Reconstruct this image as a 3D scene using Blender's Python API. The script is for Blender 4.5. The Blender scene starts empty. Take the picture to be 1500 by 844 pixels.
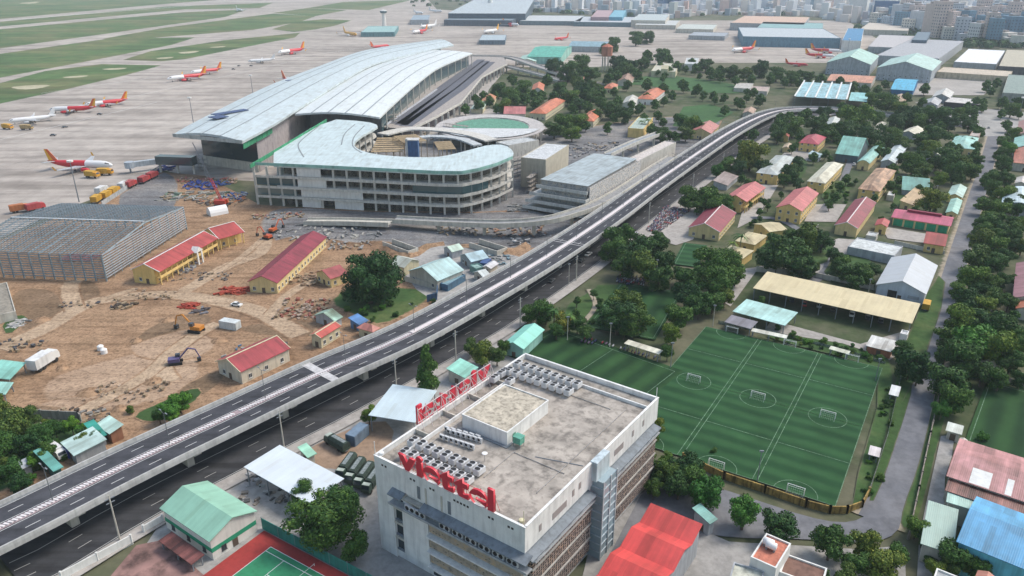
import bpy, math, random
from mathutils import Vector, Matrix
random.seed(7)
R = math.radians
SC = bpy.context.scene
COL = SC.collection
# ------------------------------------------------------------------ camera
F = 1110.0; TH = R(23.0); H = 115.0
cT, sT = math.cos(TH), math.sin(TH)
cam = bpy.data.cameras.new('camera'); co = bpy.data.objects.new('camera', cam); COL.objects.link(co)
co.location = (0, 0, H); co.rotation_euler = (math.pi/2 - TH, 0, 0)
cam.sensor_width = 36; cam.lens = 36*F/1500; cam.clip_end = 30000; cam.clip_start = 1
SC.camera = co
def P(px, py, z=0.0):
    """photo pixel -> where that ray meets the level z (metres)"""
    u = (px-750)/F; v = (py-422)/F
    t = (H-z)/(sT+v*cT)
    return Vector((u*t, (cT-v*sT)*t, z))
def Q(p):
    f = p[1]*cT-(p[2]-H)*sT; up = p[1]*sT+(p[2]-H)*cT
    return (750+F*p[0]/f, 422-F*up/f, f)
def ppm(px, py, z=0.0):
    return F/((H-z)/(sT+(py-422)/F*cT))
# ------------------------------------------------------------------ materials
MATS = {}
def newmat(name):
    m = bpy.data.materials.new(name); m.use_nodes = True
    nt = m.node_tree; b = nt.nodes['Principled BSDF']
    return m, nt, b
def N(nt, t, **kw):
    n = nt.nodes.new(t)
    for k, v in kw.items():
        if k.startswith('i_'):
            key = k[2:]
            n.inputs[int(key) if key.isdigit() else key.replace('_', ' ')].default_value = v
        else: setattr(n, k, v)
    return n
def ramp(nt, src, stops):
    r = nt.nodes.new('ShaderNodeValToRGB'); e = r.color_ramp.elements
    while len(e) < len(stops): e.new(0.5)
    for q, (p, c) in zip(e, stops): q.position = p; q.color = tuple(c)+(1,) if len(c) == 3 else c
    nt.links.new(src, r.inputs[0]); return r.outputs[0]
def mixc(nt, a, b, f, mode='MIX'):
    m = nt.nodes.new('ShaderNodeMix'); m.data_type = 'RGBA'; m.blend_type = mode
    for s, v in ((0, f), (6, a), (7, b)):
        if hasattr(v, 'is_linked') or hasattr(v, 'links'): nt.links.new(v, m.inputs[s])
        else: m.inputs[s].default_value = v if s == 0 else (tuple(v)+(1,) if len(v) == 3 else v)
    return m.outputs[2]
def noise(nt, scale, detail=4, vec=None, rough=.6, sc3=None, rotz=0):
    n = N(nt, 'ShaderNodeTexNoise'); n.inputs['Scale'].default_value = scale
    n.inputs['Detail'].default_value = detail; n.inputs['Roughness'].default_value = rough
    tc = N(nt, 'ShaderNodeTexCoord'); src = tc.outputs['Object']
    if sc3:
        mp = N(nt, 'ShaderNodeMapping'); mp.inputs['Scale'].default_value = sc3; mp.inputs['Rotation'].default_value = (0, 0, rotz)
        nt.links.new(src, mp.inputs[0]); src = mp.outputs[0]
    nt.links.new(src, n.inputs['Vector']); return n.outputs['Fac']
def mul(c, k): return tuple(min(1, x*k) for x in c)
def M(kind, col, rough=.8, var=.25, sc=.35, seed=0, **kw):
    key = (kind, tuple(round(x, 3) for x in col), rough, var, sc, tuple(sorted(kw.items())))
    if key in MATS: return MATS[key]
    m, nt, b = newmat(kind)
    b.inputs['Roughness'].default_value = rough
    if kind == 'plain': b.inputs['Base Color'].default_value = tuple(col)+(1,)
    elif kind == 'glass':
        b.inputs['Base Color'].default_value = tuple(col)+(1,); b.inputs['Roughness'].default_value = .12
        b.inputs['Metallic'].default_value = .0; b.inputs['Specular IOR Level'].default_value = .8
    elif kind in ('wall', 'stain'):
        n1 = noise(nt, sc, 5); n2 = noise(nt, sc*.9, 3, sc3=(3, 3, .35))
        a = ramp(nt, n1, [(.3, mul(col, 1-var)), (.62, col), (.85, mul(col, 1+var*.4))])
        bb = ramp(nt, n2, [(.32, (1-var*1.2,)*3), (.55, (1, 1, 1))])
        c = mixc(nt, a, bb, 1.0, 'MULTIPLY'); nt.links.new(c, b.inputs['Base Color'])
    elif kind in ('roofx', 'roofy'):   # sheet metal: streaks run down the slope, sheets differ a little
        s = (1.1, .06, .06) if kind == 'roofx' else (.06, 1.1, .06)
        n1 = noise(nt, 1.0, 3, sc3=s); n2 = noise(nt, .18, 5)
        a = ramp(nt, n1, [(.3, mul(col, 1-var*.8)), (.7, mul(col, 1+var*.35))])
        bb = ramp(nt, n2, [(.3, (1-var*1.3, 1-var*1.4, 1-var*1.5)), (.6, (1, 1, 1))])
        c = mixc(nt, a, bb, 1.0, 'MULTIPLY')
        # every sheet of metal has weathered a little differently
        tc0 = N(nt, 'ShaderNodeTexCoord'); mp0 = N(nt, 'ShaderNodeMapping'); mp0.inputs['Scale'].default_value = (.9, .14, 0) if kind == 'roofx' else (.14, .9, 0)
        nt.links.new(tc0.outputs['Object'], mp0.inputs[0]); fl = N(nt, 'ShaderNodeVectorMath', operation='FLOOR'); nt.links.new(mp0.outputs[0], fl.inputs[0])
        wn = N(nt, 'ShaderNodeTexWhiteNoise'); nt.links.new(fl.outputs[0], wn.inputs['Vector']); v1 = max(0, 1-var*.9)
        sh = ramp(nt, wn.outputs['Value'], [(0, (v1, v1*.98, v1*.95)), (.25, (1, 1, 1)), (1, (1+var*.25,)*3)]); c = mixc(nt, c, sh, 1.0, 'MULTIPLY')
        nt.links.new(c, b.inputs['Base Color'])
        w = N(nt, 'ShaderNodeTexWave'); w.bands_direction = 'X' if kind == 'roofx' else 'Y'
        w.inputs['Scale'].default_value = .8; tc = N(nt, 'ShaderNodeTexCoord'); nt.links.new(tc.outputs['Object'], w.inputs[0])
        bp = N(nt, 'ShaderNodeBump'); bp.inputs['Strength'].default_value = .35; bp.inputs['Distance'].default_value = .08
        nt.links.new(w.outputs['Fac'], bp.inputs['Height']); nt.links.new(bp.outputs[0], b.inputs['Normal'])
    elif kind == 'block':              # pierced breeze blocks
        tc = N(nt, 'ShaderNodeTexCoord'); mp = N(nt, 'ShaderNodeMapping'); mp.inputs['Scale'].default_value = (1.3, 1.3, 1.7)
        nt.links.new(tc.outputs['Object'], mp.inputs[0])
        v = N(nt, 'ShaderNodeTexVoronoi'); v.inputs['Scale'].default_value = 1.0; v.inputs['Randomness'].default_value = .3
        nt.links.new(mp.outputs[0], v.inputs['Vector'])
        n1 = noise(nt, .8, 4); a = ramp(nt, n1, [(.3, mul(col, .55)), (.5, col), (.75, (min(1, col[0]*1.35), col[1]*1.1, col[2]*.8))])
        f = ramp(nt, v.outputs['Distance'], [(.34, (.03, .03, .035)), (.46, (1, 1, 1))])
        c = mixc(nt, a, f, 1.0, 'MULTIPLY'); nt.links.new(c, b.inputs['Base Color'])
    elif kind == 'net':                # thin site netting: see-through weave
        b.inputs['Base Color'].default_value = tuple(col)+(1,)
        n1 = noise(nt, 1.5, 4); f = ramp(nt, n1, [(.4, (.35,)*3), (.6, (.95,)*3)]); nt.links.new(f, b.inputs['Alpha'])
    m['seed'] = seed; MATS[key] = m; return m
def leafmat(name, c1, c2, c3):
    m, nt, b = newmat(name); b.inputs['Roughness'].default_value = .7; b.inputs['Specular IOR Level'].default_value = .25
    g = N(nt, 'ShaderNodeNewGeometry'); oi = N(nt, 'ShaderNodeObjectInfo')
    a = ramp(nt, g.outputs['Random Per Island'], [(0, c1), (.55, c2), (1, c3)])
    o = ramp(nt, oi.outputs['Random'], [(0, (.55, .74, .66)), (.3, (.85, .92, .78)), (.6, (1.15, 1.1, .85)), (.85, (1.5, 1.3, .8)), (1, (2.0, 1.35, .75))])
    n1 = noise(nt, .35, 3); k = ramp(nt, n1, [(.35, (.75, .8, .75)), (.65, (1, 1, 1))])
    c = mixc(nt, mixc(nt, a, o, 1, 'MULTIPLY'), k, 1, 'MULTIPLY'); nt.links.new(c, b.inputs['Base Color']); return m
LEAF = [leafmat('leaf_dark', (0.018, 0.055, 0.018), (0.039, 0.101, 0.029), (0.081, 0.156, 0.039)),
        leafmat('leaf_mid', (0.029, 0.078, 0.018), (0.062, 0.143, 0.031), (0.127, 0.215, 0.047)),
        leafmat('leaf_pale', (0.039, 0.078, 0.018), (0.091, 0.150, 0.034), (0.195, 0.234, 0.058)),
        leafmat('leaf_bright', (0.026, 0.098, 0.018), (0.058, 0.182, 0.029), (0.104, 0.247, 0.039))]
BARK = M('wall', (.11, .085, .065), .9)
# ------------------------------------------------------------------ mesh builder
class MB:
    def __init__(s): s.v = []; s.f = []; s.m = []; s.X = None
    def add(s, vs, fs, m=0):
        k = len(s.v)
        for p in vs:
            p = Vector(p)
            if s.X: p = s.X @ p
            s.v.append(p)
        for f in fs: s.f.append([i+k for i in f]); s.m.append(m)
    def box(s, x0, x1, y0, y1, z0, z1, m=0):
        s.add([(x0, y0, z0), (x1, y0, z0), (x1, y1, z0), (x0, y1, z0), (x0, y0, z1), (x1, y0, z1), (x1, y1, z1), (x0, y1, z1)],
              [(3, 2, 1, 0), (4, 5, 6, 7), (0, 1, 5, 4), (1, 2, 6, 5), (2, 3, 7, 6), (3, 0, 4, 7)], m)
    def cbox(s, c, d, rz=0, m=0):
        X = s.X; T = Matrix.Translation(c) @ Matrix.Rotation(rz, 4, 'Z'); s.X = X @ T if X else T
        s.box(-d[0]/2, d[0]/2, -d[1]/2, d[1]/2, -d[2]/2, d[2]/2, m); s.X = X
    def prism(s, poly, z0, z1, m=0, top=None):
        n = len(poly); a = sum(poly[i][0]*poly[(i+1) % n][1]-poly[(i+1) % n][0]*poly[i][1] for i in range(n))
        if a < 0: poly = poly[::-1]
        vs = [(p[0], p[1], z0) for p in poly]+[(p[0], p[1], z1 if len(p) < 3 or top is None else p[2]) for p in poly]
        s.add(vs, [list(range(n))[::-1]], m); k = len(s.v)-2*n
        s.f.append([k+n+i for i in range(n)]); s.m.append(m)
        for i in range(n):
            j = (i+1) % n; s.f.append([k+i, k+j, k+n+j, k+n+i]); s.m.append(m)
    def profx(s, pts, x0, x1, m=0):   # cross-section (y,z) pushed along x
        n = len(pts); s.add([(x0, p[0], p[1]) for p in pts]+[(x1, p[0], p[1]) for p in pts],
            [list(range(n)), [n+i for i in range(n)][::-1]]+[[i, n+i, n+(i+1) % n, (i+1) % n] for i in range(n)], m)
    def profy(s, pts, y0, y1, m=0):
        n = len(pts); s.add([(p[0], y0, p[1]) for p in pts]+[(p[0], y1, p[1]) for p in pts],
            [list(range(n))[::-1], [n+i for i in range(n)]]+[[i, (i+1) % n, n+(i+1) % n, n+i] for i in range(n)], m)
    def tube(s, a, b, r, n=6, m=0, r2=None):
        a = Vector(a); b = Vector(b); d = (b-a)
        if d.length < 1e-6: return
        q = d.to_track_quat('Z', 'Y'); r2 = r if r2 is None else r2
        vs = [a+q @ Vector((math.cos(i*2*math.pi/n)*r, math.sin(i*2*math.pi/n)*r, 0)) for i in range(n)] + \
             [b+q @ Vector((math.cos(i*2*math.pi/n)*r2, math.sin(i*2*math.pi/n)*r2, 0)) for i in range(n)]
        s.add(vs, [list(range(n))[::-1], [n+i for i in range(n)]]+[[i, (i+1) % n, n+(i+1) % n, n+i] for i in range(n)], m)
    def lathe(s, prof, axis='z', n=12, m=0, c=(0, 0, 0), mf=None):
        vs = []; fs = []; mm = []
        for (t, r) in prof:
            for i in range(n):
                a = i*2*math.pi/n; x, y = math.cos(a)*r, math.sin(a)*r
                vs.append((c[0]+x, c[1]+y, c[2]+t) if axis == 'z' else (c[0]+t, c[1]+x, c[2]+y))
        for j in range(len(prof)-1):
            for i in range(n):
                k = (i+1) % n; fs.append([j*n+i, j*n+k, (j+1)*n+k, (j+1)*n+i]); mm.append(mf(prof[j][0], i) if mf else m)
        b = len(s.f); s.add(vs, fs, m); s.m[b:] = mm
        k = len(s.v)-len(vs); s.f.append([k+i for i in range(n)][::-1]); s.m.append(mm[0])
        s.f.append([len(s.v)-n+i for i in range(n)]); s.m.append(mm[-1])
    def build(s, name, mats, parent=None, loc=None, smooth=False):
        me = bpy.data.meshes.new(name); me.from_pydata([tuple(v) for v in s.v], [], s.f)
        if not isinstance(mats, (list, tuple)): mats = [mats]
        for mt in mats: me.materials.append(mt)
        me.polygons.foreach_set('material_index', s.m)
        if smooth: me.polygons.foreach_set('use_smooth', [True]*len(s.f))
        me.update()
        o = bpy.data.objects.new(name, me); COL.objects.link(o)
        if parent: o.parent = parent
        if loc: o.location = loc
        return o
def tag(o, label=None, cat=None, group=None, kind=None):
    if label: o['label'] = label
    if cat: o['category'] = cat
    if group: o['group'] = group
    if kind: o['kind'] = kind
    return o
def thing(name, label, cat, loc=(0, 0, 0), rz=0, group=None):
    o = bpy.data.objects.new(name, None); COL.objects.link(o); o.empty_display_size = .5
    o.location = loc; o.rotation_euler = (0, 0, rz); return tag(o, label, cat, group)
def part(name, me, parent, loc=(0, 0, 0), rz=0, sc=None):
    o = bpy.data.objects.new(name, me); COL.objects.link(o); o.parent = parent; o.location = loc; o.rotation_euler = (0, 0, rz)
    if sc: o.scale = sc
    return o
def copy_tree(o, parent=None):
    c = o.copy(); COL.objects.link(c)
    if parent: c.parent = parent
    for ch in [x for x in KIDS.get(o.name, [])]: copy_tree(ch, c)
    return c
KIDS = {}
def reg(root):
    """remember the children of a thing that is going to be copied"""
    def walk(o):
        KIDS[o.name] = list(o.children)
        for c in o.children: walk(c)
    bpy.context.view_layer.update(); walk(root); return root
def clone(root, loc, rz=0, label=None, group=None, sc=None, cat=None):
    if not root.get('used'):
        root['used'] = 1; o = root
    else:
        o = copy_tree(root)
    o.location = loc; o.rotation_euler = (0, 0, rz)
    if sc: o.scale = sc
    if label: o['label'] = label
    if group: o['group'] = group
    if cat: o['category'] = cat
    return o
# ------------------------------------------------------------------ ground sheets
def chaikin(pts, n=2):
    for _ in range(n):
        q = []
        for i in range(len(pts)):
            a = pts[i]; b = pts[(i+1) % len(pts)]; q += [a.lerp(b, .25), a.lerp(b, .75)]
        pts = q
    return pts
SHN = [0]
def sheet(name, pix, mat, z=.03, smooth=0, soft=0, kind='structure', label=None, world=False, cat=None):
    SHN[0] += 1; z += SHN[0]*.003
    pts = [Vector(p) for p in pix] if world else [P(x, y) for x, y in pix]
    pts = [Vector((p[0], p[1], 0)) for p in pts]
    if smooth: pts = chaikin(pts, smooth)
    a = sum(pts[i].x*pts[(i+1) % len(pts)].y-pts[(i+1) % len(pts)].x*pts[i].y for i in range(len(pts)))
    if a < 0: pts = pts[::-1]
    n = len(pts); me = bpy.data.meshes.new(name); per = sum((pts[i]-pts[i-1]).length for i in range(n)); soft = min(soft, .42*abs(a)/2/per) if soft else 0
    if soft:
        inn = []
        for i in range(n):
            e1 = (pts[i]-pts[i-1]).normalized(); e2 = (pts[(i+1) % n]-pts[i]).normalized()
            nn = (Vector((-e1.y, e1.x, 0))+Vector((-e2.y, e2.x, 0)))
            nn = nn.normalized() if nn.length > .1 else nn
            inn.append(pts[i]+nn*soft)
        vs = [(p.x, p.y, z) for p in pts]+[(p.x, p.y, z) for p in inn]
        fs = [[i, (i+1) % n, n+(i+1) % n, n+i] for i in range(n)]+[[n+i for i in range(n)]]
        me.from_pydata(vs, [], fs); at = me.attributes.new('fade', 'FLOAT', 'POINT')
        at.data.foreach_set('value', [0.0]*n+[1.0]*n)
    else:
        me.from_pydata([(p.x, p.y, z) for p in pts], [], [list(range(n))])
    me.materials.append(mat); o = bpy.data.objects.new(name, me); COL.objects.link(o)
    return tag(o, label=label, kind=kind, cat=cat)
def strip(name, pts, w, mat, z=.05, soft=False):
    """a band of width w along world points, fading at its sides when soft"""
    SHN[0] += 1; z += SHN[0]*.003
    n = len(pts); L = []; 
    for i in range(n):
        d = (pts[min(n-1, i+1)]-pts[max(0, i-1)]); d.z = 0; d.normalize(); s = Vector((-d.y, d.x, 0))
        ww = w[i] if isinstance(w, (list, tuple)) else w
        L.append([pts[i]+s*ww*k for k in ((-.5, -.2, .2, .5) if soft else (-.5, .5))])
    k = len(L[0]); me = bpy.data.meshes.new(name)
    me.from_pydata([(p.x, p.y, z) for r in L for p in r], [], [[i*k+j, i*k+j+1, (i+1)*k+j+1, (i+1)*k+j] for i in range(n-1) for j in range(k-1)])
    if soft:
        at = me.attributes.new('fade', 'FLOAT', 'POINT'); at.data.foreach_set('value', ([0., 1., 1., 0.])*n)
    me.materials.append(mat); o = bpy.data.objects.new(name, me); COL.objects.link(o); return tag(o, kind='structure')
GA = {}
def groundcol(nt, stops, sc, sc2, churn=0):
    n1 = noise(nt, sc, 8, rough=.65); c = ramp(nt, n1, stops)
    n2 = noise(nt, sc2, 6, rough=.7); k = ramp(nt, n2, [(.3, (.72, .72, .72)), (.6, (1.08,)*3)])
    c = mixc(nt, c, k, 1, 'MULTIPLY')
    if stops[0][1] in CHURN:
        n3 = noise(nt, 1.1, 5, rough=.75); k3 = ramp(nt, n3, [(.36, (.55, .52, .5)), (.5, (1, 1, 1)), (.68, (1.15, 1.13, 1.1))]); c = mixc(nt, c, k3, 1, 'MULTIPLY')
        n4 = noise(nt, 1, 4, sc3=(.02, .30, 1), rotz=.6, rough=.7); k4 = ramp(nt, n4, [(.38, (.66, .63, .6)), (.5, (1, 1, 1))]); c = mixc(nt, c, k4, .8, 'MULTIPLY')
    return c
CHURN = [(.12, .075, .045), (.38, .28, .19), (.17, .115, .07), (.36, .25, .17), (.10, .105, .115)]
def groundmat(name, stops, sc=.02, sc2=.2, rough=.95, fade=None, streak=None, joints=0, bumps=.0, rot=0):
    GA[name] = (stops, sc, sc2)
    m, nt, b = newmat(name); b.inputs['Roughness'].default_value = rough; b.inputs['Specular IOR Level'].default_value = .2
    c = groundcol(nt, stops, sc, sc2)
    if streak:
        n3 = noise(nt, 1, 4, sc3=streak, rotz=rot); k = ramp(nt, n3, [(.33, (.60, .59, .58)), (.55, (1, 1, 1)), (.75, (1.08, 1.06, 1.03))]); c = mixc(nt, c, k, 1, 'MULTIPLY')
    if joints:
        tc = N(nt, 'ShaderNodeTexCoord'); br = N(nt, 'ShaderNodeTexBrick'); br.offset = 0
        for kk, vv in (('Scale', 1.0), ('Mortar Size', .12), ('Brick Width', joints), ('Row Height', joints), ('Mortar Smooth', .3)): br.inputs[kk].default_value = vv
        br.inputs['Color1'].default_value = (1, 1, 1, 1); br.inputs['Color2'].default_value = (.9, .9, .9, 1); br.inputs['Mortar'].default_value = (.66, .66, .66, 1)
        mp = N(nt, 'ShaderNodeMapping'); mp.inputs['Rotation'].default_value = (0, 0, rot)
        nt.links.new(tc.outputs['Object'], mp.inputs[0]); nt.links.new(mp.outputs[0], br.inputs[0]); c = mixc(nt, c, br.outputs['Color'], .8, 'MULTIPLY')
    if fade:
        # towards its edge the patch turns into the very ground it lies on
        u = groundcol(nt, *GA[fade])
        at = N(nt, 'ShaderNodeAttribute'); at.attribute_name = 'fade'; nf = noise(nt, .25, 6, rough=.75)
        ad = N(nt, 'ShaderNodeMath', operation='ADD'); nt.links.new(at.outputs['Fac'], ad.inputs[0]); nt.links.new(nf, ad.inputs[1])
        f = ramp(nt, ad.outputs[0], [(.7, (0, 0, 0)), (1.45, (1, 1, 1))]); c = mixc(nt, u, c, f)
    nt.links.new(c, b.inputs['Base Color'])
    return m
G = {}
G['base'] = groundmat('ground', [(.3, (.06, .08, .035)), (.45, (.13, .125, .08)), (.55, (.05, .075, .03)), (.7, (.17, .155, .12))], .012, .15)
G['apron'] = groundmat('apron', [(.3, (.31, .275, .245)), (.5, (.42, .375, .335)), (.7, (.49, .445, .40))], .006, .06, streak=(.004, .07, .05), joints=18, rot=.02)
G['taxi'] = groundmat('taxiway', [(.3, (.42, .40, .36)), (.7, (.54, .51, .46))], .01, .05, streak=(.004, .06, .05), rot=-.3)
G['airgrass'] = groundmat('airfield_grass', [(.3, (.06, .10, .035)), (.45, (.085, .15, .05)), (.58, (.16, .17, .075)), (.75, (.07, .14, .045))], .008, .05, streak=(.003, .03, .03), rot=-.3)
G['sand'] = groundmat('sand', [(.3, (.36, .33, .22)), (.7, (.46, .42, .30))], .02, .2, fade='airfield_grass')
G['dirt'] = groundmat('dirt', [(.28, (.12, .075, .045)), (.40, (.24, .15, .09)), (.52, (.36, .235, .145)), (.62, (.25, .165, .10)), (.75, (.46, .33, .215))], .022, .45)
G['dirtpale'] = groundmat('pale_dirt', [(.3, (.38, .28, .19)), (.7, (.48, .36, .25))], .05, .5, fade='dirt')
G['dirtdark'] = groundmat('dark_dirt', [(.3, (.17, .115, .07)), (.7, (.27, .185, .12))], .05, .5, fade='dirt')
G['dirtpink'] = groundmat('pink_dirt', [(.3, (.36, .25, .17)), (.7, (.45, .325, .225))], .04, .4, fade='dirt')
G['mud'] = groundmat('grey_gravel', [(.3, (.10, .105, .115)), (.5, (.19, .19, .195)), (.7, (.32, .30, .275))], .035, .4, fade='dirt')
G['weed'] = groundmat('rough_grass', [(.3, (.03, .06, .02)), (.5, (.05, .10, .03)), (.7, (.11, .14, .05))], .04, .5, fade='ground')
G['weedd'] = groundmat('rough_grass_on_dirt', [(.3, (.03, .06, .02)), (.5, (.05, .10, .03)), (.7, (.11, .14, .05))], .04, .5, fade='dirt')
G['lawn'] = groundmat('lawn', [(.3, (.035, .085, .03)), (.7, (.06, .14, .045))], .03, .4)
G['asphalt'] = groundmat('asphalt', [(.3, (.040, .042, .048)), (.7, (.062, .063, .068))], .02, .3, streak=(.02, .4, .4), rot=R(-52), rough=.85)
G['lane'] = groundmat('lane', [(.3, (.13, .135, .15)), (.7, (.21, .21, .22))], .04, .35)
G['paving'] = groundmat('paving', [(.3, (.30, .28, .255)), (.7, (.42, .39, .36))], .05, .5)
G['yard'] = groundmat('yard', [(.3, (.22, .215, .205)), (.5, (.32, .31, .295)), (.7, (.40, .385, .36))], .05, .5)
G['yardbrown'] = groundmat('brown_yard', [(.3, (.24, .165, .11)), (.7, (.36, .26, .19))], .06, .5, fade='yard')
G['shoulder'] = groundmat('shoulder', [(.3, (.27, .23, .17)), (.7, (.38, .33, .26))], .05, .5, fade='ground')
# base ground
g = MB(); g.add([(-6000, -300, 0), (6000, -300, 0), (6000, 8000, 0), (-6000, 8000, 0)], [(0, 1, 2, 3)]); tag(g.build('ground', G['base']), kind='structure')
# airfield
sheet('apron', [(-500, 520), (0, 350), (60, 320), (140, 290), (240, 250), (300, 262), (470, 270), (620, 200), (700, 120), (760, 98), (830, 100), (990, 92), (1230, 92), (1290, 60), (1240, 30), (900, 30), (640, 14), (620, -8), (200, -28), (-700, -28), (-900, 100)], G['apron'], .03)
def grass(pts): return sheet('airfield_grass', pts, G['airgrass'], .06, soft=14)
grass([(-150, 187), (0, 122), (67, 104), (149, 94), (236, 96), (185, 110), (93, 132), (0, 152), (-150, 210)])
grass([(-200, 116), (0, 79), (107, 64), (165, 56), (286, 55), (251, 66), (133, 89), (0, 114), (-200, 160)])
grass([(180, 88), (221, 75), (330, 59), (440, 48), (432, 55), (370, 67), (270, 87), (236, 90)])
grass([(-300, 78), (0, 43), (270, 18), (362, 14), (330, 25), (160, 49), (0, 71), (-300, 114)])
grass([(150, 57), (240, 41), (400, 20), (462, 24), (440, 32), (370, 44), (270, 52), (190, 58)])
grass([(398, 43), (434, 32), (474, 28), (515, 30), (490, 38), (463, 43), (431, 47)])
grass([(400, 19), (450, 12), (508, 15), (460, 24)])
grass([(450, 12), (503, 3), (604, 0), (540, 15)])
grass([(-300, 64), (0, 32), (240, 10), (400, 4), (380, 12), (270, 14), (0, 39), (-300, 73)])
grass([(-500, 64), (0, 28), (240, 6), (400, -6), (300, -24), (-800, -24)])
for p in ([(10, 128), (40, 125), (80, 124), (60, 130), (30, 132)], [(88, 113), (133, 110), (125, 113), (98, 115)], [(146, 101), (190, 99), (180, 102), (155, 103)], [(226, 85), (258, 83), (250, 86), (232, 87)], [(258, 77), (296, 74), (285, 78), (265, 79)], [(300, 70), (335, 67), (325, 70)], [(20, 5), (62, 2), (50, 6)]):
    sheet('bare_sand', p, G['sand'], .09, smooth=1, soft=6)
paint = M('plain', (.62, .62, .60), .7)
def line_on(pa, pb, w, z, name='marking'):
    a = P(*pa); b = P(*pb); return strip(name, [a, b], w, paint, z)
line_on((0, 30.5), (280, 8.5), 5, .09, 'taxiway_marking'); line_on((60, 137), (640, 55), .7, .07, 'apron_marking')
line_on((90, 165), (420, 92), .6, .07, 'apron_marking'); line_on((0, 205), (230, 150), .6, .07, 'apron_marking')
# construction land
sheet('dirt', [(-400, 600), (0, 352), (140, 298), (235, 252), (300, 258), (380, 300), (560, 315), (830, 320), (800, 372), (640, 452), (420, 562), (200, 655), (0, 735), (-200, 830)], G['dirt'], .06)
sheet('gravel', [(150, 300), (235, 250), (262, 262), (262, 300), (240, 312)], G['mud'], .09, 1, 2)
sheet('gravel', [(372, 330), (400, 300), (560, 312), (860, 308), (840, 335), (790, 372), (690, 356), (600, 372), (560, 352), (520, 360), (440, 345), (395, 358)], G['mud'], .09, 2, 5)
sheet('gravel', [(420, 205), (760, 200), (1010, 165), (1075, 182), (940, 262), (850, 305), (640, 315), (500, 300)], G['mud'], .095, 1, 4)
sheet('gravel', [(560, 190), (690, 90), (750, 92), (700, 150), (740, 170), (820, 190), (760, 210), (620, 215)], G['paving'], .12, 1)
for p in ([(55, 555), (180, 520), (270, 500), (310, 545), (250, 590), (120, 608), (60, 600)], [(180, 500), (260, 470), (330, 500), (290, 530), (200, 530)], [(30, 600), (120, 575), (160, 600), (80, 612)]):
    sheet('dirt_patch', p, G['dirtpink'], .10, 2, 8)
for p in ([(10, 425), (80, 420), (105, 460), (60, 500), (15, 480)], [(95, 415), (140, 408), (155, 440), (110, 452)], [(175, 515), (230, 470), (300, 455), (320, 475), (240, 490)], [(395, 470), (470, 470), (455, 500), (330, 485)], [(40, 590), (160, 610), (150, 625), (50, 612)], [(250, 575), (330, 535), (330, 560), (280, 590)]):
    sheet('dirt_patch', p, G['dirtdark'], .105, 2, 6)
def curve_px(pts, n=6, z=0):
    w = [P(x, y, z) for x, y in pts]; out = []
    for i in range(len(w)-1):
        p0 = w[max(0, i-1)]; p1 = w[i]; p2 = w[i+1]; p3 = w[min(len(w)-1, i+2)]
        for k in range(n):
            t = k/n; out.append(.5*((2*p1)+(p2-p0)*t+(2*p0-5*p1+4*p2-p3)*t*t+(3*p1-p0-3*p2+p3)*t**3))
    return out+[w[-1]]
for pts, w in (([(0, 512), (70, 480), (110, 455), (150, 440), (240, 432), (310, 440), (380, 458), (440, 492)], 6), ([(110, 455), (102, 425), (108, 412)], 5), ([(270, 428), (330, 392), (380, 372), (390, 350)], 5), ([(395, 462), (425, 430), (470, 405)], 3.5), ([(150, 440), (185, 428), (200, 425)], 3), ([(250, 560), (240, 530), (290, 490), (320, 475)], 4.5), ([(300, 410), (350, 380), (385, 350)], 2.5), ([(110, 608), (200, 560), (240, 530)], 4)):
    strip('dirt_track', curve_px(pts), w*1.5, G['dirtpale'], .12, True)
sheet('rough_grass', [(478, 445), (500, 425), (600, 420), (640, 430), (610, 455), (560, 480), (520, 465)], G['weedd'], .13, 1, 5)
sheet('rough_grass', [(-60, 600), (30, 598), (120, 612), (190, 620), (150, 650), (60, 690), (0, 728), (-80, 760)], G['weedd'], .13, 1, 6)
sheet('rough_grass', [(190, 610), (240, 588), (290, 565), (300, 580), (250, 612), (215, 622)], G['weedd'], .13, 1, 6)
sheet('rough_grass', [(0, 475), (30, 460), (45, 468), (10, 495)], G['weedd'], .13, 1, 5)
sheet('yard', [(580, 385), (640, 358), (740, 372), (765, 378), (640, 445), (610, 425)], G['yard'], .12)
# districts on the right
sheet('yard', [(330, 710), (415, 655), (520, 600), (640, 535), (700, 500), (745, 485), (800, 500), (740, 560), (700, 900), (330, 1050), (240, 900), (180, 850), (240, 760)], G['yard'], .06)
sheet('brown_yard', [(425, 680), (470, 645), (560, 610), (585, 640), (545, 690), (480, 690)], G['yardbrown'], .09, 1, 1)
sheet('red_yard', [(150, 860), (200, 800), (240, 792), (300, 845), (290, 900), (120, 900)], M('wall', (.33, .19, .165), .9, .55, .12), .09)
sheet('yard', [(1000, 790), (1090, 796), (1165, 800), (1260, 806), (1325, 800), (1330, 950), (980, 950)], G['yard'], .06)
sheet('yard', [(880, 735), (960, 715), (990, 760), (1080, 800), (1040, 900), (840, 900)], G['yard'], .06)
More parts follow.
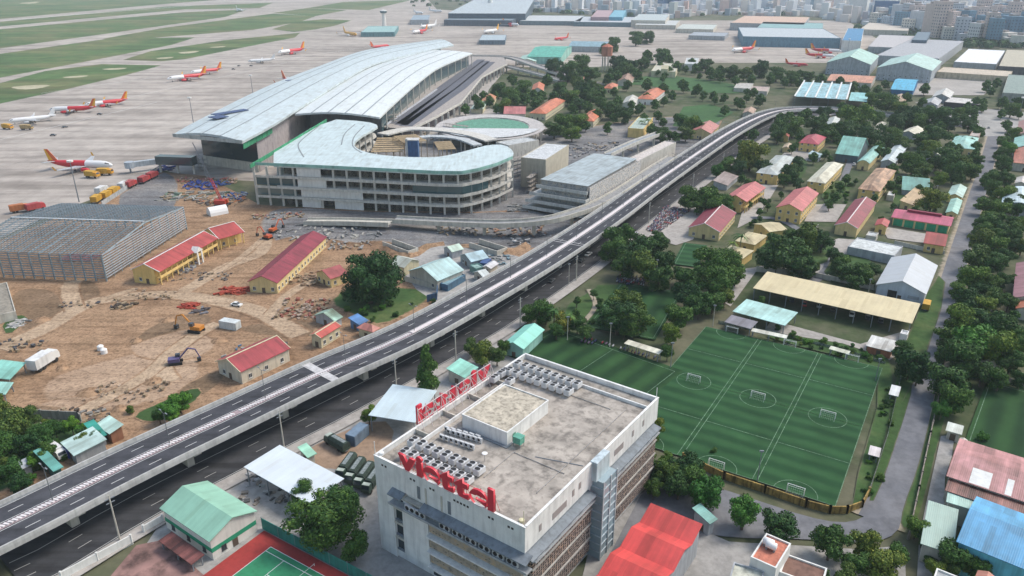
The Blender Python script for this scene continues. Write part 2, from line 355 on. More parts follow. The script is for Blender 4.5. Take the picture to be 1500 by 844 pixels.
# lanes, avenue
lane = [(1474, 160), (1464, 178), (1456, 200), (1450, 222), (1443, 250), (1430, 290), (1415, 340), (1400, 390), (1386, 440), (1376, 480), (1366, 520), (1350, 565), (1336, 620), (1322, 670), (1300, 730), (1283, 765)]
strip('lane', curve_px(lane, 5), 7.6, G['lane'], .10); strip('lane_shoulder', curve_px(lane, 5), 13, G['shoulder'], .07, True)
sheet('lane', [(1325, 690), (1290, 690), (1279, 744), (1262, 762), (1230, 768), (1180, 758), (1120, 738), (1040, 712), (950, 705), (900, 800), (850, 900), (980, 900), (1010, 780), (1080, 790), (1165, 790), (1255, 798), (1300, 792), (1322, 770)], G['lane'], .11, 1)
sheet('alley', [(1398, 638), (1378, 640), (1356, 740), (1346, 790), (1340, 900), (1400, 900), (1380, 800), (1384, 700), (1394, 670)], G['yard'], .09)
sheet('verge', [(1385, 545), (1372, 570), (1360, 622), (1343, 690), (1322, 745), (1318, 775), (1340, 775), (1354, 735), (1378, 635), (1400, 570)], G['weed'], .14, 1, 1)
sheet('verge', [(1316, 640), (1340, 560), (1325, 540), (1300, 610), (1270, 735), (1283, 735)], G['weed'], .14, 1, 1)
for p in ([(1130, 470), (1260, 505), (1345, 480), (1352, 500), (1300, 530), (1120, 484)], [(1085, 395), (1110, 392), (1228, 350), (1255, 352), (1226, 410), (1110, 395), (1070, 450), (1055, 440)], [(1190, 300), (1240, 300), (1225, 326), (1178, 325)], [(1095, 270), (1140, 272), (1110, 320), (1080, 335), (1090, 300)], [(1145, 228), (1170, 205), (1200, 215), (1160, 262)], [(1290, 332), (1385, 348), (1375, 360), (1300, 350)]):
    sheet('courtyard', p, G['paving'], .08)
strip('lane', curve_px([(1100, 320), (1140, 322), (1180, 345), (1215, 385), (1190, 415)], 4), 4, G['lane'], .11)
strip('lane', curve_px([(1262, 215), (1245, 240), (1230, 275), (1205, 310)], 4), 4, G['lane'], .11)
sheet('paving', [(955, 318), (978, 300), (1040, 305), (1015, 352), (990, 360), (940, 345)], G['paving'], .07)
sheet('courtyard', [(1340, 150), (1500, 165), (1560, 200), (1440, 200), (1380, 175)], G['yard'], .08)
sheet('courtyard', [(1350, 112), (1480, 112), (1440, 140), (1330, 140)], G['paving'], .08)
sheet('lawn', [(1001, 157), (1040, 153), (1075, 165), (1050, 180), (1020, 190), (985, 185)], G['lawn'], .12)
sheet('lawn', [(880, 128), (960, 108), (1090, 125), (1100, 138), (1000, 135), (930, 122), (905, 132)], G['lawn'], .12, 1)
for p in ([(860, 430), (880, 415), (1000, 425), (985, 470), (930, 480), (830, 475), (825, 450)], [(1225, 370), (1290, 385), (1270, 425), (1200, 410)], [(1120, 345), (1228, 345), (1205, 400), (1105, 388)], [(1210, 268), (1255, 262), (1235, 298), (1200, 296)], [(1150, 232), (1185, 232), (1180, 262), (1140, 275)], [(1260, 500), (1300, 520), (1310, 560), (1300, 640), (1270, 735), (1240, 750), (1295, 560)], [(1130, 488), (1270, 510), (1296, 545), (1255, 530), (1120, 496)], [(1300, 275), (1360, 268), (1345, 320), (1310, 305)], [(1390, 420), (1330, 600), (1300, 560), (1370, 400)]):
    sheet('lawn', p, G['weed'], .13, 1, 1.5)
strip('path', curve_px([(862, 425), (872, 448), (858, 470), (845, 480)], 5), 2.2, G['shoulder'], .16, True)
# ------------------------------------------------------------------ houses
DARK = M('glass', (.035, .045, .055)); WHITE = M('wall', (.72, .72, .69), .7, .12); CREAM = M('wall', (.62, .56, .38), .85, .15)
YEL = M('wall', (.74, .53, .20), .85, .16); YEL2 = M('wall', (.70, .55, .27), .85, .16); CONC = M('wall', (.42, .40, .37), .9, .25)
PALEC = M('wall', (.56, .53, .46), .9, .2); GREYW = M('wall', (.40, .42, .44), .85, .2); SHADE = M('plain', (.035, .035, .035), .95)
STEEL = M('plain', (.20, .22, .24), .5); WHITEP = M('plain', (.75, .75, .74), .5); BLACK = M('plain', (.02, .02, .022), .6)
_win = {}
def window_mesh(w, h, frame):
    k = (round(w, 1), round(h, 1), frame.name)
    if k not in _win:
        b = MB(); b.box(-w/2, w/2, -.06, .04, 0, h, 0)
        for (x0, x1) in ((-w/2+.08, -.04), (.04, w/2-.08)): b.box(x0, x1, -.075, -.05, .08, h-.08, 1)
        b.box(-w/2-.08, w/2+.08, -.18, .04, -.1, 0, 0)
        o = b.build('window', [frame, DARK]); _win[k] = o.data; bpy.data.objects.remove(o)
    return _win[k]
HOUSES = []
def frame3(A, B, C_, h):
    a, b, c = P(*A, h), P(*B, h), P(*C_, h)
    if (b-a).cross(c-b).z < 0: a, b, c = b, a, a+(c-b)
    if (c-b).length > (b-a).length*1.05:      # the longer side fixes the heading
        e2 = (c-b).normalized(); e1 = Vector((e2.y, -e2.x, 0)); w = (b-a).dot(e1); d = (c-b).length
    else:
        e1 = (b-a).normalized(); e2 = Vector((-e1.y, e1.x, 0)); w = (b-a).length; d = (c-b).dot(e2)
    w = abs(w); d = abs(d); o = b-e1*w
    return Vector((o.x, o.y, 0)), math.atan2(e1.y, e1.x), w, d
def house(name, cat, label, A, B, C_, h, roof='gable', ridge='d', rh=None, wall=None, rcol=(.3, .05, .05), rough=.55, ov=.5, win=None, frame=None, door=True,
          cap=None, gallery=False, group=None, posts=False, wincap=36, rvar=.25, dims=None, band=None):
    if dims: loc, ang, w, d = Vector(A), B, dims[0], dims[1]
    else: loc, ang, w, d = frame3(A, B, C_, h)
    wall = wall or YEL; t = thing(name, label, cat, loc, ang, group)
    rdg = ridge; span = w if rdg == 'd' else d
    if rh is None: rh = span*.22
    rm = M('roofy' if (rdg == 'd' and roof in('gable',)) else 'roofx', rcol, rough, rvar)
    T = .16
    # roof
    b = MB()
    if roof == 'gable':
        if rdg == 'd': b.profy([(0, h), (w/2, h+rh), (w, h), (w, h-T), (w/2, h+rh-T), (0, h-T)], 0, d)
        else: b.profx([(0, h), (0, h-T), (d/2, h+rh-T), (d, h-T), (d, h), (d/2, h+rh)], 0, w)
    elif roof == 'hip':
        i = min(w, d)/2
        rp = [(i, d/2), (w-i, d/2)] if w > d else [(w/2, i), (w/2, d-i)]
        vs = [(0, 0, h), (w, 0, h), (w, d, h), (0, d, h), (rp[0][0], rp[0][1], h+rh), (rp[1][0]+.001, rp[1][1]+.001, h+rh), (0, 0, h-T), (w, 0, h-T), (w, d, h-T), (0, d, h-T)]
        fs = [(0, 1, 5, 4), (1, 2, 5), (2, 3, 4, 5), (3, 0, 4)] if w > d else [(0, 1, 4), (1, 2, 5, 4), (2, 3, 5), (3, 0, 4, 5)]
        b.add(vs, fs+[(9, 8, 7, 6), (0, 6, 7, 1), (1, 7, 8, 2), (2, 8, 9, 3), (3, 9, 6, 0)])
    elif roof == 'mono':
        if rdg == 'd': b.profy([(0, h+rh), (w, h), (w, h-T), (0, h+rh-T)][::-1], 0, d)
        else: b.profx([(0, h), (0, h-T), (d, h+rh-T), (d, h+rh)], 0, w)
    elif roof == 'flat':
        rm = M('stain', rcol, .9, .3); b.box(.25, w-.25, .25, d-.25, h-.5, h-.35)
    elif roof == 'arch':
        pts = [(w*k/8, h+rh*math.sin(math.pi*k/8)) for k in range(9)]; b.profy(pts+[(x, z-T) for x, z in pts[::-1]], 0, d)
    b.build('roof', rm, t)
    if cap and roof == 'gable':
        c = MB()
        if rdg == 'd':
            c.box(w/2-.25, w/2+.25, -.05, d+.05, h+rh-.02, h+rh+.1)
            for y in (-.06, d-.14):
                for s in (0, 1):
                    x0, x1 = (0, w/2) if s == 0 else (w, w/2)
                    c.add([(x0, y, h+.04), (x1, y, h+rh+.04), (x1, y+.2, h+rh+.04), (x0, y+.2, h+.04), (x0, y, h-.28), (x1, y, h+rh-.28), (x1, y+.2, h+rh-.28), (x0, y+.2, h-.28)], [(0, 1, 2, 3), (0, 4, 5, 1), (3, 2, 6, 7)])
        else:
            c.box(-.05, w+.05, d/2-.25, d/2+.25, h+rh-.02, h+rh+.1)
        c.build('ridge_cap', cap, t)
    o2 = ov if not posts else 0
    x0, x1, y0, y1 = ov, w-ov, ov, d-ov
    b = MB()
    if posts:
        n = max(2, int(w/posts)+1); pm = STEEL
        for yy in (y0, y1):
            for i in range(n):
                x = x0+(x1-x0)*i/(n-1); hh = h+(rh*(yy/d) if roof == 'mono' and rdg == 'w' else (rh*(1-x/w) if roof == 'mono' else 0)); p = MB(); p.box(x-.12, x+.12, yy-.12, yy+.12, 0, hh-.1); p.build('post', pm, t)
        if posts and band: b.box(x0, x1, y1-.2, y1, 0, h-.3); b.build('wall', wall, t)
    else:
        if roof == 'flat':
            for q in ((x0-.3, x1+.3, y0-.3, y0), (x0-.3, x1+.3, y1, y1+.3), (x0-.3, x0, y0, y1), (x1, x1+.3, y0, y1)): b.box(*q, 0, h)
        elif roof == 'gable':
            gx = x1-2.4 if gallery else x1
            if rdg == 'd':
                k = ov/(w/2)*rh; b.profy([(x0, 0), (gx, 0), (gx, h+(w-gx)/(w/2)*rh-T-.02), (w/2, h+rh-T-.02), (x0, h+k-T-.02)], y0, y1)
            else:
                k = ov/(d/2)*rh; b.profx([(y0, 0), (y0, h+k-T-.02), (d/2, h+rh-T-.02), (y1, h+k-T-.02), (y1, 0)][::-1], x0, x1)
        elif roof == 'mono' and rdg == 'w':
            b.profx([(y0, 0), (y1, 0), (y1, h+rh*y1/d-T-.02), (y0, h+rh*y0/d-T-.02)], x0, x1)
        elif roof == 'mono':
            b.profy([(x0, 0), (x1, 0), (x1, h+rh*(1-x1/w)-T-.02), (x0, h+rh*(1-x0/w)-T-.02)], y0, y1)
        elif roof == 'arch':
            pts = [(w*k/8, h+(rh*math.sin(math.pi*k/8))-T-.03) for k in range(1, 8)]; b.profy([(x0, 0), (x0, h-T)]+pts+[(x1, h-T), (x1, 0)], y0, y1)
        else: b.box(x0, x1, y0, y1, 0, h-T-.01)
        b.build('wall', wall, t)
    if band and not posts:
        c = MB(); z0, z1, bm = band
        c.box(x0-.05, x1+.05, y0-.05, y0+.1, z0, z1); c.box(x1-.1, x1+.055, y0+.1, y1, z0, z1); c.box(x0-.055, x0+.1, y0+.1, y1, z0, z1); c.build('painted_band', bm, t)
    if gallery:
        fl = 2 if h > 5.5 else 1; n = max(3, int(d/3.4))
        for i in range(n+1):
            y = y0+.2+(y1-y0-.4)*i/n; c = MB(); c.box(x1-.35, x1, y-.18, y+.18, 0, h-.1); c.build('column', wall, t)
        if fl == 2: c = MB(); c.box(x1-2.45, x1+.05, y0, y1, h/2-.2, h/2+.1); c.box(x1-.08, x1+.06, y0, y1, h/2+.1, h/2+.9); c.build('balcony', wall, t)
        c = MB(); c.box(x1-2.42, x1-2.38, y0+.4, y1-.4, .3, h-.8)
    if win and not posts:
        fl, sp = win; fm = frame or WHITE; me = window_mesh(1.2, 1.4, fm); cnt = 0
        for f in range(fl):
            z = 1.1+f*3.4
            if z+1.4 > h: break
            for (x, y, rz, L) in (('f', y0, 0, x1-x0), (x1 if not gallery else x1-2.4, 'r', math.pi/2, y1-y0), (x0, 'l', -math.pi/2, y1-y0)):
                n = max(1, int(L/sp))
                for i in range(n):
                    s = (i+.5)/n*L
                    if cnt >= wincap: break
                    if x == 'f':
                        if door and f == 0 and i == n//2: continue
                        part('window', me, t, (x0+s, y0-.02, z), 0)
                    elif y == 'r': part('window', me, t, (x+.02, y0+s, z), math.pi/2)
                    else: part('window', me, t, (x-.02, y0+s, z), -math.pi/2)
                    cnt += 1
    if door and not posts:
        c = MB(); c.box(w/2-.65, w/2+.65, y0-.07, y0+.05, 0, 2.2); c.build('door', M('plain', (.10, .07, .05), .6), t)
    t['hh'] = h; HOUSES.append((t, w, d, h)); return t
# ------------------------------------------------------------------ viaduct
ZD = 8.0
def smooth_world(pts, step=4.0):
    out = []
    for i in range(len(pts)-1):
        p0 = pts[max(0, i-1)]; p1 = pts[i]; p2 = pts[i+1]; p3 = pts[min(len(pts)-1, i+2)]
        n = max(1, int((p2-p1).length/step))
        for k in range(n):
            t = k/n; out.append(.5*((2*p1)+(p2-p0)*t+(2*p0-5*p1+4*p2-p3)*t*t+(3*p1-p0-3*p2+p3)*t**3))
    return out+[pts[-1]]
med = [(-60, 801), (5, 771), (152, 697), (240, 654.5), (350, 603), (472, 545), (590, 494), (696, 437), (795, 380), (888, 319), (970, 260), (1071, 192), (1125, 161), (1165, 151.5), (1230, 150), (1330, 158), (1420, 172)]
mw = smooth_world([P(x, y, ZD) for x, y in med], 4)
for _ in range(3): mw = [mw[0]]+[(mw[i-1]+mw[i]*2+mw[i+1])/4 for i in range(1, len(mw)-1)]+[mw[-1]]
arc = [0]
for i in range(1, len(mw)): arc.append(arc[-1]+(mw[i]-mw[i-1]).length)
# ease the deck down beyond the bend
s_end = arc[-1]
def zdeck(s): k = max(0, min(1, (s-(s_end-330))/300)); return ZD-k*k*(3-2*k)*7.2
def at_s(s, off=0, z=0):
    s = max(0, min(arc[-1]-.01, s)); i = 0
    lo, hi = 0, len(arc)-1
    while hi-lo > 1:
        m_ = (lo+hi)//2
        if arc[m_] <= s: lo = m_
        else: hi = m_
    f = (s-arc[lo])/(arc[hi]-arc[lo]); p = mw[lo].lerp(mw[hi], f)
    d = mw[min(len(mw)-1, hi+1)]-mw[max(0, lo-1)]; d.z = 0; d.normalize(); r = Vector((d.y, -d.x, 0))
    q = p+r*off; return Vector((q.x, q.y, zdeck(s)+z)), math.atan2(d.y, d.x)
def near_s(px, py):
    w = P(px, py, ZD); return min(range(len(mw)), key=lambda i: (mw[i]-w).length)
def sweep(b, s0, s1, prof, m=0, step=4.0, zrel=True):
    n = max(1, int((s1-s0)/step)); k = len(prof); vs = []
    for i in range(n+1):
        s = s0+(s1-s0)*i/n
        for (o, z) in prof:
            p, _ = at_s(s, o); vs.append((p.x, p.y, p.z+z))
    fs = [[i*k+j, i*k+(j+1) % k, (i+1)*k+(j+1) % k, (i+1)*k+j] for i in range(n) for j in range(k)]
    fs += [list(range(k)), [n*k+j for j in range(k)][::-1]]; b.add(vs, fs, m)
DECK = groundmat('viaduct_asphalt', [(.3, (.050, .052, .062)), (.7, (.075, .077, .088))], .03, .4, streak=(.02, .4, .4), rot=R(-52), rough=.85)
RAIL = M('wall', (.46, .46, .45), .85, .2); PINK = M('wall', (.66, .60, .60), .8, .1)
via = thing('viaduct', 'long concrete road viaduct with pink-white median, from bottom left to the far bend', 'viaduct', (0, 0, 0))
S1 = arc[-1]-6
b = MB(); sweep(b, 0, S1, [(-7.9, .0), (7.9, 0), (7.9, -.35), (-7.9, -.35)]); b.build('deck', DECK, via)
b = MB(); sweep(b, 0, S1, [(-6.2, -.36), (6.2, -.36), (3.6, -1.7), (-3.6, -1.7)]); b.build('girder', CONC, via)
for sg in (-1, 1):
    b = MB(); pr = [(sg*7.55, .01), (sg*7.65, .95), (sg*8.0, .95), (sg*8.12, .3), (sg*8.12, -.75), (sg*7.93, -.75), (sg*7.93, .005)]
    sweep(b, 0, S1, pr if sg < 0 else pr[::-1]); b.build('parapet', RAIL, via)
    b = MB(); sweep(b, 0, S1, [(sg*6.95, .006), (sg*7.55, .006), (sg*7.55, .012), (sg*6.95, .012)]); b.build('gutter', M('wall', (.22, .24, .25), .9), via)
s_solid = arc[near_s(600, 490)]
b = MB(); s = 2
while s < s_solid:
    if int(s) % 62 > 1.2:
        p, a = at_s(s, 0, .14); X = b.X; b.cbox(p, (.48, 1.2, .2), a+.5, 0)
    s += .82
sweep(b, 1, s_solid, [(-.95, .008), (.95, .008), (.95, .02), (-.95, .02)], 1); b.build('median', [M('wall', (.70, .66, .66), .8, .1), M('wall', (.38, .30, .31), .9)], via)
b = MB(); sweep(b, s_solid, S1, [(-.8, .01), (.8, .01), (.7, .3), (-.7, .3)][::-1]); b.build('median_kerb', PINK, via)
b = MB()
for off in (-4.2, 4.2):
    s = 3
    while s < S1:
        p, a = at_s(s, off, .008); b.cbox(p, (3.0, .15, .008), a); s += 9
for off in (-1.35, 1.35, -6.75, 6.75): sweep(b, 0, S1, [(off-.07, .005), (off+.07, .005), (off+.07, .012), (off-.07, .012)])
b.build('lane_markings', paint, via)
for (px, py) in ((472, 545), (829, 356), (1009, 231)):
    s = arc[near_s(px, py)]; c = MB()
    for q in (-1.1, 1.1):
        p, a = at_s(s+q, 0, .02); c.cbox(p, (.35, 15.0, .03), a)
    if px == 472:
        p, a = at_s(s, 0, .02); c.cbox(p, (1.85, 15.0, .025), a)
    c.build('expansion_joint', M('wall', (.58, .57, .57), .9), via)
s = arc[near_s(104, 722)]-56
pier_s = []
while s < S1-60: pier_s.append(s); s += 28.0
for s in pier_s:
    p, a = at_s(s); gz = p.z
    if gz < 4: continue
    c = MB(); X = Matrix.Translation((p.x, p.y, 0)) @ Matrix.Rotation(a, 4, 'Z'); c.X = X
    c.box(-.9, .9, -1.6, 1.6, 0, gz-3.6); c.box(-1.6, 1.6, -2.6, 2.6, 0, .35)
    c.add([(-.95, -1.7, gz-3.6), (.95, -1.7, gz-3.6), (.95, 1.7, gz-3.6), (-.95, 1.7, gz-3.6), (-.95, -5.8, gz-1.75), (.95, -5.8, gz-1.75), (.95, 5.8, gz-1.75), (-.95, 5.8, gz-1.75), (-.95, -6.2, gz-2.4), (.95, -6.2, gz-2.4), (.95, 6.2, gz-2.4), (-.95, 6.2, gz-2.4)],
          [(0, 1, 9, 8), (8, 9, 5, 4), (4, 5, 6, 7), (2, 3, 11, 10), (10, 11, 7, 6), (1, 2, 10, 9), (9, 10, 6, 5), (3, 0, 8, 11), (11, 8, 4, 7)]); c.build('pier', PALEC, via)
# ramp joining from the terminal forecourt
def poly3(name, pix, z, th, m, parent, world=False):
    pts = [P(x, y, zz) for (x, y), zz in zip(pix, z)] if not world else pix
    b = MB(); n = len(pts); b.add([tuple(p) for p in pts]+[(p.x, p.y, p.z-th) for p in pts], [list(range(n)), [n+i for i in range(n)][::-1]]+[[i, n+i, n+(i+1) % n, (i+1) % n] for i in range(n)])
    return b.build(name, m, parent)
def ribbon(name, L, Rr, th, m, parent):
    b = MB(); n = len(L)
    vs = [tuple(p) for p in L]+[tuple(p) for p in Rr]+[(p.x, p.y, p.z-th) for p in L]+[(p.x, p.y, p.z-th) for p in Rr]
    fs = []
    for i in range(n-1): fs += [[i, n+i, n+i+1, i+1], [2*n+i, 2*n+i+1, 3*n+i+1, 3*n+i], [i, i+1, 2*n+i+1, 2*n+i], [n+i, 3*n+i, 3*n+i+1, n+i+1]]
    fs += [[0, 2*n, 3*n, n], [n-1, 2*n-1, 4*n-1, 3*n-1]]; b.add(vs, fs); return b.build(name, m, parent)
def offset_line(pts, o):
    out = []
    for i in range(len(pts)):
        d = pts[min(len(pts)-1, i+1)]-pts[max(0, i-1)]; d.z = 0; d.normalize(); out.append(pts[i]+Vector((d.y, -d.x, 0))*o)
    return out
def flyover(name, label, pix, zs, w, deck=DECK, wall=RAIL, piers=20, ph=.9, group=None):
    pts = smooth_world([P(x, y, z) for (x, y), z in zip(pix, zs)], 5); t = thing(name, label, 'road ramp', (0, 0, 0), 0, group)
    ribbon('deck', offset_line(pts, -w/2), offset_line(pts, w/2), .6, deck, t)
    for sg in (-1, 1):
        up = [p+Vector((0, 0, ph)) for p in pts]; ribbon('parapet', offset_line(up, sg*(w/2-.15)-.2), offset_line(up, sg*(w/2-.15)+.2), ph+1.3, wall, t)
    if piers:
        acc = 0
        for i in range(1, len(pts)):
            acc += (pts[i]-pts[i-1]).length
            if acc > piers and pts[i].z > 2.5:
                acc = 0; c = MB(); c.tube((pts[i].x, pts[i].y, 0), (pts[i].x, pts[i].y, pts[i].z-.6), .8, 8); c.build('pier', PALEC, t)
    return t
flyover('ramp', 'pale concrete ramp curving out of the forecourt to join the left side of the viaduct', [(578, 321), (660, 325), (740, 327), (800, 322), (838, 312), (872, 300), (915, 276), (950, 252), (985, 230)], [4, 5, 6.5, 7.6, 7.92, 7.94, 7.95, 7.95, 7.95], 6, deck=M('wall', (.30, .30, .30), .9), wall=PALEC)
flyover('ramp', 'low unfinished pale concrete ramp in front of the curved concourse building', [(448, 324), (500, 324), (572, 326)], [1.5, 2.5, 3.5], 6, deck=PALEC, wall=PALEC, piers=0)
# ground road under and beside the viaduct
kerb = [(40, 868), (90, 843), (237, 754), (418, 659), (498, 618), (590, 568), (690, 512), (762, 468), (866, 395), (947, 330), (990, 297), (1060, 245), (1110, 208), (1150, 185), (1190, 172), (1260, 166), (1350, 172), (1440, 185)]
kw = smooth_world([P(x, y) for x, y in kerb], 6)
leftw = offset_line(kw, -27)
me = bpy.data.meshes.new('road'); n = len(kw)
lw = []
for p in kw:   # left edge of the road runs just beneath the viaduct's left side
    i = min(range(len(mw)), key=lambda j: (mw[j].x-p.x)**2+(mw[j].y-p.y)**2); q, _ = at_s(arc[i], -6.5); lw.append(q)
me.from_pydata([(p.x, p.y, .40) for p in kw]+[(p.x, p.y, .40) for p in lw], [], [[i, i+1, n+i+1, n+i] for i in range(n-1)]); me.materials.append(G['asphalt'])
tag_o = bpy.data.objects.new('road', me); COL.objects.link(tag_o); tag(tag_o, kind='structure')
strip('pavement', offset_line(kw, 2.0), 4.0, G['paving'], .32)
b = MB()
for i in range(n-1):
    a, c = offset_line(kw, .0)[i], offset_line(kw, .0)[i+1]
    b.add([(a.x, a.y, .40), (c.x, c.y, .40), (c.x, c.y, .64), (a.x, a.y, .64)], [(0, 1, 2, 3)])
    d = (c-a).normalized(); r = Vector((d.y, -d.x, 0))*.3; b.add([(a.x, a.y, .64), (c.x, c.y, .64), (c.x+r.x, c.y+r.y, .64), (a.x+r.x, a.y+r.y, .64)], [(0, 1, 2, 3)])
tag(b.build('kerb', CONC), kind='structure')
lm = M('plain', (.42, .42, .40), .8)
strip('road_marking', offset_line(kw, -.7), .18, lm, .16)
for off in (-4.4, -8.0):
    b = MB(); acc = 0
    ol = offset_line(kw, off)
    for i in range(n-1):
        if i % 2 == 0 and (ol[i+1]-ol[i]).length > 1:
            d = (ol[i+1]-ol[i]).normalized(); c = ol[i]+d*1.5; b.cbox((c.x, c.y, .41), (3, .15, .012), math.atan2(d.y, d.x))
    tag(b.build('road_marking', lm), kind='structure')
strip('road_marking', offset_line(kw, -11.2), .2, lm, .16)
# low front wall along the pavement by the tennis club
def wallpx(name, label, pix, h, th=.25, mat=WHITE, z0=0, posts=0, cat='wall', group=None, up=0):
    pts = [P(x, y, up) for x, y in pix]; t = thing(name, label, cat, (pts[0].x, pts[0].y, 0), 0, group); o = Vector((pts[0].x, pts[0].y, 0))
    b = MB()
    for i in range(len(pts)-1):
        a = pts[i]-o; c = pts[i+1]-o; m_ = (a+c)/2; L = (c-a).length; b.cbox((m_.x, m_.y, z0+(h-z0)/2), (L+th, th, h-z0), math.atan2((c-a).y, (c-a).x))
    b.build('panel', mat, t)
    if posts:
        for i in range(len(pts)-1):
            a = pts[i]-o; c = pts[i+1]-o; k = max(1, int((c-a).length/posts))
            for j in range(k+1):
                q = a.lerp(c, j/k); p = MB(); p.box(-th*.8, th*.8, -th*.8, th*.8, 0, h+.25); pp = p.build('post', mat, t); pp.location = (q.x, q.y, 0)
    return t
wallpx('boundary_wall', 'white painted wall beside the road at the bottom left, with a blue patch', [(92, 852), (194, 797)], 2.4, mat=WHITE, posts=6)
wallpx('boundary_wall', 'short white wall joining the green-roofed clubhouse at its left corner', [(212, 782), (240, 766)], 2.2, mat=WHITE, posts=6)
# ------------------------------------------------------------------ office block with the red rooftop signs
BO = P(547.6, 666.8, 24); BA = math.radians(90-125.6); BW, BD, BH = 37.2, 53.8, 24.0
blk = thing('office_block', 'large white office block with a stained flat roof, fan units and red rooftop signs', 'building', (BO.x, BO.y, 0), BA)
BX = Matrix.Translation((BO.x, BO.y, 0)) @ Matrix.Rotation(BA, 4, 'Z')
def bl(px, py, z):   # photo pixel -> the block's own frame
    return BX.inverted() @ P(px, py, z)
BWH = M('stain', (.78, .78, .76), .7, .16); SLAB = M('stain', (.38, .345, .30), .95, .42, .22); SLAB2 = M('stain', (.56, .50, .40), .95, .42, .35)
GREYC = M('wall', (.20, .23, .26), .7); BLK = M('block', (.36, .31, .25), .9); BLUEG = M('glass', (.30, .42, .48))
b = MB(); b.box(.4, BW-.4, .4, BD-.4, 0, 22.6); b.build('wall', BWH, blk)
b = MB(); b.box(.5, BW-.5, .5, BD-.5, 22.601, 22.9); b.build('roof', SLAB, blk)
b = MB(); b.box(4.6, BW-.35, .36, BD-5.0, 22.9, 23.25); b.build('raised_roof_slab', M('stain', (.44, .395, .345), .95, .42, .2), blk)
for q in ((0, BW, 0, .35), (0, BW, BD-.35, BD), (0, .35, .35, BD-.35), (BW-.35, BW, .35, BD-.35)):
    c = MB(); c.box(*q, 18.3, 24.0); c.box(q[0]-.08, q[1]+.08, q[2]-.08, q[3]+.08, 24.001, 24.12); c.build('parapet', BWH, blk)
c = MB(); c.box(4.3, 4.6, 4, BD-5, 22.9, 24.2); c.box(4.6, BW-.36, BD-5, BD-4.7, 22.9, 24.0); c.build('inner_parapet', BWH, blk)
for y in (12, 21, 30, 39): c = MB(); c.box(.36, 4.29, y, y+.3, 22.9, 23.9); c.build('gutter_wall', PALEC, blk)
# stair house on the roof
pa, pb, pc = bl(681, 604, 26.6), bl(737, 636, 26.6), bl(797, 584, 26.6)
px0, px1, py0, py1 = pa.x, pb.x+.3, (pa.y+pb.y)/2, pc.y
c = MB(); c.box(px0, px1, py0, py1, 23.25, 26.3); o = c.build('stair_house', BWH, blk)
c = MB()
for q in ((px0-.1, px1+.1, py0-.1, py0+.15), (px0-.1, px1+.1, py1-.15, py1+.1), (px0-.1, px0+.15, py0+.15, py1-.15), (px1-.15, px1+.1, py0+.15, py1-.15)): c.box(*q, 26.3, 26.65)
c.build('coping', BWH, o)
c = MB(); c.box(px0+.15, px1-.15, py0+.15, py1-.15, 26.301, 26.42); c.build('roof', SLAB2, o)
c = MB(); c.box(px1+.02, px1+.1, py0+2, py0+3, 23.3, 25.2); c.build('door', M('plain', (.10, .28, .20), .6), o)
q = bl(760, 646, 24.5); tk = thing('water_tank', 'small teal box tank beside the rooftop stair house', 'tank', BX @ Vector((q.x, q.y, 23.25)), BA)
c = MB(); c.box(-.9, .9, -.8, .8, .9, 2.4); c.box(-1, 1, -.9, .9, 2.4, 2.5); c.build('tank', M('wall', (.12, .38, .28), .6), tk)
for sx in (-.8, .8):
    for sy in (-.7, .7): c = MB(); c.box(sx-.06, sx+.06, sy-.06, sy+.06, 0, .9); c.build('leg', STEEL, tk)
q = bl(710, 668, 24.5); tk = thing('dish', 'white round dish on a short mast beside the front bank of roof fans', 'antenna dish', BX @ Vector((q.x, q.y, 23.25)), BA)
c = MB(); c.tube((0, 0, 0), (0, 0, 1.6), .05); c.build('mast', STEEL, tk)
c = MB(); c.lathe([(-.15, .05), (-.1, .35), (0, .55), (.12, .6), (.14, .55)], n=14, c=(0, 0, 1.8)); c.build('dish', WHITEP, tk, smooth=True)
q = bl(784, 668, 23.5); c = MB(); c.tube((q.x, q.y, 23.32), (q.x+9.5, q.y+3, 23.32), .09); c.build('pipe', STEEL, blk)
for k, (ax, ay, bx, by) in enumerate([(6, 8, 6, 30), (22, 18, 34, 18), (22, 18, 22, 8), (10, 44, 30, 44), (33, 10, 33, 46), (5.4, 31, 12, 31)]):
    c = MB(); c.tube((ax, ay, 23.4), (bx, by, 23.4), .08, 6); n_ = int(max(abs(bx-ax), abs(by-ay))/3)
    for i in range(n_+1): f = i/max(1, n_); c.box(ax+(bx-ax)*f-.12, ax+(bx-ax)*f+.12, ay+(by-ay)*f-.12, ay+(by-ay)*f+.12, 23.25, 23.36)
    c.build('rooftop_pipe', M('wall', (.34, .33, .32), .7), blk)
c = MB(); c.box(8, 20, 18.2, 18.8, 23.3, 23.45); c.box(19.4, 20, 18.8, 24, 23.3, 23.45); c.build('cable_tray', STEEL, blk)
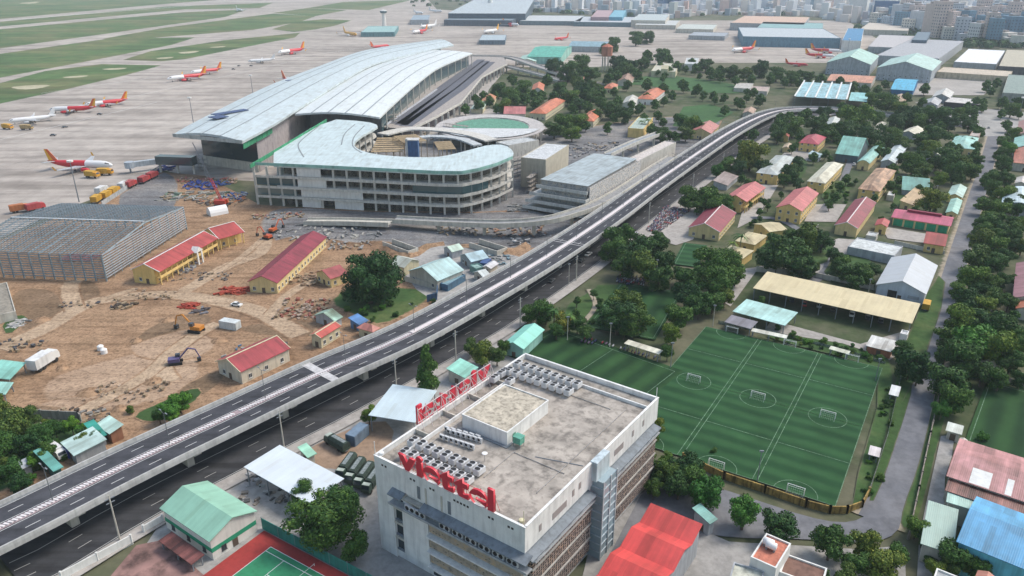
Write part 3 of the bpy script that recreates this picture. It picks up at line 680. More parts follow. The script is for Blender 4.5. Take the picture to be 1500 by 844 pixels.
# front facade
fx = lambda n, x0, x1, z0, z1, out, m, par=blk: (lambda c: (c.box(x0, x1, -out, .38, z0, z1), c.build(n, m, par)))(MB())[1]
def fxo(n, x0, x1, y0, y1, z0, z1, m, par=blk): c = MB(); c.box(x0, x1, y0, y1, z0, z1); return c.build(n, m, par)
fx('pier', 0, 4.6, 0, 18.3, .0, BWH); fx('facade_panel', 7.3, 14.2, 3.0, 14.6, .35, BWH)
for z in (5.5, 9.3, 13.1):
    o = fx('window', 4.9, 7.1, z-2.6, z-.1, -.3, DARK); fx('ledge', 4.6, 7.3, z, z+.5, .1, PALEC); fx('sill', 4.9, 7.1, z-2.95, z-2.61, .05, GREYC, o)
fx('window', 4.9, 7.0, 14.2, 15.6, -.3, DARK)
for x in (13.6, 17.6): fx('pillar', x, x+.4, 18.3, 22.0, .12, PALEC)
for x in (11.5, 19.3): fx('slot_window', x, x+.8, 18.6, 21.6, .03, GREYC)
for x in (2.0, 2.9, 9.7, 10.6, 14.8, 15.6, 20.8, 21.6, 22.4, 23.2, 24.0, 29.0, 29.8, 33.4, 34.2): fx('vent', x, x+.5, 22.3, 22.75, .03, BLACK)
for (x0, x1, dp) in ((4.6, 8.2, 1.6), (13.2, BW+1.5, 1.9)):
    c = MB(); c.profx([(-dp, 17.35), (.38, 18.1), (.38, 18.35), (-dp, 17.6)], x0, x1); c.build('canopy', GREYC, blk)
fxo('canopy', 8.2, 13.2, -.9, .38, 17.2, 17.5, M('stain', (.45, .43, .38), .9), blk)
fxo('service_ledge', 4.6, BW+1.4, -1.5, .38, 15.0, 15.3, GREYW); fxo('ledge_rail', 4.6, BW+1.4, -1.56, -1.45, 15.3, 15.6, GREYW)
for (z0, z1) in ((11.9, 14.6), (8.1, 10.9), (4.3, 7.1)):
    fxo('breeze_block_screen', 14.4, BW-.6, -.25, .38, z0, z1, BLK)
for z in (14.61, 10.91, 7.11, 3.3): fxo('ledge', 14.2, BW+.6, -1.1, .38, z, z+.35, BWH)
fxo('window_band', 14.6, BW-1, .2, .39, .8, 3.2, DARK)
# right facade
rm = M('block', (.33, .26, .23), .9)
for (y0, y1) in ((1.5, 23.0), (30.5, BD-1)):
    for (z0, z1) in ((13.6, 15.6), (9.9, 13.3), (6.2, 9.6), (2.4, 5.9)): fxo('breeze_block_screen', BW-.38, BW+.55, y0, y1, z0, z1, rm)
    for z in (9.61, 5.91, 13.31): fxo('ledge', BW-.38, BW+.85, y0, y1, z, z+.28, CONC)
    c = MB(); c.profy([(BW-.38, 17.3), (BW-.38, 17.6), (BW+1.7, 17.2), (BW+1.7, 16.9)], y0-1.5 if y0 < 5 else y0, y1); c.build('canopy', GREYC, blk)
    fxo('service_ledge', BW-.38, BW+1.5, y0, y1, 15.61, 15.85, GREYW)
for (y0, y1, z) in ((9, 14, 19.6), (4.5, 5.3, 20), (16, 16.8, 20.4), (18.5, 19.3, 20.6), (33, 37, 20), (41, 41.8, 20.4), (46, 46.8, 20.4)): fxo('window', BW-.1, BW+.06, y0, y1, z, z+1.5, M('plain', (.30, .27, .26), .7))
tw = fxo('stair_tower', BW-.38, BW+2.6, 24.0, 29.5, 0, 19.8, M('glass', (.28, .36, .40)))
for z in range(0, 20, 2):
    c = MB(); c.box(BW-.3, BW+2.75, 23.85, 29.65, z+.02, z+.22); c.build('floor_band', M('wall', (.45, .52, .56), .7), tw)
for y in (23.8, 26.7, 29.4): c = MB(); c.box(BW+2.6, BW+2.8, y, y+.25, 0, 20.2); c.build('mullion', M('wall', (.55, .60, .62), .6), tw)
fxo('stair_tower_head', BW-.36, BW+1.2, 23.4, 28.6, 19.81, 24.3, M('wall', (.55, .64, .68), .6))
# fan units
FANB = M('plain', (.012, .012, .014), .7); CASE = M('wall', (.62, .63, .64), .6, .15)
def roof_unit():
    t = thing('air_conditioner', '', 'fan unit'); c = MB(); c.box(-.97, .97, -.52, .52, .12, 1.2)
    for s in (-.47, .47): c.lathe([(0, .47), (.10, .47), (.10, .44), (.03, .44)], n=16, c=(s, 0, 1.2))
    c.box(-.95, -.8, -.42, .42, 0, .12); c.box(.8, .95, -.42, .42, 0, .12); c.build('casing', CASE, t)
    for s in (-.45, .45):
        c = MB(); c.lathe([(0, .43), (.05, .41)], n=16, c=(s, 0, 1.235)); c.build('fan', FANB, t)
    return reg(t)
ru = roof_unit(); BANG = BA+math.pi/2
def put_units(rows, z, desc, grp):
    for ri, (pa, pb, n) in enumerate(rows):
        for i in range(n):
            f = i/(n-1); p = P(pa[0]+(pb[0]-pa[0])*f, pa[1]+(pb[1]-pa[1])*f, z)
            o = clone(ru, (p.x, p.y, z-1.6), BANG, desc % (['front', 'second', 'third'][ri], ORD[i]), grp)
            o.scale = (1.15, 1.45, 1.1)
ORD = ['first', 'second', 'third', 'fourth', 'fifth', 'sixth', 'seventh', 'eighth', 'ninth', 'tenth', 'eleventh', 'twelfth', 'thirteenth', 'fourteenth', 'fifteenth', 'sixteenth', 'seventeenth', 'eighteenth', 'nineteenth', 'twentieth'] + ['%s farther' % x for x in ('twenty-first', 'twenty-second', 'twenty-third', 'twenty-fourth', 'twenty-fifth', 'twenty-sixth', 'twenty-seventh', 'twenty-eighth', 'twenty-ninth', 'thirtieth')]
s6 = lambda x, y, ox, oy: (ox+x/6.25, oy+y/6.25)
put_units([(s6(392, 172, 530, 630), s6(968, 424, 530, 630), 9), (s6(470, 73, 530, 630), s6(1074, 333, 530, 630), 9)], 25.3, 'white twin-fan unit in the %s row behind the front red sign, %s from the left', 'fan units behind the front sign')
put_units([(s6(98, 242, 730, 500), s6(645, 428, 730, 500), 9), (s6(178, 181, 730, 500), s6(724, 366, 730, 500), 9)], 25.3, 'white twin-fan unit in the %s row at the rear roof corner, %s from the left', 'fan units at the rear corner of the roof')
put_units([((724.5, 549.5), (747, 553.5), 2), ((735, 542), (738.5, 540.0), 2)], 25.3, 'white twin-fan unit at the left end of the rear bank, %s pair, %s one', 'fan units at the rear corner of the roof')
def wall_unit():
    t = thing('air_conditioner', '', 'air conditioner'); c = MB(); c.box(-.55, .55, -.2, .2, 0, 1.25); c.build('casing', CASE, t)
    for z in (.68,):
        c = MB(); c.tube((0, -.2, z), (0, -.24, z), .42, 16); c.build('fan', FANB, t)
    return reg(t)
wu = wall_unit()
k = 0
for x in [9.6, 10.9, 12.3, 13.6, 18.6, 19.9, 21.8, 23.1, 25.0, 26.3, 28.2, 29.5, 31.4, 32.7, 34.6, 35.8]:
    w_ = BX @ Vector((x, -1.0, 15.3)); clone(wu, w_, BA, 'grey fan unit under the front canopy, %s from the left' % ORD[k], 'air conditioners under the front canopy', sc=(1.15, 1, 1.15)); k += 1
for k, y in enumerate([3.5, 7.5, 11.5, 15.5, 19.5, 33, 37, 41, 45, 49]):
    w_ = BX @ Vector((BW+.95, y, 15.85)); clone(wu, w_, BA+math.pi/2, 'white unit on the right side ledge, %s from the near corner' % ORD[k], 'air conditioners on the right side ledge', sc=(2.2, 1.2, .9))
small = thing('air_conditioner', '', 'air conditioner'); c = MB(); c.box(-.45, .45, -.17, .17, .25, .95); c.box(-.4, -.34, -.17, .17, 0, .25); c.box(.34, .4, -.17, .17, 0, .25); c.build('casing', CASE, small)
c = MB(); c.tube((-.08, -.17, .6), (-.08, -.2, .6), .24, 12); c.build('fan', FANB, small); reg(small)
for r_, (pa, pb, n) in enumerate([(s6(735, 60, 530, 630), s6(1010, 150, 530, 630), 7), (s6(800, 10, 530, 630), s6(1080, 90, 530, 630), 7), ((655, 628), (700, 640), 6)]):
    for i in range(n):
        p = P(pa[0]+(pb[0]-pa[0])*i/(n-1), pa[1]+(pb[1]-pa[1])*i/(n-1), 24.0)
        clone(small, (p.x, p.y, 23.25), BA, 'small boxy outdoor unit left of the stair house, %s row, %s from the left' % (['front', 'middle', 'rear'][r_], ORD[i]), 'small outdoor units by the stair house', sc=(1.3, 1.3, 1.3))
# signs
RED = M('plain', (.62, .035, .06), .45); REDL = M('plain', (.66, .06, .09), .45)
def letters(parent, word, X, size, depth, mat, mirror=False, shear=0, total=None):
    """red channel letters, each a mesh of its own"""
    xs = 0; objs = []
    for ch in word:
        cu = bpy.data.curves.new('letter', 'FONT'); cu.body = ch; cu.size = size; cu.extrude = depth/2; cu.offset = size*.042; cu.shear = shear; cu.align_x = 'LEFT'
        tmp = bpy.data.objects.new('t', cu); COL.objects.link(tmp); dg = bpy.context.evaluated_depsgraph_get(); ev = tmp.evaluated_get(dg)
        me = bpy.data.meshes.new_from_object(ev); bpy.data.objects.remove(tmp)
        mn = min(v.co.x for v in me.vertices); mx = max(v.co.x for v in me.vertices)
        me.materials.clear(); me.materials.append(mat); objs.append([me, xs-mn, mx-mn]); xs += (mx-mn)+size*.03
    W = xs-size*.03; k = total/W if total else 1
    for me, x, w in objs:
        me.transform(Matrix.Translation((x, 0, 0))); me.transform(Matrix.Scale(k, 4, (1, 0, 0)))
        me.transform(Matrix.Rotation(math.pi/2, 4, 'X')); me.transform(X)
        o = bpy.data.objects.new('letter', me); COL.objects.link(o); o.parent = parent
    return W
q0 = bl(588, 681, 24.1); q1 = bl(728, 747, 24.1)
sg = thing('rooftop_sign', 'red rooftop letters reading viettel along the front parapet, readable from below', 'sign', BX @ Vector((q0.x, 0.2, 24.12)), BA)
b = MB()
for i in range(8): x = (q1.x-q0.x)*i/7; b.tube((x, .35, 0), (x, .35, 3.6), .06); b.tube((x, .35, 2.6), (x, 1.6, -.8), .05)
b.tube((0, .35, .5), (q1.x-q0.x, .35, .5), .06); b.tube((0, .35, 3), (q1.x-q0.x, .35, 3), .06); b.build('support_frame', M('plain', (.5, .12, .12), .6), sg)
letters(sg, 'viettel', Matrix.Translation((0, 0, .1)), 6.5, .5, RED, total=(q1.x-q0.x))
# rear-left sign: faces the road, so it shows its back from here
r0 = bl(614, 622, 24.1); r1 = bl(712, 548, 24.1)
sg = thing('rooftop_sign', 'red rooftop letters on white struts seen from behind, along the left parapet', 'sign', BX @ Vector((-.5, r1.y, 24.12)), BA-math.pi/2)
L = r1.y-r0.y; b = MB()
for i in range(11):
    x = L*i/10; b.tube((x, .3, -1.0), (x, .3, 4.0), .07); b.tube((x, .3, 3.2), (x, 2.2, -1.1), .07)
    if i < 10: b.tube((x, .3, .3), (x+L/10, .3, 3.4), .05)
b.tube((0, .3, .3), (L, .3, .3), .08); b.tube((0, .3, 3.4), (L, .3, 3.4), .08); b.build('support_frame', M('plain', (.62, .55, .55), .6), sg)
letters(sg, 'viettel', Matrix.Translation((0, 0, .0)), 6.0, .5, RED, total=L)
mp_ = thing('lightning_mast', 'thin pale mast at the left front corner of the office roof', 'mast', BX @ Vector((.2, .2, 24.1)), BA); c = MB(); c.tube((0, 0, 0), (0, 0, 3.2), .07); c.lathe([(0, .5), (.5, .5), (.6, .1)], c=(1, .8, 0)); c.build('pole', WHITEP, mp_)
mp_ = thing('lightning_mast', 'thin pale mast at the near right corner of the office roof', 'mast', BX @ Vector((BW-1, 1, 23.2)), BA); c = MB(); c.tube((0, 0, 0), (0, 0, 3.4), .07); c.lathe([(0, .5), (.5, .5), (.6, .1)], c=(-1, .8, 0)); c.build('pole', M('plain', (.6, .55, .35), .6), mp_)
mp_ = thing('lightning_mast', 'thin pale mast at the far right corner of the office roof', 'mast', BX @ Vector((BW-.4, BD-.4, 24.1)), BA); c = MB(); c.tube((0, 0, 0), (0, 0, 2.6), .08); c.build('pole', WHITEP, mp_)
# ------------------------------------------------------------------ terminal under construction
RGREY = M('roofx', (.50, .57, .59), .5, .12); RPALE = M('roofx', (.64, .68, .68), .5, .10); TEALNET = M('wall', (.30, .55, .48), .8, .3, .1)
TG = M('glass', (.05, .10, .11)); SLABC = M('wall', (.60, .58, .53), .9, .22); GNET = M('wall', (.05, .34, .17), .85, .4, .3)
def curved_roof(name, Lp, Rp, nz, amp, th, mat, parent, z0=0):
    """roof shell between two edge lines, arched across"""
    n = len(Lp); b = MB(); vs = []
    for k in range(2):
        for i in range(n):
            for j in range(nz+1):
                f = j/nz; p = Lp[i].lerp(Rp[i], f); vs.append((p.x, p.y, p.z+amp*math.sin(math.pi*f)-k*th))
    m_ = nz+1; fs = []
    for i in range(n-1):
        for j in range(nz):
            a = i*m_+j; fs.append([a, a+m_, a+m_+1, a+1][::-1]); o = n*m_; fs.append([o+a, o+a+1, o+a+m_+1, o+a+m_][::-1])
    o = n*m_
    for i in range(n-1): fs += [[i*m_, o+i*m_, o+(i+1)*m_, (i+1)*m_], [i*m_+nz, (i+1)*m_+nz, o+(i+1)*m_+nz, o+i*m_+nz]]
    for j in range(nz): fs += [[j, j+1, o+j+1, o+j], [(n-1)*m_+j, o+(n-1)*m_+j, o+(n-1)*m_+j+1, (n-1)*m_+j+1]]
    b.add(vs, fs); return b.build(name, mat, parent)
def resample(pts, n):
    L = [0]
    for i in range(1, len(pts)): L.append(L[-1]+(pts[i]-pts[i-1]).length)
    out = []
    for k in range(n):
        s = L[-1]*k/(n-1); i = 0
        while i < len(pts)-2 and L[i+1] < s: i += 1
        out.append(pts[i].lerp(pts[i+1], (s-L[i])/(L[i+1]-L[i])))
    return out
def roofpts(pix, zs): return smooth_world([P(x, y, z) for (x, y), z in zip(pix, zs)], 20)
term = thing('terminal', 'long airport terminal hall with a wavy pale metal roof in two overlapping bands', 'terminal', (-150, 500, 0))
term.location = (0, 0, 0)
A_L = resample(roofpts([(253, 197), (275, 184), (390, 127), (470, 96), (529, 75), (580, 66), (640, 58)], [24, 25, 27, 28, 28, 28, 27]), 24)
A_R = resample(roofpts([(355, 207), (400, 183), (434, 161), (516, 110), (553, 92), (600, 80), (665, 66)], [24, 25, 25, 26, 26, 26, 25]), 24)
curved_roof('roof', A_L, A_R, 6, 2.5, 1.4, RGREY, term)
B_L = resample(roofpts([(432, 167), (440, 161), (516, 112), (555, 94), (600, 79), (618, 75)], [23.5, 23.5, 24, 24, 24, 24]), 16)
B_R = resample(roofpts([(556, 172), (589, 141), (615, 119), (641, 100), (668, 88), (692, 78)], [22, 23, 24, 24, 24, 23]), 16)
curved_roof('roof', B_L, B_R, 6, 2.2, 1.2, RPALE, term)
for Lp, Rp, fr in ((A_L, A_R, (.22, .45, .70)), (B_L, B_R, (.2, .4, .6, .8))):    # standing ribs on the roof
    for f in fr:
        am = 2.5 if Lp is A_L else 2.2
        pts = [l.lerp(r, f)+Vector((0, 0, am*math.sin(math.pi*f)+.1)) for l, r in zip(Lp, Rp)]
        ribbon('roof_rib', offset_line(pts, -.45), offset_line(pts, .45), .3, M('wall', (.30, .34, .36), .6), term)
def wall_between(name, pts, zlo, drop, th, m, parent):
    b = MB()
    for i in range(len(pts)-1):
        a, c = pts[i], pts[i+1]; d = (c-a); L = math.hypot(d.x, d.y); mz = min(a.z, c.z)-drop
        b.cbox(((a.x+c.x)/2, (a.y+c.y)/2, (mz+zlo)/2), (L+.1, th, mz-zlo), math.atan2(d.y, d.x))
    return b.build(name, m, parent)
ins = lambda pts, o: [p for p in offset_line(pts, o)]
AL2 = ins(A_L, 5); BR2 = ins(B_R, -5)
wall_between('glass_wall', AL2[1:], 0, 1.4, .6, TG, term); wall_between('glass_wall', BR2[1:], 0, 1.2, .6, TG, term)
wall_between('glass_wall', [AL2[1], ins(A_R, -4)[1]], 5.5, 1.6, .6, M('glass', (.012, .035, .04)), term)
wall_between('lower_wall', [AL2[1]+Vector((0, -1, 0)), ins(A_R, -4)[1]+Vector((0, -1, 0))], 0, 19, .6, PALEC, term)
wall_between('side_wall', ins(A_R, -4)[1:7], 0, 1.4, .6, M('wall', (.42, .38, .38), .9), term)
wall_between('near_wall', [ins(B_L, 3)[1], BR2[1]], 0, 1.4, .6, M('wall', (.13, .15, .16), .8), term)
wall_between('fascia', [A_L[0]+Vector((0, .2, .9)), A_R[0]+Vector((0, .2, .9))], A_L[0].z-1.5, .4, .6, M('wall', (.48, .50, .48), .8), term)
for p, q in ((P(356, 211, 22), P(398, 188, 22)),):
    wall_between('green_netting', [p, q], p.z-3, 0, .3, GNET, term)
b = MB()
for i in range(1, 16):
    p = BR2[i]; q = B_R[i]; b.tube((q.x-1, q.y, 9), (q.x-1, q.y, q.z-1.2), .45, 6)
b.build('column_row', SLABC, term)
for (px, py, rx, ry) in ((320, 172, 4.5, 4.5), (337, 165, 12, 3), (433, 118, 7, 4.5)):
    p = P(px, py, 28); c = MB(); c.box(-rx, rx, -ry, ry, 0, .4); o = c.build('tarpaulin', M('wall', (.07, .11, .22), .8, .3), None, (p.x, p.y, 28.1)); o.rotation_euler = (0, 0, .9); tag(o, 'dark blue tarpaulin on the terminal roof, %s' % {320: 'the nearest one', 337: 'the long one', 433: 'the round farthest one'}[px], 'tarpaulin', 'tarpaulins on the terminal roof')
# departures deck with dark lanes
dk = thing('departure_deck', 'raised departures roadway with dark lanes beside the terminal glass wall', 'raised road', (0, 0, 0))
poly3('deck', [(562, 186), (600, 190), (672, 152), (706, 112), (744, 94), (738, 84), (692, 80), (660, 100), (600, 145)], [9]*9, 1.2, M('wall', (.40, .36, .33), .95, .3), dk)
for f, w_ in ((.12, 5), (.30, 5), (.47, 5)):
    a = [P(575+f*40, 180+f*10, 9.1), P(650+f*50, 120+f*22, 9.1), P(700+f*42, 86+f*10, 9.1)]; ribbon('lane', offset_line(a, -w_), offset_line(a, w_), .06, M('wall', (.12, .125, .15), .9), dk)
pw = [P(604, 190, 9), P(640, 172, 9), P(675, 152, 9), P(706, 114, 9), P(742, 95, 9)]
wall_between('parapet', [p+Vector((0, 0, 1.2)) for p in pw], 8.5, 0, .5, SLABC, dk)
rs = resample(pw, 26)
for p in rs: c = MB(); c.box(-.8, .8, -.8, .8, 0, 7.8); c.build('pier', SLABC, dk, (p.x, p.y, 0))
wall_between('back_wall', [p+Vector((-7, 0, 0)) for p in pw], 0, 1.3, .4, M('wall', (.16, .14, .15), .9), dk)
bl_ = [P(566, 184, 9), P(620, 146, 9), P(640, 132, 9)]
wall_between('barrier', [p+Vector((0, 0, 1.3)) for p in bl_], 9, 0, .8, M('wall', (.50, .52, .56), .7), dk)
flyover('ramp', 'pale two-way ramp leading away right from the far end of the departures deck', [(690, 82), (745, 84), (790, 98), (835, 112), (880, 124)], [9, 9, 7, 4, 1], 11, deck=M('wall', (.34, .32, .31), .9), wall=SLABC)
flyover('ramp', 'lower ramp beside the far end of the departures deck', [(742, 97), (790, 109), (820, 118)], [7, 4, 1], 7, deck=M('wall', (.34, .32, .31), .9), wall=SLABC)
# ------------------------------------------------------------------ curved concourse building in front
cb = thing('concourse_building', 'four-storey concrete concourse building with pale U-shaped roof round an open court', 'building', (0, 0, 0))
ZR = 22.0
UP = [(368, 240), (500, 246), (590, 250.5), (640, 253), (676, 253.5), (700, 249), (728, 241), (750, 231), (753, 222), (740, 212), (716, 212), (690, 219), (660, 227), (637, 230.5), (590, 230), (548, 226), (524, 219), (517, 211), (528, 200), (545, 191), (556, 184), (538, 178), (478, 174)]
def closed_offset(pts, o):
    n = len(pts); out = []
    for i in range(n):
        e1 = (pts[i]-pts[i-1]); e2 = (pts[(i+1) % n]-pts[i]); e1.z = e2.z = 0; e1.normalize(); e2.normalize(); nn = Vector((-e1.y, e1.x, 0))+Vector((-e2.y, e2.x, 0)); nn.normalize(); out.append(pts[i]+nn*o)
    return out
UW = chaikin([P(x, y, ZR) for x, y in UP], 1)
b = MB(); b.prism([(p.x, p.y) for p in UW], ZR-1.2, ZR); b.build('roof', M('roofx', (.52, .61, .62), .5, .14), cb)
for z, o_ in ((16.3, 1.2), (11.0, .6), (5.7, 1.5)):
    b = MB(); b.prism([(p.x, p.y) for p in closed_offset(UW, o_)], z-.9, z); b.build('floor_slab', SLABC, cb)
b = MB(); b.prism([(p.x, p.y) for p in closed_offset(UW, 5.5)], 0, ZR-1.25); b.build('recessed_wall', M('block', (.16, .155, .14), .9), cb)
IC = [P(x, y, ZR) for x, y in UP[9:20]]; IC2 = resample(smooth_world(IC, 4), 16)
for p in IC2: c = MB(); c.box(-.45, .45, -.45, .45, 0, ZR-1.2); c.build('column', SLABC, cb, (p.x, p.y-1.2, 0))
# lower open structure behind the court: curved slabs, a sloping white sheet, tan decks
lowr = [P(x, y, 11) for x, y in [(560, 196), (600, 188), (650, 190), (690, 196), (720, 205)]]; lw_ = smooth_world(lowr, 5); ribbon('curved_gallery', offset_line(lw_, -5), offset_line(lw_, 5), .9, SLABC, cb)
for p in lw_[::3]: c = MB(); c.box(-.4, .4, -.4, .4, 0, 10); c.build('column', SLABC, cb, (p.x, p.y, 0))
lowr = [P(x, y, 16) for x, y in [(700, 212), (672, 202), (630, 199), (600, 203)]]; lw_ = smooth_world(lowr, 5); ribbon('curved_gallery', offset_line(lw_, -3), offset_line(lw_, 3), .9, M('wall', (.50, .53, .54), .8), cb)
for p in lw_[::3]: c = MB(); c.box(-.35, .35, -.35, .35, 0, 15); c.build('column', SLABC, cb, (p.x, p.y, 0))
# glazing bands on the front and the near-right bow
fr = [P(x, y, ZR) for x, y in [(371, 239), (405, 240.8)]]
def front_line(x0, x1, n=10):
    fo = [(368, 240), (500, 246), (590, 250.5), (640, 253), (676, 253.5), (700, 249), (728, 241), (751, 231)]
    W = resample([P(x, y, ZR) for x, y in fo], 120); out = [p for p in W if x0 <= Q((p.x, p.y, ZR))[0] <= x1]; return out
for (x0, x1, zlo, zhi, m_, off) in ((370, 432, 11.0, 15.4, TG, 1.5), (370, 432, 5.7, 10.1, M('glass', (.12, .17, .17)), 1.5), (602, 716, 11.05, 15.3, TG, .9)):
    L_ = front_line(x0, x1); L_ = [Vector((p.x, p.y+off, zhi)) for p in L_]; wall_between('glazing', L_, zlo, 0, .3, m_, cb)
for (x0, x1, zlo, zhi) in ((432, 470, 16.4, 20.6), (433, 476, 11.0, 15.4), (434, 528, 5.7, 10.1), (436, 466, .2, 4.8), (482, 530, .2, 4.8)):
    L_ = front_line(x0, x1); L_ = [Vector((p.x, p.y+.8, zhi)) for p in L_]; wall_between('white_panel', L_, zlo, 0, .5, M('wall', (.76, .75, .72), .8, .14), cb)
FL = resample([P(x, y, ZR) for x, y in [(369, 240), (500, 246), (590, 250.5), (640, 253), (676, 253.5), (700, 249), (728, 241), (751, 231)]], 22)
for p in FL: c = MB(); c.box(-.5, .5, -.5, .5, 0, ZR-1.25); c.build('column', SLABC, cb, (p.x, p.y+1.5, 0))
FE = front_line(368, 752)
for z, dz in ((16.3, .9), (11.0, .9), (5.7, .9)):
    L_ = [Vector((p.x, p.y-(1.6 if z == 11 else 1.0), z+.25)) for p in FE]; wall_between('slab_edge', L_, z-.95, 0, .4, SLABC, cb)
L_ = [Vector((p.x, p.y-.3, ZR+1.0)) for p in FE]; wall_between('edge_netting', L_, ZR-.5, 0, .15, TEALNET, cb)
LL = [P(366, 241, 23.2), P(478, 174.5, 23.2)]; wall_between('green_netting', LL, 21.2, 0, .3, GNET, cb)
# roof joints and clerestory steps
for pts in ([(470, 182), (442, 205), (437, 215), (445, 230)], [(520, 182), (505, 196), (500, 212)], [(534, 184), (519, 200), (517, 214), (530, 224)]):
    w_ = smooth_world([P(x, y, ZR+.1) for x, y in pts], 4); ribbon('roof_step', offset_line(w_, -.35), offset_line(w_, .35), .5, M('wall', (.26, .29, .30), .8), cb)
# the court: timber formwork, a blue-clad shaft, props
st = thing('formwork', 'tan timber formwork and props inside the open court of the concourse building', 'formwork', (0, 0, 0))
for (a, b_, c_, z) in (((548, 212), (590, 222), (596, 200), 15), ((580, 202), (625, 206), (608, 196), 18), ((640, 216), (668, 218), (660, 206), 16)):
    o1, an, w_, d_ = frame3(a, b_, c_, z); c = MB(); c.X = Matrix.Translation(o1) @ Matrix.Rotation(an, 4, 'Z')
    for i in range(7): c.box(0, w_, d_*i/7, d_*i/7+d_/11, z-.3, z)
    for i in range(5):
        for j in range(2): c.box(w_*i/4-.15, w_*i/4+.15, d_*j-.15, d_*j+.15, 0, z-.31)
    c.build('platform', M('wall', (.42, .31, .18), .9, .3), st)
sh = thing('lift_shaft', 'blue and white clad lift shaft rising in the open court', 'lift shaft', P(606, 232, 0)); p = P(606, 222, 14); sh.location = (p.x, p.y, 0)
c = MB(); c.box(-3, 3, -3, 3, 0, 21); c.build('shaft', M('wall', (.06, .14, .30), .7), sh); c = MB(); c.box(-4.2, -3.01, -3.2, -2, 0, 22); c.box(-4.4, 3.4, -3.4, 3.4, 21.01, 21.5); c.build('frame', M('wall', (.6, .6, .58), .8), sh)
# right wing with the tan blank wall
house('annexe', 'building', 'tan concrete wing with white roof at the right end of the curved concourse building', (753, 236), (800, 234), (834, 212), 17, 'flat', wall=M('wall', (.50, .46, .37), .9, .15), rcol=(.60, .62, .63), win=(4, 9), door=False)
house('annexe', 'building', 'low grey roofed block behind the open court of the concourse building', (690, 214), (745, 213), (790, 205), 14, 'flat', wall=SLABC, rcol=(.50, .52, .52), door=False)
# car park block with light blue-grey roof and stepped white tiers
pk = house('parking_block', 'building', 'grey-roofed parking block with stepped white tiers beside the viaduct ramp', (797, 260), (861, 273), (933, 234), 16, 'mono', 'w', rh=.6, wall=M('block', (.36, .36, .36), .9), rcol=(.38, .44, .46), door=False)
pw_, pd_ = HOUSES[-1][1], HOUSES[-1][2]
for z, o in ((12.4, 1.5), (8.9, 4.0), (5.4, 5.5), (2.2, 6.5)):
    c = MB(); c.box(-o, pw_+o*.25, -o, pd_, z-.5, z); c.box(-o, pw_+o*.25, -o, -o+.35, z, z+1.1); c.box(pw_+o*.25-.35, pw_+o*.25, -o+.35, pd_, z, z+1.1); c.build('tier', M('wall', (.55, .55, .52), .85, .2), pk)
c = MB(); c.box(pw_+.8, pw_+1.1, 0, pd_+4, 0, 15.5); c.build('lattice_screen', M('block', (.50, .50, .50), .8), pk)
sh_ = house('site_shed', 'shed', 'long white roof with rust-orange stains between the parking block and the viaduct', (920, 232), (935, 236), (991, 208), 9, 'flat', wall=SLABC, rcol=(.62, .56, .52), door=False, rvar=.5)
flyover('access_bridge', 'narrow grey access bridge left of the stained white roof', [(890, 226), (930, 208), (975, 192)], [8, 8, 7], 5, deck=M('wall', (.30, .33, .36), .9), wall=SLABC)
# oval canopy
ov = thing('oval_canopy', 'oval ring canopy with white roof segment and green netting centre behind the court', 'canopy', (0, 0, 0))
cx = P(718, 186, 9); rx = (P(800, 186, 9)-P(640, 186, 9)).length/2; ry = (P(718, 167, 9)-P(718, 206, 9)).length/2*.95
ring = lambda a, k, z: Vector((cx.x+math.cos(a)*rx*k, cx.y+math.sin(a)*ry*k, z))
b = MB(); n = 48; vs = []
for i in range(n):
    a = i*2*math.pi/n
    for k, z in ((1.0, 9.6), (.72, 9.6), (.72, 9.0), (1.0, 9.0)): p = ring(a, k, z); vs.append(tuple(p))
b.add(vs, [[i*4+k, ((i+1) % n)*4+k, ((i+1) % n)*4+(k+1) % 4, i*4+(k+1) % 4] for i in range(n) for k in range(4)]); b.build('ring_deck', M('wall', (.50, .47, .45), .9), ov)
b = MB(); b.add([tuple(ring(-2.9+i*.2, .93, 10.3)) for i in range(14)], [list(range(14))]); b.add([tuple(ring(-2.9+i*.2, .93, 10.0)) for i in range(14)], [list(range(14))[::-1]]); b.build('roof', M('wall', (.62, .63, .63), .7), ov)
b = MB(); b.add([tuple(ring(i*.26, .71, 8.9)) for i in range(24)], [list(range(24))]); b.build('green_netting', M('wall', (.13, .34, .24), .9, .4), ov)
for i in range(24): p = ring(i*2*math.pi/24, .95, 0); c = MB(); c.tube((0, 0, 0), (0, 0, 8.9), .4, 6); c.build('column', SLABC, ov, (p.x, p.y, 0))
# ------------------------------------------------------------------ steel frame hall
o1, an, w_, d_ = frame3((-60, 365), (148, 374.5), (268, 304), 11)
sf = thing('steel_frame_hall', 'big unfinished grey steel hall of bare rafters and purlins left of the arcaded house', 'steel frame', o1, an)
GS = M('wall', (.22, .28, .315), .6, .2); GS2 = M('wall', (.34, .39, .42), .6, .2)
hz_ = lambda y: 11+3.2*(1-abs(y-d_/2)/(d_/2))
nb = 14
for i in range(nb+1):
    x = w_*i/nb; b = MB()
    for y in (0, d_): b.box(x-.25, x+.25, y-.25, y+.25, 0, 10.8)
    b.tube((x, 0, 10.8), (x, d_/2, 13.9), .32, 4); b.tube((x, d_, 10.8), (x, d_/2, 13.9), .32, 4)
    b.build('portal_frame', GS, sf)
b = MB(); k = 0; y = 0
while y <= d_+.01: b.tube((0, y, hz_(y)+.3), (w_, y, hz_(y)+.3), .15, 4); y += d_/36
b.build('purlin', GS, sf)
b = MB(); xx = 0
while xx < w_: b.tube((xx, 0, 11.2), (xx, d_/2, 14.3), .1, 4); b.tube((xx, d_, 11.2), (xx, d_/2, 14.3), .1, 4); xx += w_/44
b.build('purlin', GS, sf)
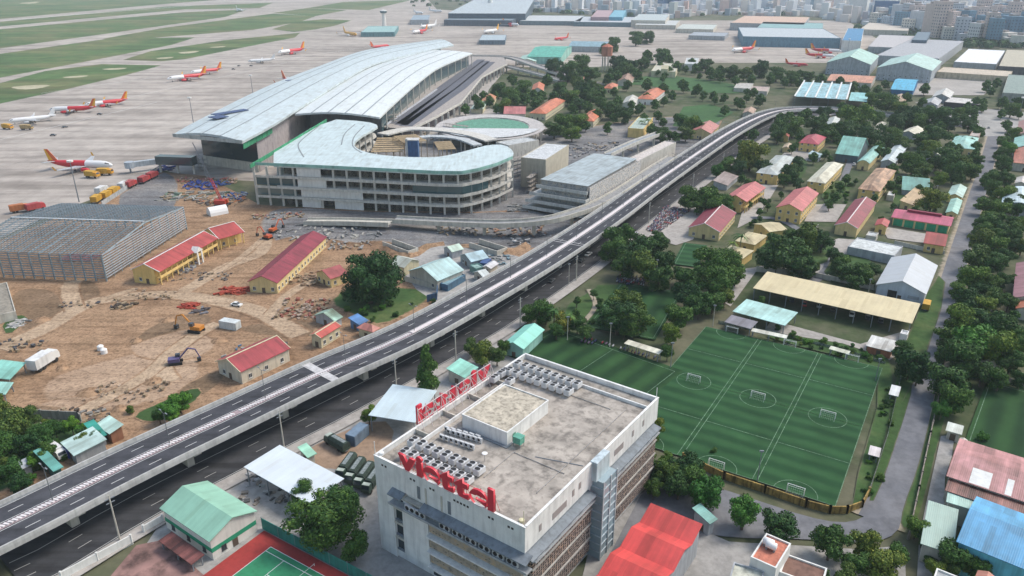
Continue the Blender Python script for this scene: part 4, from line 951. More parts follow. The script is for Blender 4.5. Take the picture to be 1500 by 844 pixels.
b = MB(); b.box(0, w_, d_/2-.5, d_/2+.5, 14.5, 14.7); b.build('ridge_beam', M('wall', (.5, .54, .56), .6), sf)
for nm, x in (('girt', w_), ):
    b = MB()
    for i in range(11):
        z = 1.5+i*1.05
        y0_ = 0 if z < 11 else (z-11)/3.2*d_/2; b.box(x+.2, x+.42, y0_, d_-y0_, z, z+.42)
    b.build(nm, M('wall', (.36, .40, .44), .6, .2), sf)
b = MB()
for i in range(10): z = 1.4+i*1.0; b.box(w_*.3, w_, -.42, -.2, z, z+.36)
b.build('girt', M('wall', (.24, .28, .32), .6, .2), sf)
b = MB()
for i in range(13): y = d_*i/12; b.box(w_+.05, w_+.19, y-.15, y+.15, 0, hz_(y))
b.build('gable_post', GS, sf)
b = MB()
for i in range(5): b.box(w_*.45+i*3, w_*.45+i*3+2, d_*.3, d_*.42, .2, .9)
b.build('steel_stack', M('wall', (.3, .14, .14), .8), sf)
# ------------------------------------------------------------------ yellow houses etc.
MAR = (.25, .030, .05); REDR = (.40, .06, .055); PINKR = (.50, .13, .13); ORR = (.56, .17, .08); TEALR = (.22, .50, .43); TEAL2 = (.30, .56, .50); PALEB = (.52, .60, .62); TAN = (.56, .48, .28); CREAMR = (.60, .58, .46)
HS = house
WCAP = M('wall', (.70, .62, .60), .7, .1)
L1 = HS('yellow_house', 'house', 'long two-storey yellow house with red roof and white arcade beside the steel frame', (190, 395), (234, 398.5), (320, 349), 5.8, rcol=REDR, wall=YEL, gallery=True, win=(2, 4.5), cap=WHITE)
HS('yellow_house', 'house', 'lower red-roofed rear wing of the long arcaded yellow house', (293, 340), (321, 350.5), (345, 335), 5.4, rcol=REDR, wall=YEL, gallery=True, win=(2, 4.5), cap=WHITE)
w1 = HOUSES[-2]; c = MB(); c.profy([(w1[1]-2, 5.6), (w1[1]+1.2, 5.6), (w1[1]+1.2, 0), (w1[1]+.9, 0), (w1[1]+.9, 5.3), (w1[1]-2, 5.3)], w1[2]*.56, w1[2]*.58)
c.profy([(w1[1]-2, 5.6), (w1[1]+1.2, 5.6), (w1[1]+1.2, 0), (w1[1]+.9, 0), (w1[1]+.9, 5.3), (w1[1]-2, 5.3)], w1[2]*.63, w1[2]*.65)
c.profx([(w1[2]*.55, 5.61), (w1[2]*.605, 7.6), (w1[2]*.66, 5.61)], w1[1]-1.8, w1[1]+1.3); c.build('porch', WHITE, w1[0])
HS('yellow_house', 'house', 'long single-storey yellow house with plum-red roof standing alone on the dirt', (364, 411), (406, 415), (479, 347), 4.6, rcol=MAR, wall=YEL2, win=(1, 3.2), wincap=50)
HS('yellow_house', 'house', 'yellow and white house with dark red roof right against the viaduct', (317, 528), (352, 545.5), (426, 510), 4.6, rcol=(.36, .05, .06), wall=M('wall', (.66, .60, .48), .8, .2), win=(1, 4.5), cap=CREAM)
HS('yellow_house', 'house', 'small pale yellow house with bright red roof beside rubble and the viaduct', (453, 491), (470, 495.5), (500, 477), 4.2, rcol=(.50, .09, .07), wall=CREAM, win=(1, 3), cap=CREAM)
HS('yellow_house', 'house', 'small yellow house with dusty red roof left of the big dark tree', (461, 399), (484, 409), (500, 396), 4.0, rcol=(.36, .08, .08), wall=YEL2, win=(1, 3))
HS('pavilion', 'pavilion', 'small salmon hipped roof peeping above the viaduct parapet', (522, 480), (546, 487), (560, 481), 3.5, 'hip', rcol=(.62, .25, .20), wall=CREAM)
HS('shed', 'shed', 'pale green patched shed roof beside the rubble heap', (459, 462), (490, 471), (506, 465), 3, rcol=(.34, .52, .42), wall=GREYW, rvar=.5)
HS('shed', 'shed', 'small bright blue shed next to the pale green patched shed', (510, 470), (526, 476), (531, 466), 3, 'mono', rcol=(.10, .24, .50), wall=M('wall', (.12, .25, .45), .7))
HS('shed', 'shed', 'shed with half blue and cream roof right of the big dark tree', (576, 384.5), (592, 392.5), (616, 382), 4, rcol=(.52, .55, .48), wall=CREAM, ridge='w')
HS('workshop', 'workshop', 'wide pale turquoise workshop roof in the yard between tree and viaduct', (597, 397), (641, 412), (675, 394), 4.5, rcol=(.42, .60, .60), wall=PALEC, ridge='d', win=(1, 4))
HS('site_office', 'site office', 'long steel-blue site office cabin along the viaduct', (650, 411), (656, 418), (683, 402), 3, 'flat', rcol=(.22, .36, .42), wall=M('wall', (.08, .17, .26), .7))
HS('site_office', 'site office', 'pale green roofed cabin at the back of the viaduct yard', (648, 363), (662, 369.5), (678, 364), 3.5, rcol=(.52, .66, .56), wall=GREYW)
HS('site_office', 'site office', 'blue-grey roofed row of cabins at the back of the viaduct yard', (672, 374), (690, 384), (715, 377), 3.5, rcol=(.40, .56, .62), wall=M('wall', (.30, .36, .38), .8), win=(1, 3))
HS('site_office', 'site office', 'greenish cabin in the middle of the viaduct yard', (687, 388), (697, 394), (706, 388), 3, 'flat', rcol=(.30, .46, .42), wall=M('wall', (.14, .28, .26), .8))
HS('site_office', 'site office', 'white roofed cabin closest to the viaduct in the yard', (692, 399), (707, 406), (716, 401), 3, rcol=(.60, .66, .66), wall=PALEC)
HS('site_office', 'site office', 'pinkish white roofed cabin at the far end of the viaduct yard', (709, 389), (719, 394), (731, 386), 3, rcol=(.58, .58, .60), wall=PALEC)
wallpx('boundary_wall', 'long white wall at the edge of the dark green plot by the big tree', [(592, 412), (641, 426)], 2.4, mat=PALEC)
wallpx('site_hoarding', 'dark blue hoarding panel standing in the viaduct yard', [(625, 415), (641, 418)], 5, mat=M('wall', (.03, .06, .14), .7, .3), cat='hoarding')
wallpx('site_hoarding', 'low dark blue hoarding at the corner of the dark green plot', [(626, 443), (640, 440), (641, 428)], 3, mat=M('wall', (.05, .12, .24), .7, .4), cat='hoarding')
wallpx('boundary_wall', 'grey wall along the weeds at the far left edge', [(35, 613), (117, 617), (120, 621)], 3, mat=M('wall', (.36, .34, .30), .9, .25), posts=5)
for lab, A, B, C_ in (('open concrete culvert box at the left of the gravel', (560, 354), (598, 368), (604, 360)), ('open concrete culvert box at the right of the gravel', (687, 355), (728, 368), (736, 360))):
    o1, an, w_, d_ = frame3(A, B, C_, 2.6); t = thing('culvert', lab, 'culvert', o1, an); c = MB(); c.box(0, w_, 0, .4, 0, 2.6); c.box(0, w_, d_-.4, d_, 0, 2.6); c.box(w_-.4, w_, .4, d_-.4, 0, 2.6); c.build('side_wall', PALEC, t)
    c = MB(); c.box(0, w_-.4, .4, d_-.4, .15, .3); c.build('floor', M('plain', (.08, .08, .08), .9), t)
for pts, lab in (([(560, 365), (600, 376), (625, 362), (650, 358)], 'rust brown earth bank along the left of the viaduct yard'), ([(735, 372), (760, 366), (770, 360)], 'rust brown earth bank near the right culvert')):
    w_ = smooth_world([P(x, y) for x, y in pts], 3); b = MB(); n = len(w_)
    L_ = offset_line(w_, -3); R_ = offset_line(w_, 3); vs = []
    for i in range(n): vs += [(L_[i].x, L_[i].y, .1), (w_[i].x, w_[i].y, 1.5+.5*math.sin(i*1.7)), (R_[i].x, R_[i].y, .1)]
    b.add(vs, [[i*3+k, i*3+k+1, i*3+k+4, i*3+k+3] for i in range(n-1) for k in range(2)]); o = b.build('earth_bank', G['dirt']); tag(o, kind='structure')
# left edge
HS('shed', 'shed', 'teal sheet roof shed at the left edge beside the white tanker', (-20, 556), (14, 556), (38, 531), 3.5, 'mono', rcol=TEALR, wall=SHADE, posts=4)
HS('shed', 'shed', 'smaller teal shed at the left edge, below the first one', (-25, 580), (8, 578), (20, 560), 3, 'mono', rcol=TEAL2, wall=SHADE, posts=4)
HS('ruin', 'unfinished building', 'roofless grey concrete shell at the left edge', (-30, 485), (24, 456), (11, 413), 3.5, 'flat', wall=PALEC, rcol=(.30, .27, .22), door=False)
HS('shed', 'shed', 'grey sheet shed among the bottom-left weeds', (25, 680), (33, 687), (47, 678), 2.8, 'mono', rcol=(.42, .46, .50), wall=GREYW)
HS('shed', 'shed', 'dark teal long shed against the viaduct at the bottom left', (51, 671), (78, 691), (92, 683), 3.2, 'mono', rcol=(.13, .38, .33), wall=M('wall', (.06, .14, .13), .8))
HS('shed', 'shed', 'big pale aqua roof shed touching the viaduct at the bottom left', (88, 648), (108, 668), (166, 655), 3.6, 'mono', 'w', rh=.8, rcol=(.50, .66, .62), wall=GREYW)
HS('shed', 'shed', 'small deep green shed behind the pale aqua roof', (124, 628), (142, 643), (158, 637), 3.2, 'mono', rcol=(.03, .30, .24), wall=GREYW)
HS('shed', 'shed', 'bright mint roofed shed with a rusty edge beside the viaduct', (139, 622), (160, 636), (184, 627), 3.6, 'mono', 'w', rcol=(.55, .76, .68), wall=M('wall', (.30, .14, .08), .9))
# club house and court
HS('clubhouse', 'clubhouse', 'white clubhouse with pale green gabled roof and a dark green painted band', (309, 796), (377, 748.5), (304, 704), 5.7, rcol=(.27, .50, .38), wall=M('wall', (.72, .70, .64), .8, .12), rh=2.3, win=(1, 5), frame=M('plain', (.05, .06, .06), .5), band=(2.2, 3.3, M('wall', (.02, .30, .16), .7, .1)), rvar=.12)
HS('carport', 'carport', 'rust-red corrugated lean-to roof beside the green-roofed clubhouse', (232, 792), (280, 827), (297, 812), 2.6, 'mono', 'w', rh=.3, rcol=(.20, .07, .06), wall=SHADE, posts=4, rvar=.6)
c1, c2, c3 = P(385, 778), P(310, 832), P(490, 862)
t = thing('tennis_court', 'red-surrounded green tennis court at the bottom edge', 'tennis court', (0, 0, 0))
o1, an, w_, d_ = frame3((310, 842), (387, 781), (300, 700), 0)
e1 = (P(387, 781)-P(310, 838)).normalized(); e2 = Vector((e1.y, -e1.x, 0)); Oc = P(387, 780)
def cq(a, b_): return Oc-e1*a+e2*b_
def cpoly(nm, q, m, z):
    b = MB(); b.add([(cq(*p).x, cq(*p).y, z) for p in q], [list(range(len(q)))]); return b.build(nm, m, t)
cpoly('surround', [(0, 0), (24, 0), (24, 38), (0, 38)], M('wall', (.34, .035, .03), .8, .15), .50)
q = P(397, 804); dv_ = q-Oc; a0 = -dv_.dot(e1); b0 = dv_.dot(e2)
cpoly('court', [(a0, b0), (a0+12, b0), (a0+12, b0+24), (a0, b0+24)], M('wall', (.03, .24, .11), .8, .15), .52)
def cline(a_, b_, c_, d_2): cpoly('court_line', [(a_, b_), (c_, b_), (c_, d_2), (a_, d_2)], WHITEP, .54)
for x in (0, 1.4, 10.6, 12): cline(a0+x-.06, b0, a0+x+.06, b0+24)
for y in (0, 24): cline(a0, b0+y-.06, a0+12, b0+y+.06)
cline(a0+1.4, b0+5.5, a0+10.6, b0+5.62); cline(a0+5.94, b0+5.5, a0+6.06, b0+18.5)
b = MB(); n1_ = cq(a0-1, b0+12); n2_ = cq(a0+13, b0+12); b.tube((n1_.x, n1_.y, 1), (n2_.x, n2_.y, 1), .04); b.tube((n1_.x, n1_.y, 0), (n1_.x, n1_.y, 1.1), .06); b.tube((n2_.x, n2_.y, 0), (n2_.x, n2_.y, 1.1), .06); b.build('net', WHITEP, t)
pp1, pp2 = cq(-.5, -1), cq(-.5, 40)
t = thing('court_fence', 'teal mesh fence along the tennis court', 'fence', (pp1.x, pp1.y, 0)); b = MB(); d = pp2-pp1; L = d.length
b.cbox((d.x/2, d.y/2, 1.6), (L, .1, 3.2), math.atan2(d.y, d.x)); b.build('mesh_panel', M('wall', (.03, .24, .20), .8, .3), t)
for i in range(9): c = MB(); c.tube((0, 0, 0), (0, 0, 3.5), .08); c.build('post', STEEL, t, tuple(d*(i/8)))
# canopies
HS('canopy', 'canopy', 'flat light blue-grey canopy roof between the viaduct road and the office block', (552, 593), (608, 619), (640, 574), 5.5, 'mono', 'w', rh=.4, rcol=(.52, .62, .66), wall=SHADE, posts=7, rvar=.08)
HS('canopy', 'canopy', 'flat white canopy roof partly hidden by the large leafy tree', (357, 684), (452, 738), (515, 708), 5.5, 'mono', 'w', rh=.3, rcol=(.62, .68, .72), wall=SHADE, posts=6, rvar=.06)
HS('hall', 'hall', 'long teal-roofed hall beside the striped pitch', (738, 503), (767, 512), (798, 483), 4.2, rcol=(.25, .60, .50), wall=TEALNET, rvar=.1)
HS('shed', 'shed', 'small teal roof under the yellow-green trees beside the road', (655, 545), (681, 554), (701, 538), 3.5, 'mono', rcol=(.26, .58, .48), wall=PALEC)
HS('kiosk', 'kiosk', 'small mint-roofed kiosk by the pavement above the white canopy', (436, 660), (451, 671), (464, 664), 3, 'mono', rcol=(.34, .66, .50), wall=PALEC)
# red folded roof
a_ = P(953, 740, 8); b_ = P(1029, 771, 8); e1 = (b_-a_).normalized(); e2 = Vector((e1.y, -e1.x, 0)); Wd = (b_-a_).length
t = thing('red_roof_hall', 'hall with a bright red folded sheet roof at the bottom right of the office block', 'hall', (a_.x, a_.y, 0), math.atan2(e1.y, e1.x))
zs = [8, 6.6, 8, 6.6, 8, 6.6, 8]; ys = [-(P(x, y, 7.3)-a_).dot(e2)*1.0 for x, y in ((953, 740), (937, 771), (921, 784))]
st_ = [0, 5.2, 9.2, 14.2, 18.4, 23.4, 28]
for i in range(6):
    z0_, z1_ = (8.6, 7.0) if i % 2 == 0 else (7.0, 8.6)
    c = MB(); c.profx([(-st_[i], z0_), (-st_[i+1], z1_), (-st_[i+1], z1_-.15), (-st_[i], z0_-.15)], 0, Wd)
    c.build('roof_panel', M('roofx', (.62, .065, .06), .5, .22), t)
c = MB(); c.box(.4, Wd-.4, -28, -.4, 0, 6.8); c.build('wall', GREYW, t)
HS('shed', 'shed', 'teal lean-to at the right side of the red folded roof', (1013, 750), (1040, 768), (1048, 758), 4, 'mono', rcol=(.18, .42, .38), wall=GREYW)
# terracotta terrace house bottom
HS('terrace_house', 'house', 'house with terracotta roof terrace and two white water tanks at the bottom', (1096, 818), (1138, 834), (1161, 796), 10, 'flat', rcol=(.56, .20, .13), wall=WHITE, win=(2, 4), rvar=.1)
tt = HOUSES[-1]
for i, (u, v) in enumerate(((.32, .62), (.46, .55))):
    m4 = Matrix.Translation(tt[0].location) @ Matrix.Rotation(tt[0].rotation_euler[2], 4, 'Z'); p = m4 @ Vector((tt[1]*u, tt[2]*v, 9.65))
    k_ = thing('water_tank', 'white drum water tank on the terracotta terrace, %s' % ['the left one', 'the right one'][i], 'water tank', p, tt[0].rotation_euler[2]); c = MB(); c.lathe([(-1.1, .3), (-.95, .75), (.95, .75), (1.1, .3)], axis='x', n=12, c=(0, 0, 1.1)); c.build('drum', WHITEP, k_, smooth=True)
    c = MB(); c.box(-.9, -.6, -.5, .5, 0, .6); c.box(.6, .9, -.5, .5, 0, .6); c.build('stand', STEEL, k_)
HS('terrace_house', 'house', 'lower white-walled house with brown tile strips right of the terracotta terrace', (1140, 838), (1205, 862), (1214, 832), 7, 'flat', rcol=(.22, .12, .09), wall=WHITE, door=False, rvar=.6)
HS('terrace_house', 'house', 'cream flat roof house at the bottom edge left of the terracotta terrace', (1060, 870), (1110, 890), (1122, 836), 8, 'flat', rcol=(.60, .60, .50), wall=GREYW, door=False)
HS('terrace_house', 'house', 'white-edged roof at the bottom edge below the light green roof', (1360, 862), (1400, 880), (1410, 846), 6, 'flat', rcol=(.40, .42, .42), wall=WHITE, door=False)
HS('terrace_house', 'house', 'small orange roof house at the bottom right edge', (1418, 868), (1450, 878), (1462, 848), 6, rcol=(.50, .22, .16), wall=WHITE, door=False)
# bottom right
HS('warehouse', 'warehouse', 'warehouse with faded pink roof and white patches at the right edge', (1386, 697), (1530, 745), (1530, 680), 7, 'gable', 'w', rcol=(.50, .24, .24), wall=PALEC, rvar=.35, rh=1.6)
pw0 = HOUSES[-1]
for x0_, x1_, y0_, y1_ in ((4.5, 8.5, -.02, .30), (11.5, 12.8, -.02, .30), (15.5, 16.8, -.02, .30)):
    c = MB(); w_, d_, h_ = pw0[1], pw0[2], pw0[3]
    za = h_+.05; zb = h_+1.6*(.30*d_)/(d_/2)+.06; c.add([(x0_, .3, za+.02), (x1_, .3, za+.02), (x1_, .3*d_, zb), (x0_, .3*d_, zb)], [(0, 1, 2, 3)]); c.build('skylight_sheet', WHITE, pw0[0])
HS('warehouse', 'warehouse', 'warehouse with brown corrugated roof strip between pink and aqua roofs', (1384, 718), (1530, 768), (1532, 748), 6, 'mono', 'w', rh=.4, rcol=(.27, .12, .10), wall=PALEC, rvar=.6)
HS('warehouse', 'warehouse', 'bright blue-roofed hall at the right bottom corner', (1403, 788), (1540, 850), (1560, 775), 8, 'gable', 'w', rcol=(.10, .36, .62), wall=M('wall', (.14, .50, .62), .7), rh=2.5, rvar=.24)
HS('warehouse', 'warehouse', 'flat pale sage green roof left of the bright blue hall', (1348, 797), (1396, 812), (1404, 748), 5, 'mono', 'w', rh=.3, rcol=(.34, .46, .40), wall=PALEC, rvar=.1)
HS('warehouse', 'warehouse', 'narrow aqua roof strip behind the bright blue hall', (1386, 735), (1495, 768), (1497, 752), 5.5, 'mono', 'w', rh=.3, rcol=(.42, .62, .55), wall=PALEC)
# district
HS('yellow_house', 'house', 'yellow house with maroon roof and ridge line beside the motorbike park', (1007, 334), (1055, 340.5), (1079, 312), 4.5, rcol=MAR, wall=YEL2, win=(1, 4), cap=WCAP)
HS('yellow_house', 'house', 'two-storey yellow house with dusty pink roof behind two round trees', (1062, 289), (1094, 296), (1122, 275), 6.4, rcol=PINKR, wall=YEL, gallery=True, win=(2, 4))
HS('yellow_house', 'house', 'two-storey yellow house with long pale grey roof, farthest left of its row', (1106, 254), (1140, 257), (1167, 231), 6, 'hip', rcol=(.46, .50, .48), wall=YEL, win=(2, 4), rh=2)
HS('yellow_house', 'house', 'two-storey yellow house with pink roof and front gable in the middle of the compound', (1138, 302), (1175, 310), (1200, 283), 6.8, rcol=PINKR, wall=YEL, win=(2, 3.6))
HS('yellow_house', 'house', 'two-storey yellow house with cream roof behind the pink gabled one', (1180, 267), (1209, 269), (1236, 241), 6, 'hip', rcol=CREAMR, wall=YEL, win=(2, 3.6), rh=2)
HS('yellow_house', 'house', 'single-storey yellow hall with wine-red roof and white ridge line', (1225, 326), (1257, 335), (1284, 297), 4.6, rcol=MAR, wall=YEL2, cap=WCAP)
HS('yellow_house', 'house', 'two-storey yellow house with patchy terracotta roof behind the wine-red hall', (1257, 276), (1289, 281), (1313, 250), 6.2, 'hip', rcol=(.50, .30, .18), wall=YEL, win=(2, 3.6), rvar=.5, rh=2)
HS('yellow_house', 'house', 'small yellow cottage with square tan roof, lowest of three beside the maroon house', (1061, 366), (1088, 379), (1105, 367), 4, 'hip', rcol=TAN, wall=YEL, rh=1.2)
HS('yellow_house', 'house', 'small yellow cottage with square tan roof, middle one of three', (1076, 353), (1106, 359), (1125, 345), 4, 'hip', rcol=TAN, wall=YEL, rh=1.2)
HS('yellow_house', 'house', 'small yellow cottage with tan gable, farthest one of three', (1103, 328), (1127, 340), (1140, 330), 4.5, 'gable', rcol=TAN, wall=YEL, rh=1.5)
HS('yellow_house', 'house', 'tiny orange-yellow gatehouse with red roof near the viaduct bend', (1137, 198), (1156, 200.5), (1158, 193), 4, rcol=(.50, .14, .10), wall=YEL, win=(1, 3))
HS('yellow_house', 'house', 'two-storey orange-yellow villa with crimson hipped roof', (1170, 208.5), (1199, 212), (1211, 201), 6, 'hip', rcol=(.42, .05, .08), wall=YEL, win=(2, 3.5), rh=2.8)
HS('shed', 'shed', 'low grey-blue roof in front of the crimson-roofed villa', (1184, 228), (1200, 231), (1206, 226), 3, 'mono', rcol=(.30, .42, .46), wall=GREYW)
HS('hall', 'hall', 'teal-roofed hall with dark open front in the middle of the compound', (1217, 231), (1258, 229), (1273, 213), 5, rcol=TEALR, wall=M('wall', (.10, .14, .16), .8), ridge='w')
HS('hall', 'hall', 'teal long roof with small yellow arched front', (1258, 235), (1274, 240), (1296, 217), 4.5, 'arch', rcol=TEAL2, wall=YEL2, rh=1.8)
HS('hall', 'hall', 'long pale blue-white roof right of the yellow arched hall', (1291, 235), (1311, 239), (1330, 215), 4.5, rcol=PALEB, wall=GREYW)
HS('shed', 'shed', 'cream hipped roof among trees behind the teal halls', (1279, 191), (1292, 193), (1299, 180), 5, 'hip', rcol=CREAMR, wall=GREYW)
HS('shed', 'shed', 'pale cream roof half hidden by trees left of the park trees', (1329, 189), (1342, 198), (1355, 190), 5, rcol=CREAMR, wall=GREYW)
HS('shed', 'shed', 'small light roof hidden in trees beside the viaduct end', (1209, 184), (1226, 186), (1231, 174), 4.5, rcol=(.50, .54, .52), wall=GREYW)
HS('villa', 'house', 'villa with square light teal hipped roof near the far end of the lane', (1392, 213), (1428, 219), (1434, 202), 5, 'hip', rcol=TEAL2, wall=YEL2, win=(1, 3.5), rh=2)
HS('shed', 'shed', 'pale lime roof peeping from trees left of the lane', (1358, 221), (1378, 228), (1384, 219), 4, rcol=(.60, .64, .50), wall=GREYW)
HS('shed', 'shed', 'tan courtyard roof beside the autumn-coloured tree', (1320, 295), (1338, 301), (1361, 280), 3.2, 'mono', rcol=(.46, .32, .17), wall=YEL2)
HS('shed', 'shed', 'dark teal low roof behind the tan courtyard roof', (1321, 282), (1362, 282), (1360, 271), 3.2, 'mono', 'w', rcol=(.13, .33, .28), wall=GREYW)
HS('shed', 'shed', 'pale teal gabled shed beside the lane, the farther of two', (1386, 288), (1410, 290), (1417, 275), 3.5, rcol=(.42, .58, .52), wall=YEL2)
HS('shed', 'shed', 'pale teal gabled shed beside the lane, the nearer of two', (1385, 311), (1403, 314), (1410, 294), 3.2, rcol=(.34, .58, .50), wall=YEL2)
gr = HS('garage_row', 'garages', 'garage row with five green doors and a raspberry-red roof', (1305.5, 318), (1393, 331.5), (1395, 318), 4.2, 'gable', 'w', rcol=(.46, .08, .15), wall=YEL2, door=False, rh=1.6, ov=.8)
gw = HOUSES[-1]
for i in range(5):
    c = MB(); x = .8+(gw[1]-1.6)*(i+.1)/5; c.box(x, x+(gw[1]-1.6)/5*.82, .70, .82, .1, 3.5); c.build('garage_door', M('wall', (.02, .33, .17), .7, .2), gw[0])
c = MB(); c.box(gw[1]*.22, gw[1]*.8, gw[2]/2-.2, gw[2]/2+1.5, 5.85, 6.8); c.build('roof_vent', M('plain', (.22, .01, .04), .6), gw[0])
HS('cottage', 'house', 'tiny yellow cottage with red roof at the left end of the green garages', (1281, 330), (1300, 333), (1304, 324), 4, rcol=REDR, wall=YEL, win=(1, 2.5))
HS('cottage', 'house', 'small yellow cottage with red roof in front of the green garages', (1352, 358), (1385, 361), (1388, 347), 4, 'gable', 'w', rcol=REDR, wall=YEL, win=(1, 3))
HS('office', 'house', 'white flat-roofed single-storey building behind the grey gabled hall', (1241, 361), (1311, 375), (1312, 358), 4, 'flat', rcol=(.62, .65, .64), wall=GREYW, win=(1, 3.5), door=False)
HS('hall', 'hall', 'light grey gabled hall with big doorway beside the lane', (1285, 413), (1357, 431.5), (1374, 389), 4.8, rcol=(.46, .49, .52), wall=M('wall', (.55, .60, .66), .8, .12), rh=3.4, rvar=.06)
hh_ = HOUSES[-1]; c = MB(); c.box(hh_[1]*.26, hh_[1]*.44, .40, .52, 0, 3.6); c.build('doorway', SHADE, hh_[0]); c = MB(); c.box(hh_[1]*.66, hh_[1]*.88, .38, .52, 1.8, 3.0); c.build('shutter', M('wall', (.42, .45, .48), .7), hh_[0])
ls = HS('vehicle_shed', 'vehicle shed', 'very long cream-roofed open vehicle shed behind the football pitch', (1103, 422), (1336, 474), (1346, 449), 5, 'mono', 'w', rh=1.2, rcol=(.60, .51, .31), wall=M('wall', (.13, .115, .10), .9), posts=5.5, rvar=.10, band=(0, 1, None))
HS('shed', 'shed', 'pale aqua roof at the left end of the pitch', (1073, 456), (1150, 477), (1153, 455), 4, 'mono', 'w', rh=.4, rcol=(.42, .66, .62), wall=SHADE, posts=5)
HS('shed', 'shed', 'grey panel roof behind the left corner goal', (1061, 471.5), (1100, 482), (1110, 472), 3.2, 'mono', 'w', rh=.2, rcol=(.22, .21, .24), wall=SHADE, posts=5)
HS('stand', 'spectator stand', 'narrow cream roof stand between the two football grounds', (914, 503), (965, 519), (968, 513), 3.2, 'mono', 'w', rh=.2, rcol=(.66, .64, .52), wall=SHADE, posts=4)
HS('shelter', 'team shelter', 'long thin cream shelter at the far side of the pitch, the left one', (1100, 485), (1152, 496), (1154, 492), 2.4, 'mono', 'w', rh=.2, rcol=(.62, .62, .54), wall=SHADE, posts=4)
HS('shelter', 'team shelter', 'thin cream shelter at the far side of the pitch, the right one', (1214, 511), (1243, 519), (1245, 515), 2.4, 'mono', 'w', rh=.2, rcol=(.62, .64, .52), wall=SHADE, posts=4)
HS('shelter', 'team shelter', 'small white canopy square right of the pitch', (1301, 580), (1316, 581), (1320, 567), 2.6, 'mono', 'w', rh=.1, rcol=(.66, .68, .68), wall=SHADE, posts=3)
HS('shelter', 'team shelter', 'small striped white canopy right of the pitch near the bend', (1271, 667), (1288, 670), (1291, 657), 2.4, 'mono', 'w', rh=.1, rcol=(.60, .55, .55), wall=SHADE, posts=3)
HS('shed', 'shed', 'white shack with brown and aqua roof pieces behind the right corner', (1270, 503), (1307, 516), (1315, 501), 3, 'mono', 'w', rh=.3, rcol=(.60, .60, .57), wall=M('wall', (.40, .15, .08), .9), rvar=.4)
HS('shed', 'shed', 'small white cabin at the end of the long vehicle shed', (1318, 487), (1330, 491), (1333, 485), 2.8, 'flat', rcol=(.6, .6, .6), wall=WHITE, door=False)
HS('shed', 'shed', 'pale shed at the entrance of the right-hand pitch', (1386, 627), (1409, 637), (1412, 625), 3, 'mono', 'w', rh=.2, rcol=(.58, .62, .56), wall=PALEC)
HS('shed', 'shed', 'cream shed under the yellow-green tree beside the right pitch', (1434, 540), (1462, 549), (1466, 534), 3, rcol=(.55, .50, .34), wall=CREAM)
# right edge houses
HS('house', 'house', 'house with dusty purple roof at the right edge', (1484, 432), (1530, 445), (1530, 392), 5, rcol=(.34, .16, .18), wall=PALEC)
HS('house', 'house', 'house with orange roof at the right edge below the purple one', (1488, 448), (1530, 460), (1530, 436), 4, rcol=(.46, .16, .09), wall=PALEC)
HS('house', 'house', 'arched pale blue-white roof hall at the right edge', (1468, 290), (1520, 310), (1520, 285), 5, 'arch', rcol=(.55, .68, .72), wall=GREYW)
HS('house', 'house', 'orange-red roofed house at the right edge of the avenue', (1484, 238), (1520, 242), (1520, 220), 5, 'hip', rcol=(.50, .17, .11), wall=PALEC)
HS('house', 'house', 'teal-roofed house at the right edge behind the orange-red one', (1484, 217), (1520, 221), (1520, 205), 5, rcol=TEAL2, wall=PALEC)
HS('house', 'house', 'pinkish roofed house at the top of the right edge avenue', (1490, 196), (1520, 200), (1520, 180), 5, rcol=(.40, .20, .18), wall=PALEC)
# upper middle among trees
HS('house', 'house', 'orange-roofed long house behind the oval canopy', (776, 165), (800, 167), (829, 147), 5.5, 'hip', rcol=ORR, wall=CREAM, win=(1, 4), rh=3)
HS('house', 'house', 'faded pink-red roof house directly behind the oval canopy', (737, 168), (770, 167), (771, 156), 4.5, 'gable', 'w', rcol=(.50, .17, .16), wall=PALEC, rh=3)
HS('house', 'house', 'orange gabled house with white wall left among the upper trees', (779, 131), (796, 133), (798, 124), 5, rcol=ORR, wall=WHITE, win=(1, 4), rh=3)
HS('house', 'house', 'orange-roofed house in front of the yellow two-storey villa', (851, 174), (870, 178), (884, 164), 5, 'hip', rcol=ORR, wall=CREAM, win=(1, 4), rh=3)
HS('house', 'house', 'orange-roofed house with white wall beside the far playing field', (936, 142), (958, 146), (976, 132), 5, 'hip', rcol=ORR, wall=WHITE, win=(1, 4), rh=3)
HS('house', 'house', 'tiny orange roof left of the far playing field', (885, 128), (900, 130), (906, 124), 4, 'hip', rcol=ORR, wall=CREAM, rh=2.5)
HS('house', 'house', 'orange roof beside the far ramp end', (846, 118), (860, 121), (868, 114), 4, rcol=(.52, .22, .14), wall=PALEC, rh=2.5)
HS('villa', 'house', 'two-storey yellow villa with green-grey roof behind a palm', (921, 186), (943, 189), (957, 172), 7, 'flat', rcol=(.42, .50, .44), wall=YEL, win=(2, 3.5))
HS('villa', 'house', 'pink-roofed yellow villa touching the viaduct beside the small green field', (1012, 192), (1042, 196), (1054, 184), 5, rcol=(.48, .18, .16), wall=YEL2, win=(1, 3.5))
HS('house', 'house', 'small brown roof near the viaduct by the green field', (1088, 165), (1104, 167), (1108, 160), 3.5, rcol=(.42, .28, .20), wall=PALEC)
HS('hall', 'hall', 'long cream terraced building with a taller centre bay', (955, 102), (990, 105), (996, 93), 7, 'flat', rcol=(.56, .54, .44), wall=CREAM, win=(2, 4), door=False)
q_ = HOUSES[-1]; c = MB(); c.box(q_[1]*.4, q_[1]*.68, -.6, 10, 0, 9.5); c.profx([(-.6, 9.5), (4.7, 13.0), (10, 9.5)], q_[1]*.4, q_[1]*.68); c.build('centre_bay', CREAM, q_[0])
